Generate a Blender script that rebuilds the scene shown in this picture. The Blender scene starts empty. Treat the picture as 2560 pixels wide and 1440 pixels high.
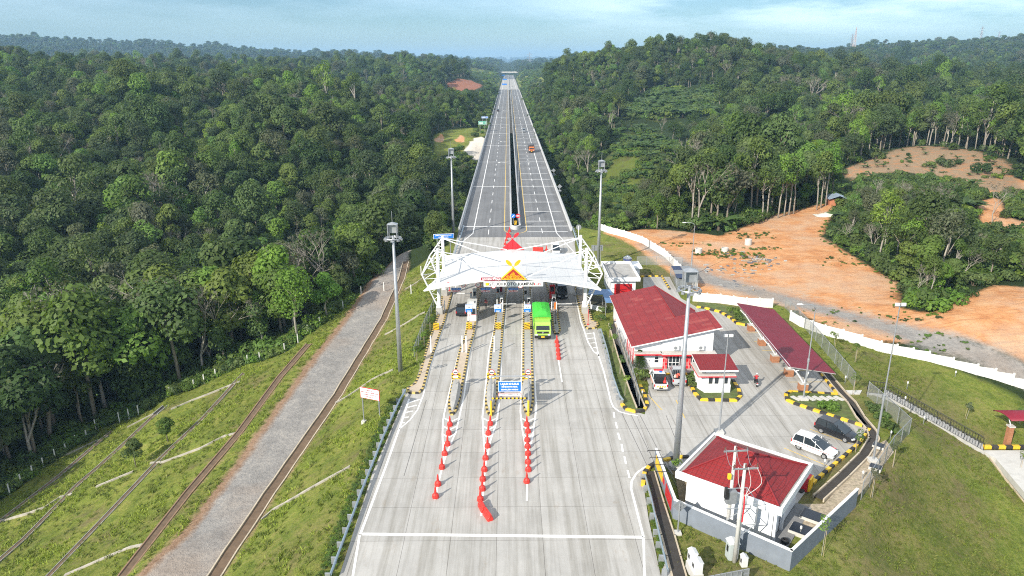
import bpy, bmesh, math, random
import numpy as np
from mathutils import Vector, Matrix, noise as mnoise
random.seed(7); rng = np.random.default_rng(7)
S = bpy.context.scene
COL = S.collection
R = math.radians
# ------------------------------------------------------------------ camera (calibrated on lamp posts and the motorway)
F = 1775.4; CX, CY = 1280.0, 720.0; H = 40.0
def ray(px, py): return Vector(((px-CX)/F, -(py-CY)/F, -1.0))
_dn = ray(1300, 6250).normalized()
_fy = ray(1270, 150).normalized()
_Z = -_dn
_Y = (_fy - _Z*_fy.dot(_Z)).normalized()
_X = _Y.cross(_Z)
RW = Matrix((_X, _Y, _Z))            # camera -> world
def wray(px, py): return RW @ ray(px, py)
def G(px, py, z=0.0):                # photo pixel -> point on the level plane z
    d = wray(px, py); t = (z-H)/d.z
    return Vector((d.x*t, d.y*t, z))
def D(px, py, dist):                 # photo pixel -> point at forward distance
    d = wray(px, py); t = dist/d.y
    return Vector((d.x*t, dist, H+d.z*t))
def PX(p):                           # world -> photo pixel
    c = RW.transposed() @ (Vector(p)-Vector((0, 0, H)))
    if c.z > -.1: return None
    return (CX - F*c.x/c.z, CY + F*c.y/c.z)
cam = bpy.data.objects.new('camera', bpy.data.cameras.new('camera')); COL.objects.link(cam)
cam.data.sensor_width = 36; cam.data.lens = F/2560*36
cam.data.clip_start = .5; cam.data.clip_end = 60000
cam.matrix_world = Matrix.Translation((0, 0, H)) @ RW.to_4x4()
S.camera = cam
# ------------------------------------------------------------------ tags
def tag(o, label=None, cat=None, group=None, kind=None):
    if label: o['label'] = label
    if cat: o['category'] = cat
    if group: o['group'] = group
    if kind: o['kind'] = kind
    return o
def empty(name, loc, rz=0, label=None, cat=None, group=None):
    o = bpy.data.objects.new(name, None); COL.objects.link(o)
    o.location = loc; o.rotation_euler.z = rz; o.empty_display_size = .3
    return tag(o, label, cat, group)
def link(o, parent=None):
    COL.objects.link(o)
    if parent: o.parent = parent
    return o
def copy_tree(o, parent=None):
    c = o.copy(); COL.objects.link(c)
    if parent: c.parent = parent
    for ch in list(o.children): copy_tree(ch, c)
    return c
# ------------------------------------------------------------------ materials
MATS = {}
def nn(nt, t, **kw):
    n = nt.nodes.new(t)
    for k, v in kw.items(): setattr(n, k, v)
    return n
def newmat(name):
    m = bpy.data.materials.new(name); m.use_nodes = True
    nt = m.node_tree; b = nt.nodes['Principled BSDF']
    return m, nt, b
def noise_val(nt, vec, scale, detail=4, rough=.6, sc3=None):
    if sc3:
        mp = nn(nt, 'ShaderNodeMapping'); mp.inputs['Scale'].default_value = sc3
        nt.links.new(vec, mp.inputs[0]); vec = mp.outputs[0]
    n = nn(nt, 'ShaderNodeTexNoise'); n.inputs['Scale'].default_value = scale
    n.inputs['Detail'].default_value = detail; n.inputs['Roughness'].default_value = rough
    nt.links.new(vec, n.inputs['Vector']); return n.outputs[0]
def ramp(nt, fac, pts):
    r = nn(nt, 'ShaderNodeValToRGB'); e = r.color_ramp.elements
    while len(e) < len(pts): e.new(.5)
    for el, (p, c) in zip(e, pts):
        el.position = p; el.color = (*c, 1) if not isinstance(c, (int, float)) else (c, c, c, 1)
    nt.links.new(fac, r.inputs[0]); return r.outputs[0]
def mix(nt, fac, a, b, mode='MIX'):
    n = nn(nt, 'ShaderNodeMix', data_type='RGBA', blend_type=mode)
    for s, v in ((n.inputs[0], fac), (n.inputs[6], a), (n.inputs[7], b)):
        if hasattr(v, 'is_linked'): nt.links.new(v, s)
        elif isinstance(v, (int, float)): s.default_value = v if s.type == 'VALUE' else (v, v, v, 1)
        else: s.default_value = (*v, 1)
    return n.outputs[2]
def mth(nt, op, a, b=0.0, clamp=False):
    n = nn(nt, 'ShaderNodeMath', operation=op); n.use_clamp = clamp
    for s, v in zip(n.inputs, (a, b)):
        if hasattr(v, 'is_linked'): nt.links.new(v, s)
        else: s.default_value = v
    return n.outputs[0]
def pos(nt): return nn(nt, 'ShaderNodeNewGeometry').outputs['Position']
def mat(name, col, rough=.6, var=.12, scale=2.0, metal=0, spec=.4, bump=0, dirt=0, dirtcol=(.2, .16, .11), sc3=None):
    if name in MATS: return MATS[name]
    m, nt, b = newmat(name)
    v = nn(nt, 'ShaderNodeTexCoord').outputs['Object']
    n1 = noise_val(nt, v, scale, 5, .65, sc3)
    lo = tuple(c*(1-var) for c in col); hi = tuple(min(1, c*(1+var)) for c in col)
    c = ramp(nt, n1, [(.3, lo), (.7, hi)])
    if dirt:
        n2 = noise_val(nt, v, scale*.35, 6, .7)
        f = ramp(nt, n2, [(.5, 0.0), (.75, dirt)])
        c = mix(nt, f, c, dirtcol)
    nt.links.new(c, b.inputs['Base Color'])
    b.inputs['Roughness'].default_value = rough; b.inputs['Metallic'].default_value = metal
    b.inputs['Specular IOR Level'].default_value = spec
    if bump:
        bp = nn(nt, 'ShaderNodeBump'); bp.inputs['Strength'].default_value = bump
        nt.links.new(n1, bp.inputs['Height']); nt.links.new(bp.outputs[0], b.inputs['Normal'])
    MATS[name] = m; return m
# ------------------------------------------------------------------ mesh builder
class MB:
    def __init__(s): s.v = []; s.f = []; s.mi = []
    def add(s, vs, fs, m=0):
        o = len(s.v); s.v += [tuple(x) for x in vs]
        s.f += [tuple(i+o for i in f) for f in fs]; s.mi += [m]*len(fs); return s
    def box(s, c, d, m=0, rz=0, top=None):
        hx, hy, hz = d[0]/2, d[1]/2, d[2]/2; tx, ty = (hx, hy) if top is None else (hx*top, hy*top)
        P = [(-hx, -hy, -hz), (hx, -hy, -hz), (hx, hy, -hz), (-hx, hy, -hz), (-tx, -ty, hz), (tx, -ty, hz), (tx, ty, hz), (-tx, ty, hz)]
        ca, sa = math.cos(rz), math.sin(rz)
        P = [(c[0]+x*ca-y*sa, c[1]+x*sa+y*ca, c[2]+z) for x, y, z in P]
        return s.add(P, [(3, 2, 1, 0), (4, 5, 6, 7), (0, 1, 5, 4), (1, 2, 6, 5), (2, 3, 7, 6), (3, 0, 4, 7)], m)
    def bbox(s, x0, x1, y0, y1, z0, z1, m=0): return s.box(((x0+x1)/2, (y0+y1)/2, (z0+z1)/2), (x1-x0, y1-y0, z1-z0), m)
    def prism(s, poly, z0, z1, m=0, cap=True):   # poly CCW list of (x,y)
        n = len(poly); a = sum(poly[i][0]*poly[(i+1) % n][1]-poly[(i+1) % n][0]*poly[i][1] for i in range(n))
        if a < 0: poly = poly[::-1]
        vs = [(p[0], p[1], z0) for p in poly]+[(p[0], p[1], z1) for p in poly]
        fs = [(i, (i+1) % n, n+(i+1) % n, n+i) for i in range(n)]
        if cap: fs += [tuple(range(n, 2*n)), tuple(range(n-1, -1, -1))]
        return s.add(vs, fs, m)
    def tube(s, pts, r, n=8, m=0, caps=True):
        pts = [Vector(p) for p in pts]; k = len(pts)
        rs = r if isinstance(r, (list, tuple)) else [r]*k
        vs = []; up = None
        for i, p in enumerate(pts):
            t = (pts[min(i+1, k-1)]-pts[max(i-1, 0)]).normalized()
            if up is None: up = t.orthogonal().normalized()
            up = (up-t*up.dot(t))
            up = up.normalized() if up.length > 1e-6 else t.orthogonal().normalized()
            w = t.cross(up)
            for j in range(n):
                a = 2*math.pi*j/n; vs.append(p+(up*math.cos(a)+w*math.sin(a))*rs[i])
        fs = [(i*n+j, i*n+(j+1) % n, (i+1)*n+(j+1) % n, (i+1)*n+j) for i in range(k-1) for j in range(n)]
        if caps: fs += [tuple(range(n-1, -1, -1)), tuple((k-1)*n+j for j in range(n))]
        return s.add(vs, fs, m)
    def lathe(s, prof, n=16, c=(0, 0, 0), m=0):   # prof [(r,z)]
        vs = [(c[0]+r*math.cos(2*math.pi*j/n), c[1]+r*math.sin(2*math.pi*j/n), c[2]+z) for r, z in prof for j in range(n)]
        k = len(prof)
        fs = [(i*n+j, i*n+(j+1) % n, (i+1)*n+(j+1) % n, (i+1)*n+j) for i in range(k-1) for j in range(n)]
        fs += [tuple(range(n-1, -1, -1)), tuple((k-1)*n+j for j in range(n))]
        return s.add(vs, fs, m)
    def loft(s, secs, m=0, caps=True, closed=True):
        n = len(secs[0]); vs = [p for q in secs for p in q]
        J = range(n if closed else n-1)
        fs = [(i*n+j, i*n+(j+1) % n, (i+1)*n+(j+1) % n, (i+1)*n+j) for i in range(len(secs)-1) for j in J]
        if caps: fs += [tuple(range(n-1, -1, -1)), tuple((len(secs)-1)*n+j for j in range(n))]
        return s.add(vs, fs, m)
    def quad(s, a, b, c, d, m=0): return s.add([a, b, c, d], [(0, 1, 2, 3)], m)
    def plate(s, c, w, h, t=.04, rz=0, m=0, tilt=0):   # upright board facing -y before rz
        return s.box(c, (w, t, h), m, rz)
    def mesh(s, name, mats, smooth=False, bevel=0):
        me = bpy.data.meshes.new(name); me.from_pydata(s.v, [], s.f)
        for mm in (mats if isinstance(mats, (list, tuple)) else [mats]): me.materials.append(mm)
        me.polygons.foreach_set('material_index', s.mi)
        if smooth: me.polygons.foreach_set('use_smooth', [True]*len(s.f))
        me.update()
        bm = bmesh.new(); bm.from_mesh(me); bmesh.ops.recalc_face_normals(bm, faces=bm.faces)
        if bevel: bmesh.ops.bevel(bm, geom=[e for e in bm.edges if len(e.link_faces) == 2 and e.calc_face_angle(0) > .6], offset=bevel, segments=2, affect='EDGES', profile=.6)
        bm.to_mesh(me); bm.free()
        return me
    def build(s, name, mats, parent=None, smooth=False, bevel=0, loc=None, rz=0):
        o = bpy.data.objects.new(name, s.mesh(name, mats, smooth, bevel))
        if loc is not None: o.location = loc
        if rz: o.rotation_euler.z = rz
        return link(o, parent)
def smooth_by_angle(o, a=40):
    me = o.data; me.polygons.foreach_set('use_smooth', [True]*len(me.polygons))
    bm = bmesh.new(); bm.from_mesh(me)
    for e in bm.edges: e.smooth = not (len(e.link_faces) == 2 and e.calc_face_angle(0) > R(a))
    bm.to_mesh(me); bm.free(); return o
def npmesh(name, V, Fq, mats, attrs=None, mi=None, smooth=False):
    V = np.asarray(V, dtype=np.float32); Fq = np.asarray(Fq, dtype=np.int32)
    me = bpy.data.meshes.new(name); me.vertices.add(len(V)); me.vertices.foreach_set('co', V.ravel())
    n, k = Fq.shape
    me.loops.add(n*k); me.loops.foreach_set('vertex_index', Fq.ravel())
    me.polygons.add(n); me.polygons.foreach_set('loop_start', np.arange(0, n*k, k, dtype=np.int32))
    try: me.polygons.foreach_set('loop_total', np.full(n, k, dtype=np.int32))
    except Exception: pass
    for mm in mats: me.materials.append(mm)
    if mi is not None: me.polygons.foreach_set('material_index', np.asarray(mi, dtype=np.int32))
    if smooth: me.polygons.foreach_set('use_smooth', np.ones(n, dtype=bool))
    for nm, arr in (attrs or {}).items():
        a = me.attributes.new(nm, 'FLOAT', 'POINT'); a.data.foreach_set('value', np.asarray(arr, dtype=np.float32))
    me.update(calc_edges=True); me.validate()
    return me
def text_mesh(txt, size, m, parent, loc, rz=0, align='CENTER', name='lettering', depth=.012, tilt=90, sx=1.0, font_bold=0.0):
    cu = bpy.data.curves.new('t', 'FONT'); cu.body = txt; cu.size = size; cu.align_x = align; cu.align_y = 'CENTER'
    cu.extrude = depth; cu.offset = font_bold; cu.resolution_u = 3; cu.space_line = .95
    t = bpy.data.objects.new('t', cu); COL.objects.link(t)
    dg = bpy.context.evaluated_depsgraph_get()
    me = bpy.data.meshes.new_from_object(t.evaluated_get(dg))
    bpy.data.objects.remove(t); bpy.data.curves.remove(cu)
    me.name = name
    me.transform(Matrix.Rotation(rz, 4, 'Z') @ Matrix.Rotation(R(tilt), 4, 'X') @ Matrix.Diagonal((sx, 1, 1, 1)))
    me.materials.clear(); me.materials.append(m)
    o = bpy.data.objects.new(name, me); o.location = loc
    return link(o, parent)
def in_poly(P, poly):
    P = np.asarray(P); x, y = P[:, 0], P[:, 1]; inside = np.zeros(len(P), bool); n = len(poly)
    for i in range(n):
        x1, y1 = poly[i][:2]; x2, y2 = poly[(i+1) % n][:2]
        if y1 == y2: continue
        c = ((y1 > y) != (y2 > y)) & (x < (x2-x1)*(y-y1)/(y2-y1)+x1); inside ^= c
    return inside
def d_line(P, line, closed=False):
    P = np.asarray(P); x, y = P[:, 0], P[:, 1]; best = np.full(len(P), 1e9)
    L = list(line)+([line[0]] if closed else [])
    for a, b in zip(L[:-1], L[1:]):
        dx, dy = b[0]-a[0], b[1]-a[1]; l2 = dx*dx+dy*dy+1e-9
        t = np.clip(((x-a[0])*dx+(y-a[1])*dy)/l2, 0, 1)
        best = np.minimum(best, np.hypot(x-a[0]-t*dx, y-a[1]-t*dy))
    return best
def sdf(P, poly):
    d = d_line(P, poly, True); return np.where(in_poly(P, poly), d, -d)
def GP(pts, z=0.0): return [(lambda q: (q.x, q.y))(G(p[0], p[1], p[2] if len(p) > 2 else z)) for p in pts]
def resample(line, step):
    pts = [Vector(p) for p in line]; out = [pts[0]]; 
    for a, b in zip(pts[:-1], pts[1:]):
        n = max(1, int(round((b-a).length/step)))
        out += [a.lerp(b, i/n) for i in range(1, n+1)]
    return out
def spline(pts, n=6):      # Catmull-Rom through points
    P = [Vector(p) for p in pts]; out = []
    for i in range(len(P)-1):
        p0, p1, p2, p3 = P[max(i-1, 0)], P[i], P[i+1], P[min(i+2, len(P)-1)]
        for k in range(n):
            t = k/n; out.append(.5*((2*p1)+(p2-p0)*t+(2*p0-5*p1+4*p2-p3)*t*t+(3*p1-p0-3*p2+p3)*t**3))
    return out+[P[-1]]
# ------------------------------------------------------------------ terrain
PLAT = [(-16, -60), (14, -60), (14, 47.5), (22.6, 47.3), (33.5, 57), (45, 70.5), (45.2, 82), (47.5, 113), (43, 120), (35.5, 125), (30, 160), (22, 172), (15.6, 176), (-12.4, 176), (-13.0, 140), (-14, 100), (-15.6, 50)]
C = []
def cp(px, py, z, dist=None):
    if dist is None: q = G(px, py, z); C.append((q.x, q.y, z))
def ct(px, py, dist, tree=0):
    q = D(px, py, dist); C.append((q.x, q.y, q.z-tree))
pp = [Vector((x, y, 0)) for x, y in PLAT]
for q in resample(pp+[pp[0]], 6.0): C.append((q.x, q.y, -.08))
for x in (-8, 2, 10): 
    for y in (0, 50, 100, 150): C.append((x, y, -.08))
for x in (24, 34):
    for y in (70, 90, 110, 125): C.append((x, y, -.08))
DR0 = [(540, 1440, -6), (700, 1200, -6), (845, 990, -5.6), (960, 800, -5), (1004, 700, -4.6), (1015, 655, -4.4)]
SRL = [(365, 1440, -6.4), (480, 1330, -6.4), (590, 1185, -6.3), (660, 1085, -6.2), (735, 980, -5.8), (800, 890, -5.5), (870, 800, -5.2), (935, 700, -4.8), (985, 645, -4.6), (1060, 618, -4.5)]
L1 = [(310, 1440, -7.6), (470, 1235, -7.5), (600, 1082, -7.2), (700, 945, -6.6), (772, 862, -6.0)]
L2 = [(125, 1440, -12.6), (275, 1283, -12.3), (400, 1150, -12), (510, 1045, -11.2), (610, 935, -10)]
L3 = [(0, 1402, -16.2), (60, 1350, -16.2), (190, 1218, -16), (290, 1130, -15.6), (388, 1038, -14.8)]
L4 = [(0, 1306, -19.3), (150, 1190, -19), (280, 1080, -18.4)]
FEN = [(25, 1236, -21.5), (54, 1212, -21.3), (83, 1190, -21), (110, 1170, -20.8), (139, 1148, -20.5), (166, 1130, -20.2), (191, 1112, -19.9), (218, 1100, -19.6), (240, 1073, -19.3), (299, 1055, -18.5), (323, 1046, -18), (347, 1037, -17.6), (426, 991, -16), (486, 973, -14.5), (511, 960, -14), (540, 946, -13.4), (620, 911, -11.2), (650, 905, -10.4), (712, 882, -9.2), (745, 858, -8.6), (770, 836, -8), (800, 815, -7.4), (858, 774, -6.4), (903, 737, -5.8)]
for L in (DR0, SRL, L1, L2, L3, L4, FEN):
    pr = [G(*p) for p in L]
    for q in resample(pr, 7.0): C.append((q.x, q.y, q.z))
    a, b = pr[1], pr[0]; dd = (b-a).normalized()
    for k in (12, 30, 60): C.append((b.x+dd.x*k, b.y+dd.y*k, b.z+dd.z*k))
# just outside the service road drain: foot of the embankment
C += [(-60, -50, -9), (-110, 0, -22), (-160, -20, -24), (60, -50, -9), (110, 0, -12)]
# forest floor, left
for p in [(60, 950, 110, 13), (60, 800, 135, 13), (60, 600, 190, 13), (60, 450, 240, 13), (60, 300, 320, 13), (60, 210, 450, 15), (60, 112, 600, 18), (250, 152, 620, 20),
          (330, 800, 133, 12), (330, 600, 187, 13), (330, 450, 238, 13), (330, 300, 325, 13), (330, 230, 450, 15), (400, 174, 660, 22),
          (600, 780, 150, 11), (600, 600, 185, 13), (600, 450, 235, 13), (600, 300, 330, 13), (600, 200, 480, 13), (650, 184, 700, 22),
          (760, 202, 650, 22), (900, 204, 690, 20), (900, 700, 165, 9), (850, 600, 190, 11), (850, 450, 240, 12), (880, 300, 350, 12),
          (1000, 560, 200, 11), (1000, 450, 240, 12), (1000, 330, 330, 12), (1040, 240, 500, 12), (1130, 500, 215, 11), (1120, 440, 265, 10),
          (1060, 165, 900, 12), (1160, 165, 950, 12), (1100, 240, 560, 10), (1200, 240, 640, 9), (-250, 96, 560, 14), (-250, 300, 310, 13), (-250, 600, 180, 13), (-250, 900, 120, 13)]: ct(*p)
# left abutment slope of pale spoil and its grassy shoulder
for p in [(1150, 396, -7.5), (1205, 404, -7.5), (1217, 335, -1.2), (1180, 335, -1.0), (1130, 345, -1.5), (1092, 350, -3.0), (1090, 392, -6.0), (1130, 385, -4.2)]: cp(*p)
for y in (190, 200, 230, 270, 310, 340): C += [(-12, y, -12), (2, y, -13), (15, y, -12)]
for y in (420, 500, 600, 800, 1000): C += [(-14, y, -2), (17, y, -2.5)]
for y in (1150, 1300, 1500, 1800): C += [(-18, y, -.8), (21, y, -.8), (-70, y, 20), (66, y, 21), (-150, y, 26), (150, y, 30)]
C += [(0, 2300, 2), (-100, 2400, 0), (100, 2400, 0)]
# right valley and hill
for p in [(1450, 480, -12), (1480, 560, -10), (1480, 520, -11), (1500, 440, -6), (1550, 400, -2.5), (1500, 345, 0), (1650, 400, -1), (1440, 400, -7), (1420, 330, -3), (1395, 290, -2),
          (1560, 540, -4), (1700, 555, -.6), (1620, 575, -.8)]: cp(*p)
for p in [(1700, 250, 480, 3), (1600, 300, 420, 5), (1700, 108, 650, 12), (1800, 104, 660, 12), (1850, 108, 670, 12), (1500, 136, 650, 12), (1380, 168, 720, 12), (1420, 230, 560, 10), (1560, 200, 540, 12), (1850, 200, 520, 12), (1850, 320, 350, 12),
          (1950, 140, 720, 18), (2150, 170, 620, 18), (2300, 200, 540, 12), (2560, 215, 520, 12), (2150, 260, 450, 12), (2400, 280, 400, 12), (2050, 330, 330, 12), (2750, 215, 520, 12),
          (1700, 400, 300, 7), (1800, 430, 260, 8), (1900, 420, 225, 12)]: ct(*p)
for p in [(1700, 590, -.2), (1920, 548, 1.0), (2080, 512, 2.2), (2000, 580, .6), (1900, 700, 0), (2100, 625, 1.0), (2250, 700, 1.0), (2340, 752, 1.0), (2240, 820, 0), (2400, 800, 1.6), (2560, 760, 3.0), (2560, 860, .4), (2440, 900, -.8), (2300, 860, -.4), (2150, 850, -.1),
          (2120, 415, 4.0), (2200, 372, 5.6), (2300, 360, 6.2), (2440, 372, 6.2), (2510, 392, 5.5), (2400, 440, 2.6), (2540, 470, 2.4), (2300, 420, 3.6), (2150, 480, 2.2), (2450, 560, 1.6), (2540, 640, 2.0), (2300, 600, 1.0), (2800, 500, 3), (2800, 800, 2)]: cp(*p)
# right lawn falling away
for p in [(2560, 968, -2.4), (2400, 930, -1.4), (2200, 880, -.4), (2300, 1010, -1.6), (2450, 1130, -4.2), (2560, 1110, -4.4), (2540, 1150, -4.8), (2330, 1090, -1.8), (2500, 1300, -5.6), (2300, 1250, -2.8), (2200, 1330, -1.8), (2560, 1440, -7.0), (2300, 1440, -3.5), (2080, 1420, -1.0), (1850, 1440, -.25), (1960, 1445, -.5), (2700, 1000, -4), (2800, 1300, -8)]: cp(*p)
# distant country
for px, py, d in [(-400, 84, 2300), (0, 90, 2300), (50, 88, 2300), (130, 92, 2400), (260, 100, 2400), (350, 98, 2500), (400, 108, 2500), (470, 116, 2500), (590, 112, 2500), (660, 122, 2500), (780, 136, 2900), (850, 128, 2900), (940, 138, 3000), (1060, 148, 3300)]:
    ct(px, py, d, 12); q = D(px, py, d); C.append((q.x*1.25, q.y*1.25, 25)); C.append((q.x*.6, q.y*.6, 12))
for px, py, d in [(2140, 122, 1700), (2200, 116, 1700), (2350, 108, 1900), (2440, 104, 1900), (2500, 98, 1500), (2560, 98, 1500), (2700, 100, 1500), (2060, 134, 1600)]:
    ct(px, py, d, 12); q = D(px, py, d); C.append((q.x*1.4, q.y*1.4, 40))
for px, py, d in [(2300, 170, 900), (2450, 185, 820), (2560, 175, 900), (2150, 175, 1000), (2700, 180, 850), (1950, 150, 1100), (1750, 150, 1100)]: ct(px, py, d, 13)
for x in (-9000, -5000, -2500, -800, 800, 2500, 5000, 9000):
    C += [(x, 4500, 0), (x, 7500, 8), (x, 10500, 46), (x, 12500, 46)]
C += [(-4000, 800, 40), (-3000, -300, 10), (3000, -300, 10), (4000, 800, 60), (-1000, 100, 0), (1000, 100, 20), (-600, 500, 30), (900, 500, 30)]
CA = np.array(C); 
_, ui = np.unique(np.round(CA[:, :2], 1), axis=0, return_index=True); CA = CA[ui]
def _k(A, B):
    d2 = (A[:, None, 0]-B[None, :, 0])**2+(A[:, None, 1]-B[None, :, 1])**2
    return np.sqrt(d2+4.0)
NC_ = len(CA); M_ = np.zeros((NC_+3, NC_+3)); M_[:NC_, :NC_] = -_k(CA, CA); M_[:NC_, NC_] = 1; M_[:NC_, NC_+1:] = CA[:, :2]/100; M_[NC_:, :NC_] = M_[:NC_, NC_:].T
M_[:NC_, :NC_] -= np.eye(NC_)*.02
W_ = np.linalg.solve(M_, np.concatenate([CA[:, 2], np.zeros(3)]))
def sstep(a, b, x):
    t = np.clip((x-a)/(b-a), 0, 1); return t*t*(3-2*t)
def vnoise(P, sc, seed=0):
    return np.array([mnoise.noise(Vector((x/sc, y/sc, seed*7.3))) for x, y in P])
PYARD = GP([(1500, 580), (1590, 560), (1700, 575), (1800, 592), (1900, 560), (1935, 545), (2060, 525), (2085, 540), (2050, 600), (2110, 640), (2240, 720), (2250, 780), (2330, 800), (2480, 745), (2700, 770), (2700, 900), (2560, 890), (2400, 850), (2150, 850), (1950, 760), (1740, 730), (1620, 640), (1560, 600)])
# zone masks (world-space polygons)
FOREST_L = [(q.x, q.y) for q in [G(*p) for p in FEN]]
PROAD = GP(DR0[:-1]+[(1022, 640, -4.3), (1062, 612, -4.4)])+GP(SRL[::-1])
_a, _b = Vector(PROAD[0]), Vector(PROAD[1]); _e = (_a-_b).normalized()*60
PROAD = [tuple(_a+_e)]+PROAD+[tuple(Vector(PROAD[-1])+_e)]
PGRAV = GP([(1500, 640), (1560, 600), (1620, 630), (1700, 690), (1740, 720), (1900, 745), (2100, 800), (2330, 870), (2600, 935), (2600, 880), (2400, 840), (2200, 775), (2050, 722), (1930, 690), (1800, 655), (1700, 620), (1630, 585), (1500, 582)])
PCLEAR = [(lambda q: (q.x, q.y))(G(*p)) for p in [(2105, 425, 3.8), (2190, 385, 5.4), (2300, 364, 6.2), (2440, 376, 6.2), (2520, 400, 5.4), (2545, 450, 3), (2600, 520, 2.2), (2480, 480, 2), (2380, 455, 2.4), (2260, 430, 3.2), (2140, 440, 3.4)]]
PSPOIL = GP([(1146, 392, -7.3), (1180, 403, -7.5), (1204, 405, -7.5), (1213, 345, -1.6), (1197, 342, -1.4), (1182, 352, -2.4)])
PSHOUL = GP([(1088, 395, -6), (1146, 398, -7.5), (1214, 338, -1.2), (1216, 322, -1), (1180, 320, -1), (1120, 330, -1.5), (1085, 345, -3)])
PORA = GP([(1082, 352, -2.6), (1100, 337, -2.0), (1112, 345, -2.4), (1108, 358, -3.6), (1086, 358, -3.6)])
PORB = GP([(1136, 355, -2.6), (1150, 338, -1.6), (1168, 350, -2.4), (1150, 362, -4)])
PGREEN = GP([(1350, 640), (1560, 600), (1700, 740), (1740, 790), (1880, 800), (1960, 782), (2060, 824), (2200, 862), (2330, 890), (2480, 925), (2700, 985), (2900, 1800), (1500, 1800), (1600, 1300)])
PFLDL = FOREST_L+[(-13, 160), (-13, 0), (-60, -60), (-110, -30)]
PSHRUB = GP([(1470, 470, -9), (1500, 380, -2), (1530, 345, 0), (1620, 330, 2), (1720, 350, 2), (1680, 420, -1), (1600, 470, -3), (1560, 530, -5), (1490, 540, -9)])+[]
PRIGHTB = GP([(2085, 530, 2), (2040, 500, 2), (2110, 640, 1), (2240, 725, 1), (2250, 790, .5), (2330, 805, .5), (2470, 745, 2), (2700, 760, 2), (2700, 480, 2), (2420, 462, 2.2), (2250, 440, 3), (2130, 450, 3)])
KEEPFLAT = [PRIGHTB, PLAT, PYARD, PFLDL, PGRAV, PCLEAR, PSPOIL, PSHOUL, PROAD]
def Hgt(P):
    P = np.asarray(P, dtype=float); out = np.zeros(len(P))
    for i in range(0, len(P), 20000):
        q = P[i:i+20000]
        out[i:i+20000] = -_k(q, CA) @ W_[:NC_] + W_[NC_] + q/100 @ W_[NC_+1:]
    s = sdf(P, PLAT); w = sstep(-2.2, 0, s); out = out*(1-w)+(-.08)*w
    w2 = sstep(0, 25, -s)
    y = P[:, 1]; x = P[:, 0]
    r = np.hypot(x, y)
    # motorway corridor
    cw = 1-sstep(15.5, 30, np.abs(x-1.7)); cy = sstep(372, 400, y)*(1-sstep(2050, 2200, y))
    out = out*(1-cw*cy)+(-1.2)*cw*cy
    far = (r > 60) & (r < 1500) & (np.abs(x-1.7) > 22) & (y > 40)
    if far.any():
        q = P[far]; dd = np.full(len(q), 1e9)
        for pl_ in KEEPFLAT: dd = np.minimum(dd, -sdf(q, pl_))
        wv = sstep(6, 45, dd)*(1-sstep(1000, 1400, r[far]))*(1-.62*sstep(380, 600, r[far]))*sstep(22, 60, np.abs(q[:, 0]-1.7))
        k_ = wv > 0; add = np.zeros(len(q))
        if k_.any(): add[k_] = (vnoise(q[k_], 80, 31)*13+vnoise(q[k_], 33, 32)*4.5)*wv[k_]
        out[far] += add
    cv = (1-sstep(16, 22, np.abs(x-1.7)))*sstep(176, 190, y)*(1-sstep(380, 400, y))
    out = np.where(cv > 0, np.minimum(out, out*(1-cv)+(-7)*cv), out)
    return out
def hz(x, y): return float(Hgt([(x, y)])[0])
def GT(px, py, it=14):          # photo pixel -> point on the terrain
    z = 0.0
    d = wray(px, py); lo = None
    t = 20.0
    while t < 14000:
        p = Vector((0, 0, H))+d*t
        if p.z < hz(p.x, p.y): break
        t *= 1.04
    a, b = t/1.04, t
    for _ in range(it):
        m = (a+b)/2; p = Vector((0, 0, H))+d*m
        if p.z < hz(p.x, p.y): b = m
        else: a = m
    p = Vector((0, 0, H))+d*b
    return p
GTP = lambda L: [(lambda q: (q.x, q.y))(GT(*p)) for p in L]
PRED = GTP([(1117, 208), (1140, 199), (1175, 199), (1206, 212), (1198, 222), (1160, 229), (1125, 226)])
PHILL2 = GTP([(1530, 285), (1640, 228), (1790, 224), (1840, 250), (1760, 290), (1640, 305)])
PTERR = [GP(q, 2.0) for q in ([(2425, 462), (2520, 448), (2600, 470), (2600, 500), (2500, 492), (2435, 486)], [(2440, 505), (2500, 498), (2520, 545), (2600, 560), (2600, 600), (2500, 580), (2450, 560)], [(2370, 462), (2420, 470), (2415, 482), (2365, 474)], [(2110, 462), (2160, 466), (2150, 478), (2105, 474)])]
# polar tessellation, fine near the camera, 14 km to the horizon
NR, NA = 330, 420
rr = np.concatenate([np.linspace(4, 34, 14, endpoint=False), np.geomspace(34, 14000, NR-14)])
aa = np.linspace(R(-100), R(100), NA)
dens = np.interp(np.linspace(0, 1, NA), [0, .22, .78, 1], [R(-120), R(-46), R(46), R(120)])
RR, AA = np.meshgrid(rr, dens, indexing='ij')
TX = (RR*np.sin(AA)).ravel(); TY = (RR*np.cos(AA)).ravel(); TP = np.stack([TX, TY], 1)
TZ = Hgt(TP)
rd = np.hypot(TX, TY); sp = sdf(TP, PLAT)
near = (rd < 1500) & (sp < -.5)
amp = np.clip(-sp/12, 0, 1)*.35
nz = np.zeros(len(TP)); nz[near] = vnoise(TP[near], 2.6, 1)*.35+vnoise(TP[near], 9, 2)*.8
yardm = sdf(TP, PYARD)
amp = np.where(yardm > -3, .16, amp); amp = np.where(sdf(TP, PFLDL) > 0, .10, amp); TZ += nz*amp
farm = rd >= 1200
nf = vnoise(TP[farm], 55, 3)*9+vnoise(TP[farm], 160, 4)*12+vnoise(TP[farm], 420, 5)*16
wf = sstep(1200, 1800, rd[farm])*(1-.45*sstep(5000, 8000, rd[farm]))
cwf = 1-sstep(25, 90, np.abs(TP[farm][:, 0]-1.7))*1.0
wf = wf*np.where(TP[farm][:, 1] < 2200, 1-cwf, 1)
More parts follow.
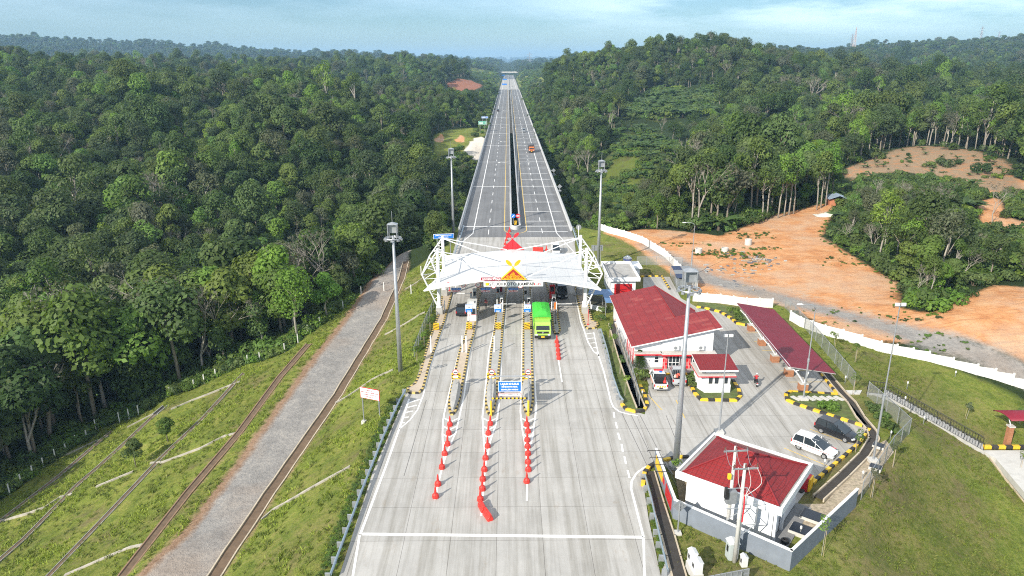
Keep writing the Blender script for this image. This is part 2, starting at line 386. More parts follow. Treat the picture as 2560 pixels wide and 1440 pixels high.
TZ[farm] += nf*wf
idx = np.arange(NR*NA).reshape(NR, NA)
TF = np.stack([idx[:-1, :-1].ravel(), idx[:-1, 1:].ravel(), idx[1:, 1:].ravel(), idx[1:, :-1].ravel()], 1)[:, ::-1]
def blur(sd, w): return np.clip(.5+sd/(2*w), 0, 1)
msk_dirt = np.maximum.reduce([blur(sdf(TP, PYARD), 2.5), blur(sdf(TP, PORA), 1.2), blur(sdf(TP, PORB), 1.2)]+[blur(sdf(TP, q), 2)*.9 for q in PTERR])
msk_red = blur(sdf(TP, PRED), 5)
PTRACK = GP([(1590, 610), (1640, 640), (1720, 700), (1860, 735), (2100, 800), (2330, 870), (2600, 935), (2600, 895), (2350, 835), (2150, 785), (1950, 730), (1800, 690), (1700, 640), (1620, 600)])
msk_grav = np.maximum.reduce([blur(sdf(TP, PGRAV), 7)*.43, blur(sdf(TP, PTRACK), 3)*.9, blur(sdf(TP, PROAD), 1.1)])
grassy = np.maximum.reduce([blur(sdf(TP, PFLDL), 2.5), blur(sdf(TP, PGREEN), 3), blur(sdf(TP, PLAT), 4), blur(sdf(TP, PSHOUL), 4)])
for sx in (-45, 48): 
    grassy = np.maximum(grassy, blur(30-np.abs(TX-sx), 8)*sstep(1080, 1120, TY)*(1-sstep(1650, 1800, TY)))
grassy = np.maximum.reduce([grassy, blur(sdf(TP, PSHRUB), 8)*.52, blur(sdf(TP, PHILL2), 12)*.9])
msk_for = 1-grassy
msk_clear = np.maximum(blur(sdf(TP, PCLEAR), 5), 0)
msk_spoil = blur(sdf(TP, PSPOIL), 1.5)
msk_dry = np.zeros(len(TP))
for (px, py, rad, a) in [(2300, 1000, 12, .7), (2200, 1380, 9, .6), (2350, 1180, 9, .5), (1640, 690, 9, .8), (1620, 640, 10, .8), (2150, 1180, 6, .9), (2080, 1250, 4, .9), (1790, 1420, 6, .6), (2120, 1010, 5, .7), (1790, 770, 5, .7), (950, 870, 6, .55), (1020, 720, 8, .6), (1060, 660, 6, .6), (880, 1290, 7, .4), (760, 1400, 8, .4), (830, 830, 5, .5), (1900, 1370, 6, .5)]:
    q = G(px, py, 0 if px > 1100 else -4); msk_dry = np.maximum(msk_dry, a*np.exp(-((TX-q.x)**2+(TY-q.y)**2)/rad**2))
l1 = [G(*p) for p in L1]; l1 = [(p.x, p.y) for p in l1]
srl = [(p.x, p.y) for p in (G(*q) for q in SRL)]
msk_earth = np.maximum(np.exp(-(d_line(TP, l1)/1.2)**2)*.62, np.exp(-(d_line(TP, srl)/1.7)**2)*1.0)
dr0 = [(p.x, p.y) for p in (G(*q) for q in DR0)]
msk_earth = np.maximum(msk_earth, np.exp(-(np.maximum(0, d_line(TP, dr0)-.4)/1.0)**2)*.66)
def ground_material():
    m, nt, b = newmat('ground'); P = pos(nt); L = nt.links
    def at(nm):
        a = nn(nt, 'ShaderNodeAttribute'); a.attribute_name = nm; return a.outputs['Fac']
    nA = noise_val(nt, P, .35, 6, .7); nB = noise_val(nt, P, 1.8, 6, .75); nC = noise_val(nt, P, .06, 4, .6); nD = noise_val(nt, P, 7, 3, .7)
    def edge(v, w=.5, s=.12):
        k = mth(nt, 'ADD', v, mth(nt, 'MULTIPLY', mth(nt, 'SUBTRACT', nB, .5), w))
        k = mth(nt, 'ADD', k, mth(nt, 'MULTIPLY', mth(nt, 'SUBTRACT', nA, .5), w))
        return ramp(nt, k, [(.5-s, 0.0), (.5+s, 1.0)])
    g = ramp(nt, nA, [(.3, (.105, .15, .022)), (.48, (.18, .22, .034)), (.62, (.25, .26, .055)), (.74, (.30, .265, .10))])
    g = mix(nt, 1.0, g, ramp(nt, nB, [(.3, .55), (.5, 1.0), (.7, 1.35)]), 'MULTIPLY'); g = mix(nt, ramp(nt, nD, [(.42, .0), (.62, .55)]), g, (.055, .085, .018)); g = mix(nt, 1.0, g, ramp(nt, nC, [(.35, .78), (.65, 1.2)]), 'MULTIPLY')
    g = mix(nt, ramp(nt, nB, [(.5, 0.0), (.72, .45)]), g, (.19, .15, .07))
    dry = ramp(nt, nB, [(.3, (.11, .085, .045)), (.7, (.20, .155, .085))])
    g = mix(nt, mth(nt, 'MULTIPLY', edge(at('dry'), .9, .3), .8), g, dry)
    nE = noise_val(nt, P, .13, 6, .72)
    g = mix(nt, ramp(nt, nE, [(.54, 0.0), (.68, .75)]), g, dry)
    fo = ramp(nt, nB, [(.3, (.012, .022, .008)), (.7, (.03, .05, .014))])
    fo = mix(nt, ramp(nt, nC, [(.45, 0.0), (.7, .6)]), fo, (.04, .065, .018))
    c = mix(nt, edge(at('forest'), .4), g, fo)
    gr = ramp(nt, mth(nt, 'ADD', mth(nt, 'MULTIPLY', nB, .5), mth(nt, 'MULTIPLY', nA, .5)), [(.36, (.20, .19, .178)), (.5, (.275, .262, .245)), (.64, (.37, .345, .31))])
    gr = mix(nt, ramp(nt, nC, [(.5, 0.0), (.68, .32)]), gr, (.38, .26, .17))
    di = ramp(nt, nA, [(.3, (.46, .19, .075)), (.5, (.60, .295, .13)), (.7, (.64, .39, .21))])
    di = mix(nt, ramp(nt, nB, [(.55, 0.0), (.75, .5)]), di, (.28, .13, .06))
    mp = nn(nt, 'ShaderNodeMapping'); mp.inputs['Rotation'].default_value = (0, 0, R(-38)); mp.inputs['Scale'].default_value = (.12, 2.2, 1); L.new(P, mp.inputs[0])
    tr = noise_val(nt, mp.outputs[0], .9, 4, .6)
    di = mix(nt, ramp(nt, tr, [(.50, 0.0), (.64, .5)]), di, (.31, .145, .07))
    di = mix(nt, ramp(nt, nC, [(.48, 0.0), (.62, .55)]), di, (.52, .40, .29))
    c = mix(nt, edge(at('earth'), .8, .2), c, ramp(nt, nB, [(.3, (.17, .10, .06)), (.7, (.37, .25, .165))]))
    c = mix(nt, edge(at('dirt'), .45), c, di)
    c = mix(nt, edge(at('gravel'), .5, .2), c, gr)
    cl = ramp(nt, nB, [(.3, (.19, .13, .08)), (.55, (.33, .24, .15)), (.7, (.42, .24, .12))])
    cl = mix(nt, ramp(nt, nA, [(.52, 0.0), (.64, .8)]), cl, (.46, .20, .085))
    c = mix(nt, edge(at('clear'), .5), c, cl)
    c = mix(nt, edge(at('red'), .4), c, ramp(nt, nA, [(.3, (.22, .09, .055)), (.7, (.33, .15, .09))]))
    c = mix(nt, edge(at('spoil'), .2), c, ramp(nt, nB, [(.3, (.55, .50, .43)), (.7, (.68, .64, .57))]))
    L.new(c, b.inputs['Base Color']); b.inputs['Roughness'].default_value = .95; b.inputs['Specular IOR Level'].default_value = .15
    bp = nn(nt, 'ShaderNodeBump'); bp.inputs['Strength'].default_value = .9; bp.inputs['Distance'].default_value = .25
    L.new(mth(nt, 'ADD', nB, mth(nt, 'MULTIPLY', nD, .35)), bp.inputs['Height']); L.new(bp.outputs[0], b.inputs['Normal'])
    return m
me = npmesh('ground', np.stack([TX, TY, TZ], 1), TF, [ground_material()], dict(dirt=msk_dirt, red=msk_red, gravel=msk_grav, forest=msk_for, clear=msk_clear, spoil=msk_spoil, dry=msk_dry, earth=msk_earth), smooth=True)
ground = link(bpy.data.objects.new('ground', me)); tag(ground, kind='structure')
# ------------------------------------------------------------------ sun, sky, air
SUN_EL = R(30); SUN_DIR = Vector((-5.9, -6.9)).normalized()     # horizontal direction towards the sun
sun = bpy.data.objects.new('sun', bpy.data.lights.new('sun', 'SUN')); COL.objects.link(sun)
sun.data.energy = 4.4; sun.data.angle = R(.5); sun.data.color = (1, .93, .82)
to_sun = Vector((SUN_DIR.x*math.cos(SUN_EL), SUN_DIR.y*math.cos(SUN_EL), math.sin(SUN_EL)))
sun.rotation_euler = (-to_sun).to_track_quat('-Z', 'Y').to_euler()
W = bpy.data.worlds.new('World'); S.world = W; W.use_nodes = True
nt = W.node_tree; bg = nt.nodes['Background']
sky = nn(nt, 'ShaderNodeTexSky', sky_type='NISHITA'); sky.sun_disc = False; sky.sun_elevation = SUN_EL
sky.sun_rotation = math.atan2(SUN_DIR.x, SUN_DIR.y); sky.air_density = 1.0; sky.dust_density = .3; sky.ozone_density = 1.6; sky.altitude = 100
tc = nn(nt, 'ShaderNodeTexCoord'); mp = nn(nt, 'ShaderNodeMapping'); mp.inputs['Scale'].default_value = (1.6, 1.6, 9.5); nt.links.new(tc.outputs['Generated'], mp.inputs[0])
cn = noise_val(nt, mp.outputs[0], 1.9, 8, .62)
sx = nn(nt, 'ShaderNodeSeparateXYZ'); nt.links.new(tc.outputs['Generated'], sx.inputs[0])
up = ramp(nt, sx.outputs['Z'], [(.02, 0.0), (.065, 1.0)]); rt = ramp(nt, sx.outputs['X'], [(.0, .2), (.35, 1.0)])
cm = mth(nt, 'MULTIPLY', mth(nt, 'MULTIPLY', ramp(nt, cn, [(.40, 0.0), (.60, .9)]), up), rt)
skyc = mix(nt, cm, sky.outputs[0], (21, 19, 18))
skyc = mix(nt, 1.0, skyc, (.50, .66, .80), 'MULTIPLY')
hc = mth(nt, 'MULTIPLY', ramp(nt, noise_val(nt, tc.outputs['Generated'], 2.2, 7, .6), [(.42, 0.0), (.58, .9)]), ramp(nt, sx.outputs['Z'], [(.16, 0.0), (.34, 1.0)]))  # unseen overhead clouds, added to brighten ambient fill and lift the shadows
skyc = mix(nt, hc, skyc, (9.5, 9.6, 9.8))
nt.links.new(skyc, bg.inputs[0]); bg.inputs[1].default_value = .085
hb = MB().bbox(-14500, 14500, -6000, 14500, -80, 190).build('haze', [])
hm = bpy.data.materials.new('haze'); hm.use_nodes = True; hn = hm.node_tree; hn.nodes.clear()
ho = nn(hn, 'ShaderNodeOutputMaterial'); hv = nn(hn, 'ShaderNodeVolumePrincipled')
hv.inputs['Color'].default_value = (.42, .70, 1.0, 1); hv.inputs['Density'].default_value = .00014; hv.inputs['Anisotropy'].default_value = .0
hn.links.new(hv.outputs[0], ho.inputs['Volume']); hb.data.materials.clear(); hb.data.materials.append(hm); tag(hb, kind='stuff')
S.view_settings.view_transform = 'Standard'; S.view_settings.look = 'None'; S.view_settings.gamma = 1; S.view_settings.exposure = .70
S.cycles.max_bounces = 5; S.cycles.diffuse_bounces = 2; S.cycles.glossy_bounces = 2; S.cycles.transmission_bounces = 3; S.cycles.volume_bounces = 0; S.cycles.transparent_max_bounces = 6
S.cycles.filter_width = 1.1
S.cycles.use_denoising = False
try: S.cycles.denoiser = 'OPENIMAGEDENOISE'
except Exception: pass
S.cycles.use_adaptive_sampling = True; S.cycles.adaptive_threshold = .008
# ------------------------------------------------------------------ foliage
def leaf_mat(name, pal, transl=.4):
    m, nt, b = newmat(name); L = nt.links
    oi = nn(nt, 'ShaderNodeObjectInfo'); a = nn(nt, 'ShaderNodeAttribute'); a.attribute_name = 'rnd'
    c = ramp(nt, oi.outputs['Random'], [(i/(len(pal)-1), p) for i, p in enumerate(pal)])
    k = ramp(nt, a.outputs['Fac'], [(0, .72), (1, 1.5)])
    c = mix(nt, 1.0, c, k, 'MULTIPLY')
    c = mix(nt, ramp(nt, a.outputs['Fac'], [(.9, 0.0), (1, .5)]), c, (.13, .13, .05))
    L.new(c, b.inputs['Base Color']); b.inputs['Roughness'].default_value = .55; b.inputs['Specular IOR Level'].default_value = .25
    t = nn(nt, 'ShaderNodeBsdfTranslucent'); L.new(mix(nt, 1.0, c, (1.2, 1.3, .6), 'MULTIPLY'), t.inputs[0])
    ms = nn(nt, 'ShaderNodeMixShader'); ms.inputs[0].default_value = transl
    L.new(b.outputs[0], ms.inputs[1]); L.new(t.outputs[0], ms.inputs[2]); L.new(ms.outputs[0], nt.nodes['Material Output'].inputs[0])
    return m
LM = dict(
    dark=leaf_mat('leaf_dark', [(.040, .076, .020), (.058, .100, .022), (.076, .114, .030), (.060, .092, .036), (.096, .130, .030)]),
    mid=leaf_mat('leaf_mid', [(.078, .136, .025), (.106, .162, .032), (.110, .150, .048), (.084, .142, .042), (.138, .182, .036)]),
    bright=leaf_mat('leaf_bright', [(.11, .22, .030), (.15, .25, .036), (.11, .20, .05), (.18, .25, .036)]),
    olive=leaf_mat('leaf_olive', [(.085, .105, .05), (.11, .122, .062), (.09, .115, .062), (.105, .11, .07)]),
    twig=leaf_mat('leaf_sparse', [(.085, .09, .055), (.10, .095, .065)]),
    palm=leaf_mat('leaf_palm', [(.06, .11, .03), (.08, .13, .045), (.055, .10, .03)]))
def bark(name, c): return mat(name, c, .9, .3, 3.0, bump=.3)
BK = dict(pale=bark('bark_pale', (.31, .285, .24)), grey=bark('bark_grey', (.22, .19, .15)), dark=bark('bark_dark', (.11, .085, .06)), bone=bark('bark_bleached', (.29, .262, .225)))
def leaves(blobs, n, size, r, asp=.62, up=.35, shell=.25):
    bl = np.array(blobs); w = bl[:, 3]**2; k = r.choice(len(bl), n, p=w/w.sum())
    d = r.normal(size=(n, 3)); d[:, 2] = d[:, 2]*.9+.25; d /= np.linalg.norm(d, axis=1)[:, None]
    rad = bl[k, 3]*(1-shell*r.random(n)**1.5+.1*(r.random(n)-.3)); c = bl[k, :3]+d*rad[:, None]*np.array([1, 1, .78])
    nr = d*.8+np.array([0, 0, up])+r.normal(size=(n, 3))*.27; nr /= np.linalg.norm(nr, axis=1)[:, None]
    t = np.cross(nr, r.normal(size=(n, 3))); t /= np.linalg.norm(t, axis=1)[:, None]; s = np.cross(nr, t)
    L = size*(.55+.9*r.random(n))[:, None]; t = t*L; s = s*L*asp
    V = np.stack([c-t*.5, c+s*.5-nr*L*.08, c+t*.5, c-s*.5-nr*L*.08], 1).reshape(-1, 3)
    rb = np.clip(r.random(len(bl))*.55+.2, 0, 1)[k]+r.normal(size=n)*.16
    return V, np.arange(4*n).reshape(n, 4), np.repeat(np.clip(rb, 0, 1), 4)
def branches(mb, base, h, blobs, r, n=6, r0=.2, n_side=5):
    top = Vector((base[0]+r.normal()*.3, base[1]+r.normal()*.3, h*.62)); mid = Vector((base[0]+r.normal()*.2, base[1]+r.normal()*.2, h*.3))
    mb.tube([base, mid, top], [r0, r0*.78, r0*.5], 6)
    for b in blobs[:n]:
        st = Vector(base).lerp(top, .55+.4*r.random()); e = Vector(b[:3]); m = st.lerp(e, .5)+Vector((0, 0, .35))
        mb.tube([st, m, e], [r0*.42, r0*.28, r0*.1], n_side)
def fork(mb, p, d, ln, rad, depth, r, spread=.5):
    q = Vector(p)+Vector(d)*ln; mb.tube([p, q], [rad, rad*.68], 5 if depth > 1 else 4, caps=depth == 0)
    if depth <= 0: return [q]
    out = []
    for i in range(3 if r.random() < .55 else 2):
        nd = (Vector(d)+Vector((r.normal()*spread, r.normal()*spread, abs(r.normal())*.18))).normalized()
        out += fork(mb, q, nd, ln*(.62+.25*r.random()), rad*.62, depth-1, r, spread)
    return out
VARS = {}      # kind -> list of (trunk mesh, crown mesh)
def make_var(kind, seed, leafm, barkm, h=11.0, cr=3.4, nb=9, n=1500, ls=.55, low=.42, up=.35, style='round'):
    r = np.random.default_rng(seed); blobs = []
    for i in range(nb):
        a = r.random()*6.28; q = math.sqrt(r.random()); zz = low+(1-low)*(.12+.8*r.random())
        lim = math.sin(min(1, max(.12, (zz-low)/(1-low)*.85+.18))*math.pi)**.7 if style == 'round' else (1.05-.5*abs(zz-.8)) if style == 'umbrella' else (.95-.25*(zz-low)/(1-low))
        if style == 'umbrella': zz = .74+.2*r.random()
        rad = cr*(.34+.24*r.random()) if style != 'tall' else cr*(.36+.2*r.random())
        blobs.append((math.cos(a)*q*cr*.78*lim, math.sin(a)*q*cr*.78*lim, zz*h-rad*.3, rad))
    blobs.append((0, 0, h*.86, cr*.42)); 
    V, Fq, rn = leaves(blobs, n, ls, r, up=up)
    cm = npmesh('crown', V, Fq, [LM[leafm]], dict(rnd=rn))
    mb = MB(); branches(mb, (0, 0, -.6), h, sorted(blobs, key=lambda b: -b[2]*r.random()), r, 7, .17+.012*cr)
    VARS.setdefault(kind, []).append((mb.mesh('trunk', BK[barkm], smooth=True), cm))
def make_bare(kind, seed, h=10, leafn=120, lm='twig', spread=.42):
    r = np.random.default_rng(seed); mb = MB()
    tips = fork(mb, (0, 0, -.6), (r.normal()*.05, r.normal()*.05, 1), h*.38, .21, 5, r, spread)
    mbt = mb.mesh('trunk', BK['bone'], smooth=True)
    bl = [(t.x, t.y, t.z, .7) for t in tips]
    V, Fq, rn = leaves(bl, leafn, .42, r, shell=.9); VARS.setdefault(kind, []).append((mbt, npmesh('crown', V, Fq, [LM[lm]], dict(rnd=rn))))
for s in range(4): make_var('dark', 10+s, 'dark', 'grey', 11+s*.6, 3.3+.35*s, 10+2*s, 2500, .56)
for s in range(4): make_var('mid', 20+s, 'mid', 'grey', 10.5+s*.5, 3.1+.3*s, 10+s, 2300, .54, up=.3)
for s in range(2): make_var('bright', 30+s, 'bright', 'pale', 9.5+s, 3.0+.3*s, 10, 2300, .5)
for s in range(3): make_var('olive', 40+s, 'olive', 'pale', 11+s*.5, 3.1+.3*s, 10, 1500, .46, low=.5)
for s in range(3): make_var('rubber', 50+s, 'mid' if s else 'bright', 'pale', 13, 3.0+.3*s, 8, 1000, .46, low=.6)
for s in range(2): make_var('umbrella', 60+s, 'dark' if s else 'olive', 'grey', 11.5, 4.2, 11, 1500, .5, style='umbrella')
make_var('tall', 70, 'dark', 'pale', 13, 3.3, 22, 3200, .62, low=.15, style='tall')
make_var('palegreen', 75, 'bright', 'pale', 12.5, 4.2, 16, 2300, .42, low=.35)
for s in range(3): make_bare('bare', 80+s, 9+s, 110+60*s)
for s in range(2): make_bare('leafless', 90+s, 10, 12, spread=.36)
def make_shrub(kind, seed, lm, n=420, cr=1.3, h=1.5, ls=.34):
    r = np.random.default_rng(seed)
    bl = [(r.normal()*cr*.45, r.normal()*cr*.45, h*(.25+.5*r.random()), cr*(.35+.25*r.random())) for _ in range(6)]
    V, Fq, rn = leaves(bl, n, ls, r); mb = MB()
    for b in bl[:4]: mb.tube([(0, 0, -.2), (b[0]*.5, b[1]*.5, b[2]*.5), b[:3]], [.05, .04, .02], 4)
    VARS.setdefault(kind, []).append((mb.mesh('stem', BK['dark']), npmesh('foliage', V, Fq, [LM[lm]], dict(rnd=rn))))
for s in range(2): make_shrub('shrub', 100+s, 'mid'); make_shrub('shrub', 110+s, 'dark')
make_shrub('shrub', 120, 'bright')
def make_palm(kind, seed, nf=11, ln=2.6, h=.8, wide=.32, curl=1.0, tr=.16):
    r = np.random.default_rng(seed); V = []; Fq = []; rn = []
    for i in range(nf):
        a = 6.283*i/nf+r.normal()*.2; e = .55+.5*r.random(); l = ln*(.8+.4*r.random()); p = Vector((0, 0, h)); d = Vector((math.cos(a)*math.cos(e), math.sin(a)*math.cos(e), math.sin(e)))
        sd = Vector((-math.sin(a), math.cos(a), 0)); k = 6; prev = None; rv = r.random()
        for j in range(k+1):
            w = wide*math.sin(math.pi*(.12+.86*j/k)); o = len(V); V += [p-sd*w-Vector((0, 0, w*.4)), p, p+sd*w-Vector((0, 0, w*.4))]; rn += [rv]*3
            if prev is not None: Fq += [(prev, prev+1, o+1, o), (prev+1, prev+2, o+2, o+1)]
            prev = o; p = p+d*(l/k); d = (d+Vector((0, 0, -.19*curl))).normalized()
    mb = MB().tube([(0, 0, -.3), (0, 0, h)], [tr, tr*.8], 7)
    VARS.setdefault(kind, []).append((mb.mesh('stem', BK['dark']), npmesh('fronds', [tuple(v) for v in V], Fq, [LM['palm']], dict(rnd=rn))))
make_palm('oilpalm', 130); make_palm('oilpalm', 131, 13, 2.2, .5, .22, 1.2)
make_palm('banana', 140, 7, 2.9, 1.7, .36, .75, .14); make_palm('banana', 141, 6, 2.4, 1.2, .34, .6, .12)
# stands of trees: nearest 300 as things, the rest as one mass
def smin(r): return float(np.interp(r, [60, 250, 600, 1200, 2500, 6000, 13000], [4.1, 4.8, 6.3, 9.4, 17, 34, 70]))
pts = []; r_ = 62.0
while r_ < 12500:
    s = smin(r_); na = int(R(98)*r_/s)
    a = (np.arange(na)+rng.random(na)*.9)/na*R(98)-R(49)
    rr_ = r_+(rng.random(na)-.5)*s*.9
    pts.append(np.stack([rr_*np.sin(a), rr_*np.cos(a)], 1)); r_ += s*.92
TPTS = np.concatenate(pts); rd_ = np.hypot(TPTS[:, 0], TPTS[:, 1])
keep = np.ones(len(TPTS), bool)
def excl(poly, m): global keep; keep &= sdf(TPTS, poly) < -m
excl(PLAT, 4); excl(PYARD, 1.5); excl(PFLDL, 3.0); excl(PGREEN, 3); excl(PROAD, 5); excl(PSPOIL, 3); excl(PSHOUL, 1); excl(PRED, 0); excl(PORA, 2); excl(PORB, 2); excl(PGRAV, 3)
excl(PCLEAR, 2); PFARYARD = GP([(2200, 800), (2350, 800), (2480, 745), (2900, 760), (2900, 1120), (2560, 1000), (2250, 930)]); excl(PFARYARD, -1)
excl(GP([(1400,900),(1900,820),(2100,880),(2800,1010),(3400,1800),(1400,1800)]), -1)
y = TPTS[:, 1]; x = TPTS[:, 0]
keep &= ~((np.abs(x-1.7) < 20.0) & (y > 170) & (y < 2120))
for sx, s1 in ((-45, 1), (48, 1)): keep &= ~((np.abs(x-sx) < 32) & (y > 1090) & (y < 1680))
keep &= ~((y < 62) & (x > -30))
inshr = (sdf(TPTS, PSHRUB) > 0) | (sdf(TPTS, PHILL2) > 0)
keep &= ~inshr
TPTS = TPTS[keep]; rd_ = rd_[keep]
tz = np.concatenate([Hgt(TPTS[i:i+20000]) for i in range(0, len(TPTS), 20000)])
fm = rd_ >= 1200
if fm.any():
    fp = TPTS[fm]; w_ = sstep(1200, 1800, rd_[fm])*(1-.45*sstep(5000, 8000, rd_[fm])); cwf = 1-sstep(25, 90, np.abs(fp[:, 0]-1.7)); w_ = w_*np.where(fp[:, 1] < 2200, 1-cwf, 1)
    tz[fm] += (vnoise(fp, 55, 3)*9+vnoise(fp, 160, 4)*12+vnoise(fp, 420, 5)*16)*w_
n_ = len(TPTS); u = rng.random(n_); pn = vnoise(TPTS, 38, 11); pn2 = vnoise(TPTS, 70, 12)
KN = ['dark', 'mid', 'bright', 'olive', 'rubber', 'umbrella', 'bare', 'tall']
right = TPTS[:, 0] > 12
kind = np.where(u < .44-pn*.25, 0, np.where(u < .72, 1, np.where(u < .79+pn2*.09, 2, np.where(u < .86, 3, np.where(u < .925, 4, np.where(u < .975, 5, 6))))))
kind = np.where((pn2 > .15) & (rng.random(n_) < .30), np.where(rng.random(n_) < .25, 6, np.where(rng.random(n_) < .5, 4, 3)), kind)
inrb = sdf(TPTS, PRIGHTB) > 0
kind = np.where(inrb & (rng.random(n_) < .16), np.where(rng.random(n_) < .5, 4, 6), kind)
kind = np.where((rd_ > 1200) & (kind > 3), 0, kind)
pn3 = vnoise(TPTS, 48, 17); pn4 = vnoise(TPTS, 120, 18)
nearf = rd_ < 1200; u2 = rng.random(n_)
kind = np.where(nearf & (pn3+.6*pn4 > .22) & (u2 < .62) & (kind != 6), np.where(u2 < .25, 2, 1), kind)
kind = np.where(nearf & (pn3+.6*pn4 < -.26) & (u2 < .7), 0, kind)
def zpoly(L): return [(lambda q: (q.x, q.y))(GT(*p)) for p in L]
ZB = [zpoly([(545, 640), (660, 545), (780, 520), (905, 640), (905, 720), (760, 790), (600, 800)]), zpoly([(1870, 440), (2060, 400), (2080, 500), (1990, 530), (1890, 545)]), zpoly([(300, 440), (520, 330), (700, 330), (640, 430), (420, 520)])]
for z_, pr in zip(ZB, (.8, .7, .35)):
    iz = sdf(TPTS, z_) > 0; kind = np.where(iz & (u2 < pr*.6), 2, np.where(iz & (u2 < pr), 1, kind))
sc = (.72+.95*rng.random(n_)**2.2)*np.clip(1+.75*vnoise(TPTS, 42, 14), .48, 1.5)*.95*np.interp(rd_, [0, 600, 1200, 2500, 6000, 13000], [1, 1, 1.05, 1.5, 2.3, 3.2])
sc = np.where(inrb, sc*.62, sc)
sc = np.where(np.abs(TPTS[:, 0]-1.7) < 30, np.minimum(sc, .62), sc)
sc = np.where((TPTS[:, 0] > 20) & (rd_ < 220) & ~inrb, sc*.8, sc)
zs = np.where(rd_ > 1400, .62, 1.0)*(.85+.35*rng.random(n_))
sc = np.where(kind == 6, sc*.92, sc)
rot = rng.random(n_)*6.283
vi = np.array([rng.integers(len(VARS[KN[k]])) for k in kind])
# open views the photograph shows over lower growth: no tall tree stands in front of these places
WIN = [([(1075, 330), (1120, 318), (1222, 312), (1212, 408), (1140, 404), (1080, 398)], 425), ([(2095, 432), (2190, 366), (2440, 362), (2540, 392), (2570, 480), (2400, 462), (2250, 446), (2130, 450)], 296), ([(2045, 485), (2115, 485), (2118, 550), (2035, 556)], 205),
       ([(1112, 205), (1140, 196), (1210, 205), (1200, 226), (1120, 228)], 900), ([(1480, 470), (1500, 385), (1530, 345), (1720, 345), (1690, 420), (1610, 475), (1550, 530)], 400), ([(1530, 285), (1640, 225), (1790, 222), (1840, 250), (1760, 300), (1640, 310)], 470), ([(1920, 548), (2060, 528), (2100, 600), (1930, 600)], 160), ([(1225, 180), (1180, 176), (1170, 210), (1230, 225)], 1300), ([(1285, 190), (1350, 170), (1360, 205), (1290, 225)], 1300), ([(1230, 185), (1300, 185), (1425, 560), (1160, 560)], 2000), ([(2430, 470), (2580, 445), (2580, 600), (2450, 585)], 225)]
RWn = np.array(RW)
def pxy(P3):
    rel = (P3-np.array([0, 0, H])) @ RWn; dp = np.maximum(1, -rel[:, 2]); return np.stack([CX+F*rel[:, 0]/dp, CY-F*rel[:, 1]/dp], 1)
gone = np.zeros(n_, bool)
for hh_ in (10.5, 7.5, 4):
    for dx_ in (-2.5, 0, 2.5):
        q2 = pxy(np.stack([TPTS[:, 0]+dx_*sc, TPTS[:, 1], tz+hh_*sc*zs], 1))
        for poly, dmax in WIN: gone |= in_poly(q2, poly) & (TPTS[:, 1] < dmax) & ((dmax not in (400, 470)) | (rng.random(n_) < .42))
TPTS, rd_, tz, kind, sc, zs, rot, vi, inrb = [a[~gone] for a in (TPTS, rd_, tz, kind, sc, zs, rot, vi, inrb)]; n_ = len(TPTS)
# rank by size in the picture
c_, s_ = math.cos, math.sin
RWn = np.array(RW); rel = np.stack([TPTS[:, 0], TPTS[:, 1], tz+8*sc-H], 1) @ RWn
depth = -rel[:, 2]; px_ = CX+F*rel[:, 0]/depth; py_ = CY-F*rel[:, 1]/depth
ok = (depth > 5) & (px_ > -15) & (px_ < 2575) & (py_ > 20) & (py_ < 1440)
size = np.where(ok, sc*8/depth, 0)
# hidden behind the plateau or other crowns is rare from this height; take the largest in view
ORDER = np.argsort(-size)
NIND = 262
ind = ORDER[:NIND]; ind = ind[size[ind] > 0]
mass = np.ones(n_, bool); mass[ind] = False
def put_tree(k, v, loc, rz, s, zsc, label, group, name=None, lean=0):
    names = dict(dark='broadleaf_tree', mid='broadleaf_tree', bright='broadleaf_tree', olive='broadleaf_tree', rubber='rubber_tree', umbrella='broadleaf_tree', bare='bare_tree', leafless='bare_tree', tall='broadleaf_tree', palegreen='broadleaf_tree', shrub='shrub', oilpalm='oil_palm', banana='banana_plant')
    t, c = VARS[k][v % len(VARS[k])]
    e = empty(name or names[k], loc, rz, label, 'shrub' if k == 'shrub' else 'palm' if k == 'oilpalm' else 'plant' if k == 'banana' else 'tree', group)
    e.scale = (s, s, s*zsc); e.rotation_euler.x = lean
    for me_ in (t, c):
        o = bpy.data.objects.new(me_.name.split('.')[0], me_); link(o, e)
    return e
DESC = dict(dark='dense dark green', mid='leafy mid green', bright='bright yellow green', olive='thin grey green', rubber='tall pale trunked', umbrella='flat topped', bare='nearly leafless grey', tall='tall leafy')
def zone(px, py, x, yv):
    if x < 1:
        if px < 230: a = 'at the far left'
        elif px < 520: a = 'left of the grassed terraces'
        elif px < 800: a = 'behind the white fence posts'
        elif px < 1000: a = 'beyond the gravel service road'
        else: a = 'close beside the viaduct'
        b = 'low in the valley forest' if py > 760 else 'on the valley floor' if py > 560 else 'midway up the forest slope' if py > 400 else 'high on the forest slope'
        return a, b, 'forest trees in the valley left of the motorway'
    if px < 1700: a = 'right of the viaduct'
    elif px < 2000: a = 'behind the orange yard'
    elif px < 2300: a = 'above the orange yard'
    else: a = 'near the right edge'
    b = 'in the lower thicket' if py > 600 else 'in the tree belt' if py > 440 else 'on the upper hillside'
    return a, b, 'trees on the hill right of the motorway'
for i in ind:
    k = KN[kind[i]]; a, b, g = zone(px_[i], py_[i], TPTS[i, 0], TPTS[i, 1])
    szw = 'small' if sc[i] < (.85 if not inrb[i] else .58) else 'large' if sc[i] > 1.07 else 'medium'
    lab = f'{szw} {DESC[k]} tree {b} {a}'
    put_tree(k, vi[i], (TPTS[i, 0], TPTS[i, 1], tz[i]), rot[i], sc[i], zs[i], lab, g)
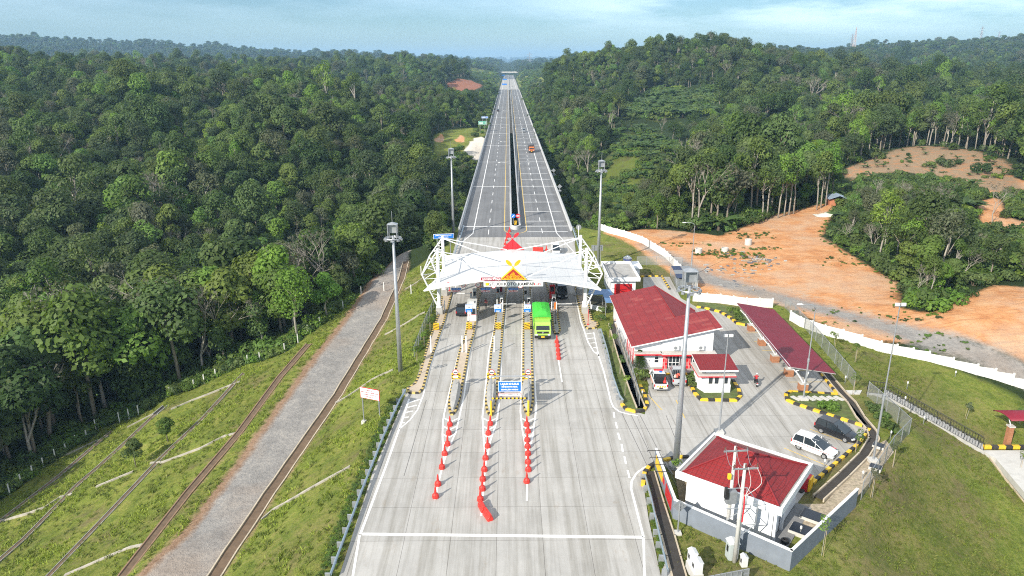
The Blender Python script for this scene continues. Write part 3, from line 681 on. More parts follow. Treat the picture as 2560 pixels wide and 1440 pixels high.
def scatter(name, P, SC, ZS, ROT, VI, protos, kindtag='stuff', lean=None):
    """one object: points carrying instances of the prototype meshes"""
    pc = bpy.data.collections.new(name+'_kinds')
    for i, (mats_, parts) in enumerate(protos):
        V = []; Fq = []; MI = []; RN = []; o = 0
        for q, me_ in enumerate(parts):
            nv = len(me_.vertices); co = np.empty(nv*3, np.float32); me_.vertices.foreach_get('co', co); V.append(co.reshape(-1, 3))
            a = me_.attributes.get('rnd'); rnv = np.full(nv, .5, np.float32)
            if a: a.data.foreach_get('value', rnv)
            RN.append(rnv)
            for p in me_.polygons: Fq.append([v+o for v in p.vertices]); MI.append(q)
            o += nv
        m_ = bpy.data.meshes.new('kind'); m_.from_pydata(np.concatenate(V).tolist(), [], Fq)
        for mm in mats_: m_.materials.append(mm)
        m_.polygons.foreach_set('material_index', MI); at = m_.attributes.new('rnd', 'FLOAT', 'POINT'); at.data.foreach_set('value', np.concatenate(RN)); m_.update()
        pc.objects.link(bpy.data.objects.new(f'k{i:03d}_{name}', m_))
    me_ = bpy.data.meshes.new(name); me_.vertices.add(len(P)); me_.vertices.foreach_set('co', np.asarray(P, np.float32).ravel())
    def fa(nm, typ, arr):
        a = me_.attributes.new(nm, typ, 'POINT'); a.data.foreach_set('vector' if typ == 'FLOAT_VECTOR' else 'value', np.asarray(arr).ravel())
    fa('sc', 'FLOAT_VECTOR', np.stack([SC, SC, SC*ZS], 1).astype(np.float32))
    ln = np.zeros(len(P)) if lean is None else lean
    fa('rt', 'FLOAT_VECTOR', np.stack([ln, np.zeros(len(P)), ROT], 1).astype(np.float32)); fa('vi', 'INT', np.asarray(VI, np.int32))
    o = link(bpy.data.objects.new(name, me_)); tag(o, kind=kindtag)
    ng = bpy.data.node_groups.new(name, 'GeometryNodeTree')
    ng.interface.new_socket('Geometry', in_out='INPUT', socket_type='NodeSocketGeometry'); ng.interface.new_socket('Geometry', in_out='OUTPUT', socket_type='NodeSocketGeometry')
    gi = ng.nodes.new('NodeGroupInput'); go = ng.nodes.new('NodeGroupOutput'); ip = ng.nodes.new('GeometryNodeInstanceOnPoints'); ci = ng.nodes.new('GeometryNodeCollectionInfo')
    ci.inputs['Collection'].default_value = pc; ci.inputs['Separate Children'].default_value = True; ci.inputs['Reset Children'].default_value = True
    ip.inputs['Pick Instance'].default_value = True
    def na(nm, typ):
        q = ng.nodes.new('GeometryNodeInputNamedAttribute'); q.data_type = typ; q.inputs[0].default_value = nm
        return [s for s in q.outputs if s.enabled and s.name == 'Attribute'][0]
    Lk = ng.links.new
    Lk(gi.outputs[0], ip.inputs['Points']); Lk(ci.outputs[0], ip.inputs['Instance']); Lk(na('vi', 'INT'), ip.inputs['Instance Index'])
    e2r = ng.nodes.new('FunctionNodeEulerToRotation'); Lk(na('rt', 'FLOAT_VECTOR'), e2r.inputs[0]); Lk(e2r.outputs[0], ip.inputs['Rotation'])
    Lk(na('sc', 'FLOAT_VECTOR'), ip.inputs['Scale']); Lk(ip.outputs[0], go.inputs[0])
    md = o.modifiers.new('scatter', 'NODES'); md.node_group = ng
    return o
PROT = []; BASE = {}
for k in KN:
    BASE[k] = len(PROT)
    for t, c in VARS[k]: PROT.append(([t.materials[0], c.materials[0]], [t, c]))
gvi = np.array([BASE[KN[k]]+v for k, v in zip(kind, vi)])
scatter('forest', np.stack([TPTS[mass][:, 0], TPTS[mass][:, 1], tz[mass]], 1), sc[mass], zs[mass], rot[mass], gvi[mass], PROT)
# low growth under and beside the trees, young oil palms on the open slopes
SP = [([t.materials[0], c.materials[0]], [t, c]) for t, c in VARS['shrub']]+[([t.materials[0], c.materials[0]], [t, c]) for t, c in VARS['oilpalm']]
def rnd_poly(poly, n):
    P = np.array(poly); lo, hi = P.min(0), P.max(0); q = lo+(hi-lo)*rng.random((n, 2)); return q[in_poly(q, poly)]
ug = [rnd_poly(PSHRUB, 6500), rnd_poly(PHILL2, 7000)]; ugs = [np.full(len(ug[0]), 1.0), np.full(len(ug[1]), 1.9)]; ugp = [.12, .0]; brt = [1, 1]
fl = np.array(FOREST_L)
def along(line, n, w0, w1, step=1.0):
    L = resample([Vector((p[0], p[1], 0)) for p in line], step); out = []
    for _ in range(n):
        i = rng.integers(len(L)-1); a, b = L[i], L[i+1]; d = (b-a).normalized(); nrm = Vector((-d.y, d.x, 0)); p = a.lerp(b, rng.random())+nrm*(w0+(w1-w0)*rng.random()); out.append((p.x, p.y))
    return np.array(out)
sgn = 1
e1 = along(FOREST_L, 1500, .6, 7.5); ug.append(e1); ugs.append(np.full(len(e1), .9)); ugp.append(.03)
near_f = np.concatenate([TPTS[rd_ < 330], TPTS[rd_ < 260]]); near_f = near_f+rng.normal(size=near_f.shape)*2.2
ug.append(near_f); ugs.append(np.full(len(near_f), 1.7)); ugp.append(.04)
rb2 = rnd_poly(PRIGHTB, 2600); ug.append(rb2); ugs.append(np.full(len(rb2), 1.15)); ugp.append(.02)
w1 = GP([(1500, 570), (1560, 545), (1700, 560), (1800, 575), (1890, 560), (1910, 540), (1700, 500), (1500, 520)]); w1p = rnd_poly(w1, 1500); ug.append(w1p); ugs.append(np.full(len(w1p), 1.6)); ugp.append(.0)
sl = rnd_poly([(-26, 178), (-13, 178), (-13, 400), (-30, 400)], 700); sr = rnd_poly([(16.5, 178), (30, 178), (30, 400), (16.5, 400)], 900)
ug += [sl, sr]; ugs += [np.full(len(sl), 1.3), np.full(len(sr), 1.2)]; ugp += [0, .1]
far_s = rnd_poly([(-26, 405), (-14, 405), (-15, 1080), (-30, 1080)], 500); far_r = rnd_poly([(17, 405), (27, 405), (30, 1080), (18, 1080)], 500)
ug += [far_s, far_r]; ugs += [np.full(len(far_s), 1.7), np.full(len(far_r), 1.7)]; ugp += [0, 0]
for sx_ in (-46, 49): bk = rnd_poly([(sx_-26, 1095), (sx_+26, 1095), (sx_+26, 1660), (sx_-26, 1660)], 420); ug.append(bk); ugs.append(np.full(len(bk), 2.2)); ugp.append(0)
cl = rnd_poly(PCLEAR, 170); ug.append(cl); ugs.append(np.full(len(cl), .6)); ugp.append(.75)
cl = rnd_poly(PCLEAR, 90)*1.0; cl = cl[vnoise(cl, 14, 5) > .05]; ug.append(cl); ugs.append(np.full(len(cl), 1.7)); ugp.append(.0)
tr_p = rnd_poly(GP([(2420, 455), (2600, 440), (2600, 610), (2450, 590)], 2), 420); ug.append(tr_p); ugs.append(np.full(len(tr_p), 1.2)); ugp.append(.1)
UP = np.concatenate(ug); US = np.concatenate(ugs)*(.6+.8*rng.random(len(UP))); PP = np.concatenate([np.full(len(a), p) for a, p in zip(ug, ugp)])
bad = (sdf(UP, PSHOUL) > -1) & (rng.random(len(UP)) < .93) | (sdf(UP, PRED) > 0) | np.any([sdf(UP, q) > 0 for q in PTERR], axis=0) | (sdf(UP, PYARD) > -.8) | (sdf(UP, PLAT) > -1.5) | (sdf(UP, PSPOIL) > -1) | (sdf(UP, PFLDL) > .5) | (sdf(UP, PGRAV) > -1) | (sdf(UP, PFARYARD) > -1) | (sdf(UP, PGREEN) > 0)
UP, US, PP = UP[~bad], US[~bad], PP[~bad]
UVI = np.where(rng.random(len(UP)) < PP, 5+rng.integers(0, 2, len(UP)), rng.integers(0, 5, len(UP)))
edge_ = (d_line(UP, FOREST_L) < 9) & (rng.random(len(UP)) < .75); UVI = np.where(edge_, rng.choice([4, 4, 0, 2], len(UP)), UVI)
open_ = (sdf(UP, PSHRUB) > 0) | (sdf(UP, PHILL2) > 0)
UVI = np.where(open_ & (UVI < 5), rng.choice([4, 4, 0, 2, 1, 5], len(UP)), UVI)
US = np.where(open_, US*(.6+.9*rng.random(len(UP))**2), US); dropm = open_ & (vnoise(UP, 9, 41) < -.22); UP, US, UVI = UP[~dropm], US[~dropm], UVI[~dropm]
scatter('undergrowth', np.stack([UP[:, 0], UP[:, 1], Hgt(UP)-.1], 1), US, .8+.5*rng.random(len(UP)), rng.random(len(UP))*6.28, UVI, SP)
# ------------------------------------------------------------------ pavement
def concrete_slab_mat(name, bw=4.05, bh=4.9, col=(.40, .393, .372), x0=0, y0=0, stain=True):
    m, nt, b = newmat(name); L = nt.links; P = pos(nt)
    mp = nn(nt, 'ShaderNodeMapping'); mp.inputs['Location'].default_value = (x0, y0, 0); L.new(P, mp.inputs[0])
    br = nn(nt, 'ShaderNodeTexBrick'); br.offset = 0; br.squash = 1
    br.inputs['Scale'].default_value = 1; br.inputs['Brick Width'].default_value = bw; br.inputs['Row Height'].default_value = bh; br.inputs['Mortar Size'].default_value = .022; br.inputs['Mortar Smooth'].default_value = .3
    br.inputs['Color1'].default_value = (*[c*.955 for c in col], 1); br.inputs['Color2'].default_value = (*[c*1.035 for c in col], 1); br.inputs['Mortar'].default_value = (.16, .15, .14, 1)
    L.new(mp.outputs[0], br.inputs[0])
    n1 = noise_val(nt, P, .22, 6, .7); n2 = noise_val(nt, P, 1.0, 5, .65, (1.5, .05, 1)); n3 = noise_val(nt, P, 3.5, 4, .7)
    c = mix(nt, 1.0, br.outputs[0], ramp(nt, n1, [(.3, .86), (.7, 1.1)]), 'MULTIPLY')
    if stain:
        c = mix(nt, 1.0, c, ramp(nt, n2, [(.34, (.74, .722, .685)), (.56, (1.03, 1.02, 1.01))]), 'MULTIPLY')
        n4 = noise_val(nt, P, .55, 5, .75, (1, .45, 1)); c = mix(nt, ramp(nt, n4, [(.60, 0.0), (.72, .5)]), c, (.28, .235, .18))
    c = mix(nt, 1.0, c, ramp(nt, n3, [(.3, .95), (.7, 1.04)]), 'MULTIPLY')
    L.new(c, b.inputs['Base Color']); b.inputs['Roughness'].default_value = .85; b.inputs['Specular IOR Level'].default_value = .25
    return m
CONC = concrete_slab_mat('plaza_concrete', x0=1.2, y0=1.5)
CONC2 = concrete_slab_mat('yard_concrete', 4.6, 5.0, (.39, .383, .362), .8, 0)
CONCF = concrete_slab_mat('far_concrete', 3.6, 12, (.40, .395, .375))
CGREY = mat('concrete_grey', (.36, .355, .335), .85, .14, 1.4, dirt=.35, dirtcol=(.2, .19, .17))
CLIGHT = mat('concrete_pale', (.50, .49, .46), .85, .12, 1.4, dirt=.25, dirtcol=(.3, .27, .22))
CTAN = mat('concrete_tan', (.46, .38, .29), .85, .12, 1.2, dirt=.3, dirtcol=(.3, .26, .2))
CBEIGE = mat('channel_beige', (.48, .41, .31), .9, .15, 1.2, dirt=.4, dirtcol=(.25, .19, .12))
CBROWN = mat('channel_brown', (.14, .095, .06), .95, .25, 1.5)
CDARK = mat('channel_dark', (.045, .04, .035), .95, .2, 1.5)
WHITE = mat('road_paint_white', (.78, .78, .76), .6, .06, 3, dirt=.25, dirtcol=(.5, .48, .45))
YELLOW_L = mat('road_paint_yellow', (.62, .44, .12), .6, .08, 3)
KY = mat('kerb_yellow', (.72, .46, .03), .6, .1, 2, dirt=.3, dirtcol=(.35, .28, .12)); KB = mat('kerb_black', (.035, .033, .03), .7, .2, 2, dirt=.4, dirtcol=(.16, .14, .11))
KYD = mat('kerb_yellow_dusty', (.54, .40, .13), .7, .12, 2, dirt=.4, dirtcol=(.36, .30, .2))
def asphalt_mat(name, col):
    m, nt, b = newmat(name); L = nt.links; P = pos(nt)
    n1 = noise_val(nt, P, .12, 6, .7); n2 = noise_val(nt, P, 1.0, 5, .65, (1.1, .012, 1)); n3 = noise_val(nt, P, 5, 3, .7)
    c = mix(nt, 1.0, ramp(nt, n1, [(.3, tuple(v*.85 for v in col)), (.7, tuple(v*1.15 for v in col))]), ramp(nt, n2, [(.35, .82), (.65, 1.15)]), 'MULTIPLY')
    c = mix(nt, 1.0, c, ramp(nt, n3, [(.3, .88), (.7, 1.12)]), 'MULTIPLY')
    L.new(c, b.inputs['Base Color']); b.inputs['Roughness'].default_value = .8; b.inputs['Specular IOR Level'].default_value = .3; return m
ASPH = asphalt_mat('asphalt', (.165, .167, .170))
def sheet(name, poly, z, m, th=.25, kind='structure', parent=None):
    o = MB().prism([tuple(p[:2]) for p in poly], z-th, z).build(name, m, parent)
    if kind: tag(o, kind=kind)
    return o
YG = 164.0
leftE = GP([(848, 1440), (932, 1180), (1013, 990), (1020, 972), (1040, 950), (1063, 880), (1083, 822), (1098, 782), (1110, 728)])
x_l0 = -12.3; 
PLAZA = [(-15.2, -30), (13.2, -30), (13.1, 50)]+GP([(1652, 1440), (1622, 1300), (1609, 1215), (1614, 1180), (1640, 1158), (1700, 1140)])+GP([(1700, 1036), (1612, 1036), (1575, 1026), (1553, 1000), (1535, 950), (1518, 890), (1500, 838), (1478, 790), (1462, 740)])+[(13.6, 135), (15.5, YG), (-12.3, YG), (-12.0, 128)]+leftE[::-1]
sheet('pavement', PLAZA, 0, CONC)
YARD = GP([(1700, 1036), (1700, 1140), (1655, 1155), (1690, 1195), (1760, 1330), (1990, 1262), (2022, 1218), (2150, 1106), (2172, 1072), (2050, 1032), (1982, 1010), (1968, 990), (1985, 978), (2095, 985), (2045, 925)])+[(41.6, 105), (37.0, 105.6)]+GP([(1852, 812), (1800, 780), (1742, 768), (1702, 745), (1674, 692), (1608, 692), (1608, 725), (1560, 735), (1590, 880), (1622, 960), (1617, 1010), (1612, 1036)])
sheet('yard_pavement', YARD, -.003, CONC2)
# motorway: two asphalt carriageways on a viaduct, concrete beyond
tag(MB().bbox(-12.3, 15.5, YG, 176, -.3, .0).build('road', ASPH), kind='structure')
for x0, x1 in ((-12.3, .75), (2.6, 15.5)):
    tag(MB().bbox(x0, x1, 176, 1050, -1.1, 0).bbox(x0+2, x1-2, 177, 400, -2.6, -1.1).build('road', ASPH), kind='structure')
tag(MB().bbox(.75, 2.6, 420, 1050, -1, -.35).build('median_strip', mat('median_soil', (.22, .20, .16), .95, .3, .3)), kind='structure')
tag(MB().bbox(-12.3, 15.5, 1050, 1620, -.9, 0).build('road', CONCF), kind='structure')
tag(MB().bbox(-12.3, 15.5, 1620, 2060, -.9, 0).build('road', ASPH), kind='structure')
def ribbon(mb, pts, w, z=.004, closed=False):
    P = [Vector((p[0], p[1])) for p in pts]; n = len(P); L = []; Rr = []
    for i in range(n):
        a = P[(i-1) % n] if closed or i else P[i]; b = P[(i+1) % n] if closed or i < n-1 else P[i]
        d = (b-a).normalized(); q = Vector((-d.y, d.x))*w/2; L.append(P[i]+q); Rr.append(P[i]-q)
    vs = [(p.x, p.y, z) for p in L]+[(p.x, p.y, z) for p in Rr]
    m = n if closed else n-1
    mb.add(vs, [(i, n+i, n+(i+1) % n, (i+1) % n) for i in range(m)])
mk = MB()
def wl(pix, w=.16, z=.004): ribbon(mk, GP(pix), w, z)
wl([(882, 1440), (899, 1338)], .2); wl([(901, 1335), (965, 1165), (1002, 1061), (1023, 997)], .22)
wl([(905, 1335), (1608, 1343)], .36)
wl([(999, 1072), (1025, 1050), (1044, 1024), (1058, 988), (1072, 930), (1095, 860), (1113, 805), (1140, 715)], .16)
for k in range(5):
    t = k/5+.08; a = Vector((1019, 1003)).lerp(Vector((1000, 1064)), t); b = Vector((1056, 992)).lerp(Vector((1006, 1066)), t); wl([tuple(a), tuple(b)], .22, .006)
wl([(1611, 1440), (1609, 1346)], .2); wl([(1609, 1343), (1578, 1222), (1579, 1203), (1592, 1182), (1610, 1169), (1636, 1158)], .2)
isl = {1: ([(1189, 735), (1175, 772), (1160, 847), (1147, 880), (1128, 960), (1112, 1027), (1107, 1055), (1106, 1087), (1108, 1125), (1111, 1150)], [(1201, 747), (1186, 835), (1175, 880), (1160, 990), (1150, 1035), (1140, 1080), (1122, 1120), (1111, 1150), (1100, 1190), (1087, 1250)]),
       2: ([(1246, 722), (1235, 822), (1222, 880), (1209, 1017), (1206, 1042), (1208, 1080), (1212, 1130), (1212, 1172)], [(1269, 722), (1261, 822), (1254, 900), (1247, 1020), (1240, 1060), (1226, 1102), (1213, 1165), (1208, 1220), (1203, 1290)]),
       3: ([(1306, 722), (1305, 880), (1301, 1030), (1306, 1075), (1315, 1125), (1317, 1155)], [(1329, 722), (1333, 880), (1341, 1020), (1337, 1050), (1331, 1095), (1322, 1125), (1317, 1160), (1318, 1200), (1317, 1252)])}
for k, (a, b) in isl.items():
    wl(a, .18); wl(b, .18, .006)
    for j in range(5):
        yy = 1045+j*20
        def at(L): 
            for p, q in zip(L[:-1], L[1:]):
                if p[1] <= yy <= q[1]: return p[0]+(q[0]-p[0])*(yy-p[1])/(q[1]-p[1])
        xa, xb = at(a), at(b)
        if xa and xb and xb-xa > 6: wl([(xa, yy), ((xa+xb)/2, yy+9)], .2, .007); wl([((xa+xb)/2, yy+9), (xb, yy)], .2, .007)
wl([(1393, 880), (1405, 955)], .18)
wl([(1437, 725), (1443, 760), (1452, 805), (1459, 822), (1470, 855), (1485, 880), (1496, 887), (1510, 930), (1527, 1003), (1534, 1018), (1548, 1029), (1570, 1035), (1595, 1039)], .2)
wl([(1484, 830), (1497, 890)], .16)
for k in range(5):
    t = k/5+.04; a = Vector((1484, 830)).lerp(Vector((1497, 890)), t); b = Vector((1461, 833)).lerp(Vector((1495, 890)), t); wl([tuple(a), tuple(b)], .2, .006)
for a, b in [((1534, 1030), (1536, 1044)), ((1539, 1055), (1543, 1071)), ((1545, 1082), (1550, 1100)), ((1554, 1110), (1557, 1130)), ((1561, 1141), (1565, 1160)), ((1569, 1175), (1574, 1195))]: wl([a, b], .2)
# lines on the motorway
for y in range(0):
    pass
def seg(x0, y0, x1, y1, w, z=.004): ribbon(mk, [(x0, y0), (x1, y1)], w, z)
seg(-8.7, 168, -8.7, 1045, .24); seg(11.6, 168, 11.6, 1045, .24); seg(-8.7, 168, -12, 155, .2); seg(11.6, 168, 14.8, 146, .2)
seg(-8.7, 1045, -8.7, 2050, .3); seg(11.6, 1045, 11.6, 2050, .3)
y = 167.0
while y < 1040:
    seg(-4.95, y, -4.95, y+5, .17 if y < 400 else .24); seg(8.15, y+1, 8.15, y+6, .17 if y < 400 else .24); y += 13
y = 175.6; k = 0
while y < 1000:
    seg(-12, y, .6, y, .45, .007); seg(2.8, y, 15.1, y, .45, .007); y += 59.5; k += 1
for yy in [169.5, 181.5, 194, 207.5, 220.5, 249, 263, 277, 306, 320, 336, 368, 386, 403, 425, 440]: seg(4.5, yy, 14.4, yy, .34, .007)
for yy, xa in [(158, 4), (149, 4), (141.5, 3), (135, 3)]: seg(xa, yy, 13.6, yy, .2, .007)
seg(-11.6, 138, -3, 138, .2, .007)
tag(mk.build('road_markings', WHITE), kind='structure')
mk = MB()
seg(-1.1, 172, -1.1, 1045, .2); seg(4.4, 172, 4.4, 1045, .2)
arc = [(1.65+2.75*math.cos(a), 172+4.2*math.sin(a)) for a in [math.pi+math.pi*i/14 for i in range(15)]]
ribbon(mk, arc, .2, .004)
for k in range(9):
    a = G(2035, 1000+0); 
bay = [((2075, 1042), (2160, 1075))]
for (p, q) in [((2025, 1073), (2128, 1110)), ((1990, 1092), (2098, 1133)), ((1960, 1120), (2070, 1165)), ((1940, 1150), (2015, 1185)), ((1690, 1000), (1712, 1045)), ((1618, 985), (1655, 1025))]: wl([p, q], .12)
for yy in (84, 87.5, 91, 94.5, 98, 101.5): seg(36.4, yy, 41.2, yy, .12)
wl([(2148, 1104), (2018, 1214)], .1)
tag(mk.build('road_markings', YELLOW_L), kind='structure')
JO = mat('joint_dark', (.13, .125, .12), .9); mk = MB()
for a, b in [((1010, 1190), (1066, 1000)), ((1640, 1210), (1555, 1034)), ((1672, 1230), (1577, 1036)), ((1700, 1230), (1600, 1038)), ((1745, 1240), (1665, 1038))]: wl([a, b], .06, .003)
tag(mk.build('joint_lines', JO), kind='structure')
# wheel-worn dark bands
# ------------------------------------------------------------------ kerbs, islands
def kerb_mb(pts, w=.3, h=.2, step=.55, closed=False, z0=0.0, mb=None):
    P = resample([Vector((p[0], p[1], 0)) for p in (list(pts)+[pts[0]] if closed else pts)], step)
    mb = mb or MB(); n = len(P); Ls = []; Rs = []
    for i in range(n):
        a = P[i-1] if i else (P[-2] if closed else P[0]); b = P[i+1] if i < n-1 else (P[1] if closed else P[-1])
        d = (b-a).normalized(); q = Vector((-d.y, d.x, 0))*w/2; Ls.append(P[i]+q); Rs.append(P[i]-q)
    for i in range(n-1):
        a, b, c, d = Ls[i], Rs[i], Rs[i+1], Ls[i+1]; zt = Vector((0, 0, z0+h)); zb = Vector((0, 0, z0-.1))
        mb.add([a+zb, b+zb, c+zb, d+zb, a+zt, b+zt, c+zt, d+zt], [(4, 5, 6, 7), (0, 1, 5, 4), (2, 3, 7, 6), (1, 2, 6, 5), (3, 0, 4, 7)], i % 2)
    return mb
def kerb(pix, name='kerb', w=.3, h=.2, step=.6, closed=False, world=False, dusty=False):
    o = kerb_mb(pix if world else GP(pix), w, h, step, closed).build(name, [KYD if dusty else KY, KB]); tag(o, kind='structure'); return o
def offset_in(poly, d):
    n = len(poly); out = []; A = sum(poly[i][0]*poly[(i+1) % n][1]-poly[(i+1) % n][0]*poly[i][1] for i in range(n)); s = 1 if A > 0 else -1
    for i in range(n):
        a, b, c = Vector(poly[i-1]), Vector(poly[i]), Vector(poly[(i+1) % n]); n1 = (b-a).normalized(); n2 = (c-b).normalized()
        q = Vector((-(n1.y+n2.y), n1.x+n2.x)); q = q.normalized() if q.length > .01 else Vector((-n1.y, n1.x)); out.append(tuple(b+q*s*d))
    return out
def island(label, pix, m, world=False, closed=True, h=.2):
    poly = pix if world else GP(pix)
    c = Vector(poly[0]); e = empty('toll_island', (c.x, c.y, 0), 0, label, 'traffic island', 'kerbed islands of the toll lanes')
    loc = [(p[0]-c.x, p[1]-c.y) for p in poly]
    MB().prism(offset_in(loc, .12), -.1, h-.03).build('slab', m, e)
    kerb_mb(offset_in(loc, .13), .28, h, .5, closed).build('kerb', [KYD, KB], e)
    return e
def xat(pix): return [G(*p) for p in pix]
def straight(L, Rr, nose, ytop=131.0):
    l = GP(L); r = GP(Rr); n = GP(nose)
    a, b = Vector(l[0]), Vector(l[1]); d = (a-b).normalized(); l0 = a+d*((ytop-a.y)/d.y) if a.y < ytop else a
    a, b = Vector(r[0]), Vector(r[1]); d = (a-b).normalized(); r0 = a+d*((ytop-a.y)/d.y) if a.y < ytop else a
    mid = (Vector((l0.x, ytop))+Vector((r0.x, ytop)))/2
    return [tuple(l0)]+l+n+r[::-1]+[tuple(r0), (mid.x+.3, ytop+1.6), (mid.x-.3, ytop+1.6)]
I1 = straight([(1189, 735), (1175, 772), (1160, 847), (1147, 880), (1136, 930), (1125, 980), (1120, 1012), (1122, 1030)], [(1202, 735), (1186, 835), (1174, 880), (1162, 942), (1152, 995), (1142, 1027)], [(1127, 1039), (1132, 1039)])
I2 = straight([(1246, 720), (1235, 822), (1226, 880), (1219, 955), (1212, 1005), (1215, 1030)], [(1267, 720), (1259, 810), (1254, 880), (1247, 942), (1242, 1000), (1236, 1030)], [(1223, 1039), (1229, 1039)])
I3 = straight([(1307, 720), (1306, 880), (1305, 1005), (1311, 1030)], [(1327, 720), (1332, 880), (1335, 1005), (1329, 1030)], [(1318, 1040), (1322, 1040)])
I4 = straight([(1367, 720), (1372, 735), (1382, 826)], [(1387, 720), (1397, 797), (1402, 826)], [(1387, 836), (1398, 836)])
i1 = island('leftmost toll lane island, tan slab, carrying the white booth', I1, CTAN, True)
i2 = island('toll lane island with the blue board gantry left leg on its nose', I2, CGREY, True)
i3 = island('toll lane island left of the green truck', I3, CGREY, True)
i4 = island('short toll lane island right of the green truck', I4, CGREY, True)
SWL = GP([(1107, 728), (1097, 782), (1082, 822), (1067, 867), (1058, 900), (1047, 938), (1036, 961), (1017, 972), (1020, 984), (1048, 985), (1060, 972), (1075, 915), (1086, 880), (1112, 805), (1132, 728)])
island('long tan walkway island along the left edge of the toll plaza', SWL, CTAN, True)
SWR = GP([(1437, 718), (1445, 760), (1456, 800), (1462, 818), (1470, 824), (1488, 822), (1496, 815), (1494, 807), (1481, 803), (1475, 775), (1463, 718)])
island('tan walkway island at the right edge under the canopy columns', SWR, CTAN, True)
CHY = mat('board_yellow', (.78, .47, .02), .5, .05); CHB = mat('board_black', (.02, .02, .02), .5, .05)
def chevron(mb, cx, y, z, w, h, n=3, style='up', t=.05):
    """yellow board with black chevrons facing -y"""
    mb.box((cx, y, z), (w, t, h), 0)
    for k in range(n):
        th = h/n*.42; zz = z-h/2+h/n*(k+.42)
        for s in (-1, 1):
            if style == 'up': a, b = (cx, zz+h/n*.28), (cx+s*w*.48, zz-h/n*.26)
            elif s == 1: continue
            else: q = 1 if style == 'left' else -1; a, b = (cx-w*.48, zz+q*h/n*.4), (cx+w*.48, zz-q*h/n*.4)
            if a[0] > b[0]: a, b = b, a
            c0 = lambda v: min(z+h/2, max(z-h/2, v))
            mb.add([(a[0], y-t/2-.006, c0(a[1]-th/2)), (b[0], y-t/2-.006, c0(b[1]-th/2)), (b[0], y-t/2-.006, c0(b[1]+th/2)), (a[0], y-t/2-.006, c0(a[1]+th/2))], [(0, 1, 2, 3)], 1)
STEEL = mat('galvanised_steel', (.40, .42, .44), .42, .12, 2.5, metal=.55, dirt=.2, dirtcol=(.3, .3, .3))
WPAINT = mat('white_paint', (.76, .77, .77), .45, .05, 1.5, dirt=.12, dirtcol=(.55, .53, .5))
RPAINT = mat('red_paint', (.48, .018, .022), .5, .08, 2)
for (e, pix, lab) in ((1, (1131, 1036), 'grey wedge crash block on the leftmost island nose'), (2, (1226, 1036), 'grey wedge crash block under the blue board gantry left leg'), (3, (1320, 1037), 'grey wedge crash block under the blue board gantry right leg')):
    q = G(*pix); t = empty('crash_block', (q.x, q.y+.6, .2), 0, lab, 'crash block', 'wedge crash blocks on the island noses')
    MB().loft([[(-w, yy, 0), (w, yy, 0), (w*.55, yy, hh), (-w*.55, yy, hh)] for yy, w, hh in ((0, .12, .3), (1.5, .42, .55), (4.0, .62, .95), (6.4, .6, 1.05))]).build('block', CGREY, t)
    mb = MB(); chevron(mb, 0, 6.5, 1.5, 1.15, .8, 2, 'up' if e < 3 else 'up'); mb.build('chevron_board', [CHY, CHB], t)
# planting strips with striped kerbs in the compound
GRASSM = mat('verge_grass', (.085, .115, .03), .95, .4, 1.6, bump=.6, dirt=.5, dirtcol=(.17, .13, .07))
def bed(pix, z=.1, m=None):
    return sheet('grass_bed', GP(pix), z, m or GRASSM, .3)
B1 = [(1530, 850), (1548, 868), (1577, 935), (1610, 985), (1619, 1012), (1610, 1026), (1590, 1031), (1568, 1026), (1555, 1008), (1538, 958), (1522, 895), (1508, 838)]
bed(B1); kerb([(1554, 1012), (1566, 1025), (1588, 1031), (1610, 1027), (1618, 1014), (1612, 990), (1600, 965)], w=.4, h=.25, step=.8)
B2 = [(1712, 935), (1724, 960), (1737, 985), (1755, 1000), (1840, 1001), (1851, 990), (1845, 975), (1830, 950), (1800, 930), (1760, 925)]
bed(B2); kerb([(1712, 935), (1724, 960), (1737, 985), (1752, 1001), (1840, 1003), (1851, 992), (1846, 975), (1832, 952)], w=.42, h=.25, step=.8)
kerb([(1596, 938), (1630, 938)], w=.35, h=.22, step=.8); kerb([(1660, 937), (1712, 936)], w=.35, h=.22, step=.8)
bed([(1640, 925), (1715, 922), (1790, 922), (1770, 930), (1712, 936), (1640, 937)])
B3 = [(1972, 978), (1963, 992), (1972, 1003), (2050, 1030), (2172, 1069), (2150, 1040), (2125, 1010), (2100, 990)]
bed(B3); kerb([(1978, 980), (1964, 988), (1968, 1002), (1985, 1010), (2050, 1032), (2175, 1072)], w=.42, h=.25, step=.8)
kerb([(2173, 1074), (2150, 1107), (2100, 1150), (2020, 1217), (2000, 1232)], w=.35, h=.2, step=.8)
kerb([(1978, 980), (2093, 986)], w=.3, h=.2, step=.8); kerb([(2093, 985), (2045, 925)], w=.42, h=.25, step=.8)
B4 = [(1742, 770), (1800, 780), (1850, 812), (1890, 815), (1880, 795), (1850, 775), (1800, 762), (1745, 755)]
bed(B4); kerb([(1742, 769), (1762, 772), (1800, 781), (1828, 797), (1842, 810), (1862, 814), (1888, 813)], w=.45, h=.28, step=.85)
kerb([(1602, 692), (1654, 691)], w=.3, h=.2, step=.7); kerb([(1654, 691), (1674, 724)], w=.3, h=.2, step=.7)
kerb([(1607, 1216), (1611, 1185), (1622, 1170), (1640, 1160)], w=.4, h=.28, step=.8); kerb([(1660, 1152), (1690, 1144), (1722, 1144)], w=.35, h=.22, step=.8)
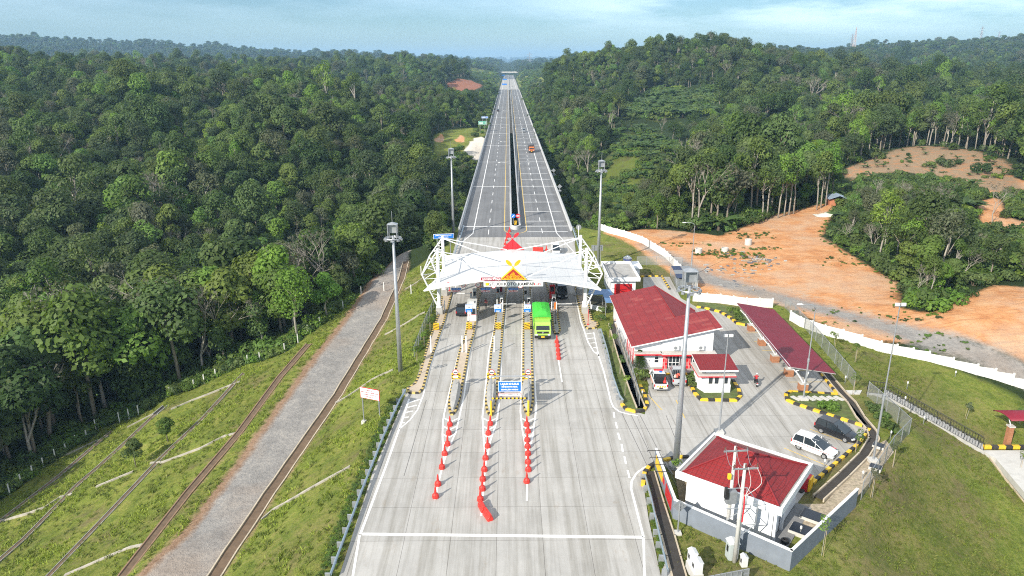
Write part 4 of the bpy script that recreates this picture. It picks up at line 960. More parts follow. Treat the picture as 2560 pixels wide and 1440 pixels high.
# ------------------------------------------------------------------ drains and concrete strips on the slopes
def channel(pts, w=.9, hh=.4, mw=None, mf=None, name='drain_channel', th=.14, z=None):
    P = resample(pts, 3.0); mb = MB(); n = len(P)
    for i in range(n-1):
        a, b = P[i], P[i+1]; d = (b-a); d.z = 0; d.normalize(); q = Vector((-d.y, d.x, 0))
        e = d*.04
        for s in (-1, 1):
            o = q*s*w/2; o2 = q*s*(w/2+th)
            zb = Vector((0, 0, -.6)); zt = Vector((0, 0, hh))
            mb.add([a+o+zb-e, a+o2+zb-e, b+o2+zb+e, b+o+zb+e, a+o+zt-e, a+o2+zt-e, b+o2+zt+e, b+o+zt+e], [(4, 5, 6, 7), (0, 1, 5, 4), (2, 3, 7, 6), (1, 2, 6, 5), (3, 0, 4, 7)], 0)
        o = q*w/2; zf = Vector((0, 0, .1)); mb.add([a-o+zf, a+o+zf, b+o+zf, b-o+zf], [(0, 1, 2, 3)], 1)
    return tag(mb.build(name, [mw or CGREY, mf or CBROWN]), kind='structure')
def on_t(P, dz=0.0): return [Vector((p.x, p.y, hz(p.x, p.y)+dz)) for p in P]
def gz(L): 
    pr = [G(*p) for p in L]; a, b = pr[0], pr[1]; return [a+(a-b).normalized()*25]+pr
channel(on_t(resample(gz(DR0), 3), .05), 1.15, .25, CBEIGE, CBROWN)
channel(on_t(resample(gz(L1), 3), .05), .75, .2, mat('channel_mud', (.25, .16, .10), .9, .2), CBROWN)
CWEED = mat('channel_weathered', (.26, .25, .22), .9, .3, .9, dirt=.6, dirtcol=(.09, .1, .045))
for L in (L2, L3, L4): channel(on_t(resample(gz(L), 3), .06), .42, .16, CWEED, CBROWN, th=.1)
channel(on_t([G(*p) for p in [(388, 1038, -14.8), (412, 1010, -14.5)]], .1), .6, .2, CGREY, CDARK)
def strip(pix, w=.34):
    P = [GT(*p) for p in pix]; P = on_t(resample(P, 1.5), .0); mb = MB()
    mb.loft([[p+Vector((0, -w/2, -.3)), p+Vector((0, w/2, -.3)), p+Vector((0, w/2, .2)), p+Vector((0, -w/2, .2))] for p in P])
    return tag(mb.build('concrete_strip', mat('strip_concrete', (.37, .34, .29), .9, .25, .8, dirt=.5, dirtcol=(.16, .15, .08))), kind='structure')
for L in ([(0, 1303), (15, 1301), (70, 1285), (113, 1269), (150, 1244), (180, 1237)], [(241, 1218), (333, 1180)], [(376, 1159), (406, 1157), (501, 1122), (560, 1092), (597, 1083)], [(162, 1440), (254, 1400), (324, 1371), (364, 1363)],
          [(319, 1069), (391, 1032)], [(428, 1024), (477, 1003), (565, 968), (600, 955)], [(166, 1138), (235, 1106), (270, 1092)], [(838, 1009), (880, 985), (930, 950), (982, 926)], [(652, 1302), (684, 1275), (770, 1226), (875, 1168)], [(962, 838), (1010, 812), (1062, 782)], [(1012, 725), (1045, 705), (1068, 688)]): strip(L)
# open drain beside the right guard rail, and round the compound
def flat_channel(pix, w, mw, mf, hh=.25): return channel([G(p[0], p[1], .0) for p in pix], w, hh, mw, mf)
flat_channel([(1530, 812), (1556, 900), (1585, 980), (1602, 1022)], .9, CBEIGE, CDARK, .3)
flat_channel([(1622, 1180), (1645, 1260), (1670, 1340), (1700, 1450)], 1.0, CBEIGE, CDARK, .15)
flat_channel([(2046, 1248), (2110, 1190), (2160, 1140), (2185, 1100), (2178, 1078), (2150, 1045), (2128, 1008), (2105, 985), (2055, 925)], .85, CBEIGE, CDARK, .3)
# pale gravel round the transformer building and beside it
GRAVM = mat('pale_gravel', (.36, .30, .22), .95, .45, 3.2, bump=.6, dirt=.5, dirtcol=(.12, .14, .05))
sheet('gravel_bed', GP([(2000, 1260), (2060, 1260), (2195, 1110), (2215, 1100), (2235, 1130), (2150, 1235), (2010, 1345), (1975, 1330)]), .02, GRAVM)
sheet('gravel_bed', GP([(1665, 1150), (1690, 1200), (1700, 1260), (1960, 1370), (1975, 1360), (1740, 1255), (1722, 1180), (1700, 1148)]), .02, mat('bare_soil', (.20, .155, .09), .95, .4, 2.2, dirt=.5, dirtcol=(.06, .08, .025)))
# grass tufts over the slopes and lawns
r = np.random.default_rng(3)
def tuft(seed, lm):
    r = np.random.default_rng(seed); V = []; Fq = []; rn = []
    for i in range(22):
        a = r.random()*6.28; q = r.random()*.35; b = Vector((math.cos(a)*q, math.sin(a)*q, -.03)); l = .10+.16*r.random(); t = b+Vector((r.normal()*.14, r.normal()*.14, l)); s = Vector((-math.sin(a), math.cos(a), 0))*.035
        o = len(V); V += [b-s, b+s, t+s*.3, t-s*.3]; Fq.append((o, o+1, o+2, o+3)); rn += [r.random()]*4
    return npmesh('blades', [tuple(v) for v in V], Fq, [lm], dict(rnd=rn))
GL = [leaf_mat('grass_a', [(.13, .175, .025), (.165, .20, .034), (.10, .14, .025), (.20, .205, .055)], .2), leaf_mat('grass_b', [(.22, .29, .036), (.25, .30, .042), (.18, .24, .036)], .25)]
tp = [([GL[s % 2]], [tuft(200+s, GL[s % 2])]) for s in range(4)]
gp = [rnd_poly(PFLDL, 90000), rnd_poly(PGREEN, 42000)]
gp = [g[(g[:, 1] > 36) & (g[:, 1] < 150) & (g[:, 0] > -90)] for g in gp]; g = np.concatenate(gp)
bad = (sdf(g, PROAD) > -1.2) | (sdf(g, PLAZA) > -.25) | (sdf(g, YARD) > -.3) | (sdf(g, PGRAV) > -2) | (d_line(g, l1) < 1) | (d_line(g, dr0) < 1.3)
for (c0, c1) in (((15, 50), (40, 70)),): bad |= (sdf(g, GP([(1630, 1130), (1690, 1260), (1975, 1430), (2150, 1250), (2270, 1085), (2150, 990), (1960, 790), (1740, 740), (1500, 640), (1480, 830), (1590, 1040)])) > 0)
g = g[~bad]; gn = vnoise(g, 6, 21)
keepg = r.random(len(g)) < np.clip(.55+gn*1.1, .08, 1); g = g[keepg]; gn = gn[keepg]
gv = np.where((gn+.3*r.normal(size=len(g)) > .12) & (g[:, 0] < 0), 1, 0)+2*r.integers(0, 2, len(g))
scatter('grass', np.stack([g[:, 0], g[:, 1], Hgt(g)], 1), np.where(g[:, 0] < 0, 1.05, .7)*(.7+.6*r.random(len(g))), .7+.7*r.random(len(g)), r.random(len(g))*6.28, gv, tp)
# ------------------------------------------------------------------ materials for built things
def membrane():
    m, nt, b = newmat('membrane'); L = nt.links; v = nn(nt, 'ShaderNodeTexCoord').outputs['Object']
    br = nn(nt, 'ShaderNodeTexBrick'); br.offset = 0; br.inputs['Scale'].default_value = 1; br.inputs['Brick Width'].default_value = 2.35; br.inputs['Row Height'].default_value = 40; br.inputs['Mortar Size'].default_value = .02
    br.inputs['Color1'].default_value = (.56, .565, .56, 1); br.inputs['Color2'].default_value = (.60, .605, .60, 1); br.inputs['Mortar'].default_value = (.36, .38, .41, 1); L.new(v, br.inputs[0])
    n1 = noise_val(nt, v, .8, 6, .7, (1, .35, 1)); n2 = noise_val(nt, v, 1.2, 6, .75, (.3, 3, 1))
    c = mix(nt, ramp(nt, n1, [(.55, 0.0), (.72, .5)]), br.outputs[0], (.36, .36, .34))
    c = mix(nt, ramp(nt, n2, [(.6, 0.0), (.7, .3)]), c, (.31, .32, .32))
    L.new(c, b.inputs['Base Color']); b.inputs['Roughness'].default_value = .5; return m
BLUE = mat('sign_blue', (.012, .16, .56), .4, .04, 2); SWHITE = mat('sign_white', (.80, .80, .80), .4, .03, 2); SBLK = mat('sign_black', (.03, .03, .03), .5, .05); SRED = mat('sign_red', (.55, .02, .03), .45, .05)
MAROON = mat('sign_maroon', (.33, .018, .045), .45, .06); SYEL = mat('sign_yellow', (.85, .50, .02), .45, .06, 3); GOLD = mat('gilded_yellow', (.78, .40, .01), .45, .2, 5); SGREEN = mat('sign_green', (.0, .27, .17), .4, .05)
SBACK = mat('sign_back_grey', (.26, .275, .29), .5, .15, 3, metal=.3); BLACK = mat('black_plastic', (.018, .018, .02), .5, .1, 3); GLASS = mat('dark_glass', (.02, .028, .035), .08, .1, 2, spec=.8)
ORANGE = mat('safety_orange', (.80, .17, .02), .5, .08); CREAM = mat('equipment_white', (.62, .63, .62), .5, .06, 2, dirt=.2)
CONE_R = mat('cone_red', (.58, .035, .025), .45, .14, 2.5, dirt=.3, dirtcol=(.35, .10, .08))
# ------------------------------------------------------------------ toll canopy
CXM = .55
can = empty('toll_canopy', (CXM, 110.5, 0), 0, 'white fabric canopy on masts and cables spanning the toll lanes', 'canopy')
def roof_z(u, v):
    a = abs(u); front = 7.35-1.95*a**1.25; back = 7.25-1.75*a**1.25
    sag = -.55*math.sin(math.pi*v)*(1-.5*a)
    return front*(1-v)+back*v+sag+.25*math.sin(v*math.pi)*a
def roof_xy(u, v):
    hw = 14.0*(1-v)+12.4*v-1.0*math.sin(math.pi*v)*1.0
    y0 = -3.6+.0*abs(u)+1.1*(1-abs(u)**2)*0+.9*abs(u)*(1-abs(u))*2; y1 = 14.6+2.4*abs(u)**1.5-.8*abs(u)*(1-abs(u))*2
    return u*hw, y0+(y1-y0)*v
mb = MB(); NU, NV = 40, 16
vs = [(*roof_xy(-1+2*i/NU, j/NV), roof_z(-1+2*i/NU, j/NV)) for j in range(NV+1) for i in range(NU+1)]
vs2 = [(x, y, z-.06) for x, y, z in vs]; K = NU+1
q = [(j*K+i, j*K+i+1, (j+1)*K+i+1, (j+1)*K+i) for j in range(NV) for i in range(NU)]
mb.add(vs+vs2, q+[tuple(len(vs)+i for i in f[::-1]) for f in q])
rim = [j for j in range(K)]+[j*K+NU for j in range(1, NV+1)]+[NV*K+i for i in range(NU-1, -1, -1)]+[j*K for j in range(NV-1, 0, -1)]
o_ = len(vs); mb.f += [(rim[i], rim[(i+1) % len(rim)], rim[(i+1) % len(rim)]+o_, rim[i]+o_) for i in range(len(rim))]; mb.mi += [0]*len(rim)
ro = mb.build('roof_membrane', membrane(), can, smooth=True); smooth_by_angle(ro, 50)
mb = MB()
for v in (0, 1): mb.tube([(*roof_xy(u/10, v), roof_z(u/10, v)-.12) for u in range(-10, 11)], .14, 6)
mb.build('edge_beam', WPAINT, can)
mb = MB()
for s in (-1, 1): mb.tube([(*roof_xy(s, v/8), roof_z(s, v/8)-.1) for v in range(9)], .12, 6)
mb.build('edge_beam', WPAINT, can)
TOPS = {}
for s, X in ((-1, -12.05), (1, 11.95)):
    for Y, zt in ((0, 11.2), (9.6, 11.0)):
        c = MB().tube([(X, Y, 1.35), (X, Y, zt)], [.32, .24], 12); c.lathe([(.5, 1.3), (.5, 1.42), (.34, 1.5)], 12, (X, Y, 0)); c.build('mast', WPAINT, can)
        MB().bbox(X-.55, X+.55, Y-.5, Y+.5, -.05, 1.3).build('pedestal', CGREY, can, bevel=.04)
        # leaning trussed outrigger: base -> outer joint -> mast head
        J = Vector((X+s*2.5, Y-1.1 if Y == 0 else Y+.6, 7.2)); B = Vector((X+s*.35, Y, 1.6)); T = Vector((X+s*.1, Y, zt-.4)); TOPS[(s, Y)] = T
        t = MB().tube([B, J], .13, 7).tube([J, T], .11, 7)
        A = Vector((X, Y, 0))
        for k in range(4):
            f0 = .2+k*.22; p = B.lerp(J, f0); z1 = 1.9+k*1.45; t.tube([p, (X+s*.2, Y, z1)], .05, 5); t.tube([p, (X+s*.2, Y, z1+1.2)], .05, 5)
        for k in range(2):
            p = J.lerp(T, .3+.33*k); t.tube([p, (X+s*.15, Y, 7.4+k*1.6)], .05, 5); t.tube([p, (X+s*.15, Y, 8.6+k*1.3)], .05, 5)
        t.build('outrigger', WPAINT, can)
    b = MB(); J0 = Vector((X+s*2.5, -1.1, 7.2)); J1 = Vector((X+s*2.5, 10.2, 7.2)); b.tube([J0, J1], .11, 6)
    for k in range(3): b.tube([J0.lerp(J1, k/3), (X+s*.2, 9.6*(k+.5)/3, 6.6)], .05, 5)
    b.tube([(X, 0, 8.6), (X, 9.6, 8.6)], .08, 6); b.tube([(X, 0, 10.6), (X, 9.6, 8.6)], .06, 6)
    b.build('side_brace', WPAINT, can)
    for Y, tgt in ((0, [(s*2.0, -3.3), (s*1.0, 5.0)]), (9.6, [(s*1.0, 5.6), (s*.9, 14.3)])):
        for (x, y) in tgt: MB().tube([TOPS[(s, Y)], (x, y, 7.25)], .09, 6).build('stay', WPAINT, can)
# cross truss under the roof with the gantry
mb = MB()
for y in (4.5, 12):
    for z in (6.0, 5.25): mb.tube([(-11.8, y, z-.3), (11.8, y, z-.3)], .08, 6)
    for k in range(24): mb.tube([(-11.8+k*.983, y, 5.7 if k % 2 else 4.95), (-11.8+(k+1)*.983, y, 4.95 if k % 2 else 5.7)], .04, 4)
mb.build('cross_truss', WPAINT, can)
def gable(y, mats_, back):
    gx, z0, hw, hh = .1, 7.15, 2.15, 2.05
    e = MB(); t = .16
    def tri(a, h, y0, y1, m): e.add([(gx-a, y0, z0), (gx+a, y0, z0), (gx, y0, z0+h), (gx-a, y1, z0), (gx+a, y1, z0), (gx, y1, z0+h)], [(0, 1, 2), (5, 4, 3), (0, 3, 4, 1), (1, 4, 5, 2), (2, 5, 3, 0)], m)
    tri(hw, hh, y, y+t, 0)
    if not back: 
        e.add([(gx-hw*.84, y-.02, z0+.1), (gx+hw*.84, y-.02, z0+.1), (gx, y-.02, z0+hh*.86)], [(0, 1, 2)], 1)
    else:
        for k in (-1, 0, 1): e.tube([(gx+k*.9, y-.04, z0), (gx+k*.9, y-.04, z0+hh*(1-abs(k)*.42))], .045, 5, 0)
    for s in (-1, 1):
        P = [Vector((gx+s*q*.62, y+.08, z0+hh-.05+q*.62)) for q in (-.1, .28)]; e.tube(P, .09, 6, 0)
        # broad leaf-shaped carved horn
        d = Vector((s*.72, 0, .7)).normalized(); n = Vector((-d.z, 0, d.x)); a = Vector((gx+s*.22, y+.02, z0+hh+.22)); prof = [(0, .06), (.15, .2), (.35, .26), (.6, .27), (.85, .22), (1.0, .1)]
        top = [a+d*l*1.25+n*w for l, w in prof]+[a+d*l*1.25-n*w for l, w in prof[::-1]]
        m = len(top); e.add(top+[p+Vector((0, .12, 0)) for p in top], [tuple(range(m)), tuple(range(2*m-1, m-1, -1))]+[(i, (i+1) % m, m+(i+1) % m, m+i) for i in range(m)], 2)
    g = e.build('gable', mats_, can)
    if not back:   # scrolling leaf carving
        o = MB()
        def scroll(cx, cz, r0, turns, ph, sg, w=.06):
            pts = []
            for i in range(18):
                a = ph+sg*turns*6.283*i/17; rr_ = r0*(1-.75*i/17); pts.append((cx+rr_*math.cos(a), y-.05, cz+rr_*math.sin(a)))
            o.tube(pts, w, 5)
        for s in (-1, 1):
            scroll(gx+s*.78, z0+.42, .27, 1.2, 0 if s > 0 else math.pi, s); scroll(gx+s*.35, z0+.62, .25, 1.1, 2, s); scroll(gx+s*.3, z0+.28, .18, 1, 1, -s); scroll(gx+s*1.25, z0+.24, .13, 1, 0, s, .05)
            o.tube([(gx, y-.05, z0+.16), (gx+s*.7, y-.05, z0+.15), (gx+s*1.5, y-.05, z0+.2)], .05, 5); scroll(gx+s*.14, z0+1.0, .15, 1, 1.5, s, .05)
        o.tube([(gx, y-.05, z0+.2), (gx, y-.05, z0+1.32)], [.1, .04], 6); o.build('carving', GOLD, g)
gable(-3.95, [SYEL, mat('gable_red', (.36, .03, .015), .5, .08), GOLD], False)
gable(14.5, [SRED, SRED, SRED], True)
# name board and slogan board on the canopy front
def sign_on(name, label, cx, y, z, w, h, col, group=None, cat='sign', border=None, t=.12):
    e = empty(name, (cx, y, z), 0, label, cat, group)
    if border: MB().box((0, .01, 0), (w, t, h)).build('border', border, e); MB().box((0, -t/2, 0), (w-.14, .05, h-.14)).build('panel', col, e)
    else: MB().box((0, 0, 0), (w, t, h)).build('panel', col, e, bevel=.015)
    return e
yf = 106.6; p = G(1283.5, 710, 6.0); zb = D(1283.5, 709.7, yf).z; xb = D(1283.5, 709.7, yf).x
nb = sign_on('name_board', 'long white name board reading GT. XIII KOTO KAMPAR on the canopy front', xb, yf, zb, 9.35, .80, SWHITE)
text_mesh('GT. XIII KOTO KAMPAR', .70, SBLK, nb, (-.3, -.075, -.02), sx=.98, font_bold=.016)
MB().box((-4.15, -.075, 0), (.5, .03, .5)).build('yellow_emblem', SYEL, nb)
m_ = MB(); 
for x0, w in ((3.3, .09), (3.9, .09)): m_.box((x0, -.075, 0), (w, .03, .42))
m_.box((3.65, -.08, -.03), (.8, .03, .08)); m_.add([(3.98, -.08, 0), (4.06, -.08, -.05), (4.45, -.08, .2), (4.4, -.08, .24)], [(0, 1, 2, 3)]); m_.add([(3.98, -.085, .0), (4.02, -.085, .06), (4.45, -.085, -.16), (4.42, -.085, -.22)], [(0, 1, 2, 3)])
m_.build('red_emblem', SRED, nb)
q = D(1227.5, 697.5, yf-.05)
sb = sign_on('slogan_board', 'maroon slogan board reading INDONESIA MAJU left of the gable', q.x, yf-.05, q.z, 3.15, .48, MAROON)
text_mesh('INDONESIA', .40, SWHITE, sb, (-.62, -.07, -.02), sx=.72, font_bold=.01); text_mesh('MAJU', .42, SWHITE, sb, (1.12, -.07, -.03), sx=.95, font_bold=.01)
m_ = MB(); m_.add([(.2, -.075, 0), (.3, -.075, .18), (.5, -.075, .34), (.75, -.075, .36), (.68, -.075, .22), (.62, -.075, .05), (.45, -.075, -.1)], [(0, 1, 2, 3, 4, 5, 6)]); m_.build('white_emblem', SWHITE, sb)
MB().box((.52, 0, .28), (.5, .08, .16)).build('raised_edge', MAROON, sb)
# boards hanging over the lanes
for k, (px, lab) in enumerate([(1140, 'over the leftmost lane beside the black car'), (1213.5, 'over the lane where the guard stands'), (1283, 'over the empty middle lane')]):
    q = D(px, 722, 111.0)
    h = sign_on('height_board', f'blue and striped lane board {lab}', q.x, 111, q.z, 1.55, .36, BLUE, 'striped boards hanging over the lanes')
    MB().box((-.3, -.082, 0), (.5, .01, .07)).box((.2, -.082, 0), (.34, .01, .07)).box((.55, -.082, 0), (.2, .01, .07)).build('lettering', SWHITE, h); m_ = MB(); m_.box((0, 0, -.36), (1.55, .1, .36), 0)
    for j in range(8):
        x = -.7+j*.2; s = 1 if x < 0 else -1; m_.add([(x-.05+s*0, -.06, -.53), (x+.05, -.06, -.53), (x+.05+s*.16, -.06, -.19), (x-.05+s*.16, -.06, -.19)], [(0, 1, 2, 3)], 1)
    m_.build('striped_panel', [SWHITE, SRED], h)
    m_ = MB(); [m_.tube([(sx*.6, 0, .15), (sx*.6, 0, 5.9-q.z)], .02, 4) for sx in (-1, 1)]; m_.build('hanger', WPAINT, h)
def disc(mb, c, r, m=0, t=.03, n=24): 
    vs = [(c[0]+r*math.cos(6.2832*i/n), c[1], c[2]+r*math.sin(6.2832*i/n)) for i in range(n)]
    mb.add(vs+[(x, y+t, z) for x, y, z in vs], [tuple(range(n)), tuple(range(2*n-1, n-1, -1))]+[(i, (i+1) % n, n+(i+1) % n, n+i) for i in range(n)], m)
def round_sign(parent, c, r, face, name='sign_face'):
    mb = MB(); disc(mb, c, r, 0); disc(mb, (c[0], c[1]-.012, c[2]), r*.8, 1, .02); mb.build(name, [SRED, SWHITE], parent)
    return face
for px, txt, lab in [(1121, '', 'round red ringed limit sign under the canopy at the far left'), (1158, '2.1 m', 'round red ringed height limit sign right of the green lane light'), (1195, '4.2 m', 'round red ringed 4.2 m limit sign next to the name board'), (1234, '', 'round red ringed sign under the name board, left'), (1301, '', 'round red ringed sign under the name board, right')]:
    q = D(px, 712 if px < 1200 else 715, 109.0); e = empty('limit_sign', q, 0, lab, 'sign', 'round limit signs under the canopy'); round_sign(e, (0, 0, 0), .42, None)
    if txt: text_mesh(txt, .24, SBLK, e, (0, -.05, 0), sx=.85, font_bold=.01)
    MB().tube([(0, .05, .3), (0, .05, 5.9-q.z)], .025, 4).build('hanger', WPAINT, e)
q = D(1139, 709, 109.2); e = empty('lane_light', q, 0, 'dark lane signal box with green arrow over the leftmost lane', 'signal'); MB().box((0, 0, 0), (.62, .2, .5)).build('housing', BLACK, e, bevel=.02)
gm, nt_, b_ = newmat('green_lamp'); b_.inputs['Base Color'].default_value = (0, .5, .35, 1); b_.inputs['Emission Color'].default_value = (0, .9, .6, 1); b_.inputs['Emission Strength'].default_value = 1.2
MB().add([(-.16, -.11, .1), (0, -.11, -.18), (.16, -.11, .1), (.06, -.11, .1), (.06, -.11, .2), (-.06, -.11, .2), (-.06, -.11, .1)], [(0, 1, 2, 3, 4, 5, 6)]).build('arrow', gm, e)
MB().tube([(0, .05, .2), (0, .05, 5.9-q.z)], .03, 4).build('hanger', WPAINT, e)
# ------------------------------------------------------------------ toll booth and lane equipment
q = G(1180, 802, .2)
tb = empty('toll_booth', q, 0, 'white toll booth with red stripe and dark window on the leftmost island', 'booth')
MB().bbox(-.7, .7, 0, 3.0, 0, 2.55).build('wall', WPAINT, tb, bevel=.05); MB().bbox(-.78, .78, -.08, 3.08, 2.55, 2.72).build('roof', CREAM, tb, bevel=.04)
MB().bbox(-.72, .72, -.03, -.003, .95, 1.05).bbox(-.72, -.703, 0, 3, .95, 1.05).bbox(.703, .72, 0, 3, .95, 1.05).build('stripe', SRED, tb)
MB().bbox(-.1, .6, -.035, -.004, 1.1, 2.1).build('window', GLASS, tb); MB().bbox(.702, .73, .4, 2.4, 1.1, 2.1).build('window', GLASS, tb); MB().bbox(-.73, -.702, .4, 2.4, 1.1, 2.1).build('window', GLASS, tb)
MB().bbox(-.35, .35, .8, 1.6, 2.72, 2.95).build('air_conditioner', CREAM, tb, bevel=.03)
def board_on_post(pix, lab, z0=.2):
    q = G(pix[0], pix[1], z0); e = empty('tariff_board', q, 0, lab, 'sign', 'blue and white boards on island posts')
    MB().tube([(0, 0, 0), (0, 0, 1.5)], .05, 8).build('post', STEEL, e); MB().box((0, -.06, 2.15), (1.12, .06, 1.3)).build('panel', SWHITE, e, bevel=.02)
    MB().box((0, -.1, 1.82), (1.06, .02, .58)).box((0, -.1, 2.72), (1.06, .02, .12)).build('blue_field', BLUE, e)
    MB().box((0, -.115, 1.74), (.62, .012, .05)).box((0, -.115, 1.64), (.5, .012, .05)).build('lettering', SWHITE, e); MB().box((-.12, -.098, 2.28), (.2, .012, .09)).box((.14, -.098, 2.3), (.16, .012, .12)).build('lettering', SBLK, e); return e
board_on_post((1173, 802), 'blue and white card board in front of the white booth'); board_on_post((1245, 802), 'blue and white card board on the island between the empty lanes'); board_on_post((1318, 802), 'blue and white card board on the island left of the green truck')
for pix, st, lab in [((1091, 824), 'left', 'yellow and black slanted hazard board on the left walkway'), ((1173, 823), 'up', 'yellow and black chevron board in front of the white booth'), ((1246, 823), 'up', 'yellow and black chevron board on the middle lane island'), ((1318, 823), 'right', 'yellow and black slanted hazard board left of the green truck')]:
    q = G(*pix, .2); e = empty('hazard_board', q, 0, lab, 'hazard board', 'yellow and black boards on the islands'); mb = MB(); chevron(mb, 0, 0, .56, .86, 1.02, 3 if st == 'up' else 4, st, .3); mb.build('board', [CHY, CHB], e)
    MB().bbox(-.4, .4, .15, .9, 0, .6).build('base_block', CGREY, e)
def bollard(pix, h, lab, grp='thin white posts on the islands', z0=.2, r=.09, m=None):
    q = G(*pix, z0); o = MB().lathe([(r*1.7, 0), (r*1.7, .04), (r, .05), (r, h-.05), (r*.6, h)], 8).build('white_post', m or WPAINT, loc=q); return tag(o, lab, 'post', grp)
for pix, h, lab in [((1078, 880), 2.5, 'white post on the left walkway beyond the long striped kerb'), ((1156, 880), 2.5, 'white post at the left edge of the leftmost island'), ((1166, 880), 2.5, 'white post at the right side of the leftmost island'), ((1236, 878), 2.4, 'white post on the middle island below the chevron board'), ((1112, 778), 1.9, 'white post at the left canopy column'), ((1190, 778), 1.9, 'white post behind the white booth'), ((1243, 775), 1.9, 'white post left of the middle barrier cabinet'), ((1257, 778), 1.9, 'white post right of the middle barrier cabinet'), ((1311, 778), 1.7, 'white post on the island left of the truck, left one'), ((1324, 778), 1.7, 'white post on the island left of the truck, right one'), ((1379, 780), 1.8, 'white post left of the orange barrier'), ((1391, 780), 1.8, 'white post right of the orange barrier'), ((1456, 778), 1.8, 'white post left of the right front column')]: bollard(pix, h, lab)
def barrier(pix, lab, dx, ln, col=None, z0=.2):
    q = G(*pix, z0); e = empty('lane_barrier', q, 0, lab, 'barrier', 'lane barriers with white arms')
    MB().bbox(-.2, .2, -.2, .2, 0, 1.0).build('cabinet', col or CREAM, e, bevel=.03); s = 1 if dx > 0 else -1
    mb = MB(); mb.box((s*(.1+ln/2), -.24, .95), (ln, .06, .1), 0); mb.build('arm', WPAINT, e); MB().lathe([(.12, 1.0), (.12, 1.08), (.05, 1.16)], 8).build('lamp', ORANGE, e); return e
barrier((1250, 772), 'barrier cabinet with its arm across the lane right of it, middle island', 1, 2.6); barrier((1243, 745), 'barrier with its arm across the guard\'s lane', -1, 2.4); barrier((1320, 775), 'barrier with its arm behind the green truck', 1, 2.6); barrier((1388, 772), 'orange barrier cabinet with its arm across the rightmost lane', 1, 2.7, ORANGE); barrier((1178, 745), 'barrier behind the white booth with arm over the leftmost lane', -1, 2.4)
def reader(pix, lab, h, w, m, grp='card reader cabinets on the islands'):
    q = G(*pix, .2); e = empty('card_reader', q, 0, lab, 'card reader', grp); MB().bbox(-w/2, w/2, -.3, .3, 0, h).build('cabinet', m, e, bevel=.04); MB().bbox(-w*.36, w*.36, -.33, -.304, h*.5, h*.85).build('screen', BLACK, e); MB().bbox(-w/2-.06, w/2+.06, -.4, .36, h, h+.07).build('hood', CREAM, e); return e
reader((1187, 752), 'tall reader frame with dark screen behind the white booth', 2.1, .55, CREAM); reader((1245, 742), 'reader with dark screen at the back of the middle island', 1.9, .6, CREAM); reader((1254, 768), 'white reader cabinet on the middle island', 1.9, .5, WPAINT); reader((1314, 748), 'reader with dark screen left behind the truck', 2.0, .6, CREAM); reader((1322, 766), 'white reader cabinet left beside the truck', 1.7, .5, WPAINT); reader((1384, 765), 'white reader cabinet right behind the truck', 1.9, .6, WPAINT); reader((1380, 745), 'red reader cabinet at the back of the short island', 2.6, .9, SRED); reader((1252, 728), 'dark red cabinet at the back of the middle island', 1.7, .5, MAROON)
for pix, h, lab in [((1193, 735), 3.4, 'tall thin camera pole behind the white booth'), ((1198, 752), 2.8, 'camera pole at the right rear of the white booth'), ((1247, 735), 3.2, 'camera pole on the middle island'), ((1257, 735), 3.0, 'camera pole right of the dark red cabinet'), ((1313, 735), 3.1, 'camera pole on the island left of the truck'), ((1386, 740), 3.0, 'camera pole on the short island')]:
    q = G(*pix, .2); e = empty('camera_pole', q, 0, lab, 'camera pole', 'camera poles under the canopy'); MB().tube([(0, 0, 0), (0, 0, h)], .05, 7).build('pole', STEEL, e); MB().box((0, -.15, h), (.18, .4, .16)).build('camera', BLACK, e, bevel=.02)
q = G(1389, 808, .2); e = empty('red_post', q, 0, 'thin dark post on a foot on the short island', 'post'); MB().tube([(0, 0, 0), (0, 0, 2.4)], .045, 7).build('pole', BLACK, e); MB().lathe([(.18, 0), (.18, .05), (.05, .1)], 10).build('foot', BLACK, e)
q = G(1470, 811, .2); e = empty('red_post', q, 0, 'thin red post on the right walkway island', 'post'); MB().tube([(0, 0, 0), (0, 0, 2.5)], .05, 7).build('pole', SRED, e); MB().lathe([(.2, 0), (.2, .05), (.06, .1)], 10).build('foot', SRED, e)
q = G(1124, 727, .2); e = empty('red_post', q, 0, 'thin red post under the canopy at the left walkway', 'post'); MB().tube([(0, 0, 0), (0, 0, 2.0)], .05, 7).build('pole', SRED, e); MB().lathe([(.2, 0), (.2, .05), (.06, .1)], 10).build('foot', SRED, e)
# lane entry signs and the blue board gantry
for pix, lab in [((1140, 978), 'round sign with black bar on the leftmost island nose'), ((1230, 978), 'round sign with black bar behind the blue board, left'), ((1320, 978), 'round sign with black bar behind the blue board, right')]:
    q = G(*pix, .2); e = empty('bar_sign', q, 0, lab, 'sign', 'round bar signs on the island noses'); MB().tube([(0, .1, 0), (0, .1, 3.0)], .05, 8).build('post', STEEL, e)
    round_sign(e, (0, 0, 2.62), .36, None); MB().box((0, -.02, 2.62), (.46, .03, .13)).build('bar', SBLK, e); MB().box((0, .02, 2.0), (.64, .03, .26)).build('plate', SWHITE, e)
pL, pR = G(1228, 1040), G(1321, 1040); gxm = (pL.x+pR.x)/2; hwid = (pR.x-pL.x)/2
e = empty('lane_gantry', (gxm, pL.y, 0), 0, 'steel frame carrying the blue LAJUR KHUSUS board over the lane', 'sign gantry')
for s in (-1, 1): MB().tube([(s*hwid, 0, 2.0), (s*hwid, 0, 4.95), (s*(hwid-.12), 0, 5.12)], .085, 10).build('post', STEEL, e); MB().tube([(s*hwid, 0, 0), (s*hwid, 0, 2.02)], .13, 12).build('post', KY, e)
MB().tube([(-hwid+.12, 0, 5.12), (hwid-.12, 0, 5.12)], .085, 10).build('beam', STEEL, e)
mb = MB(); n = 18
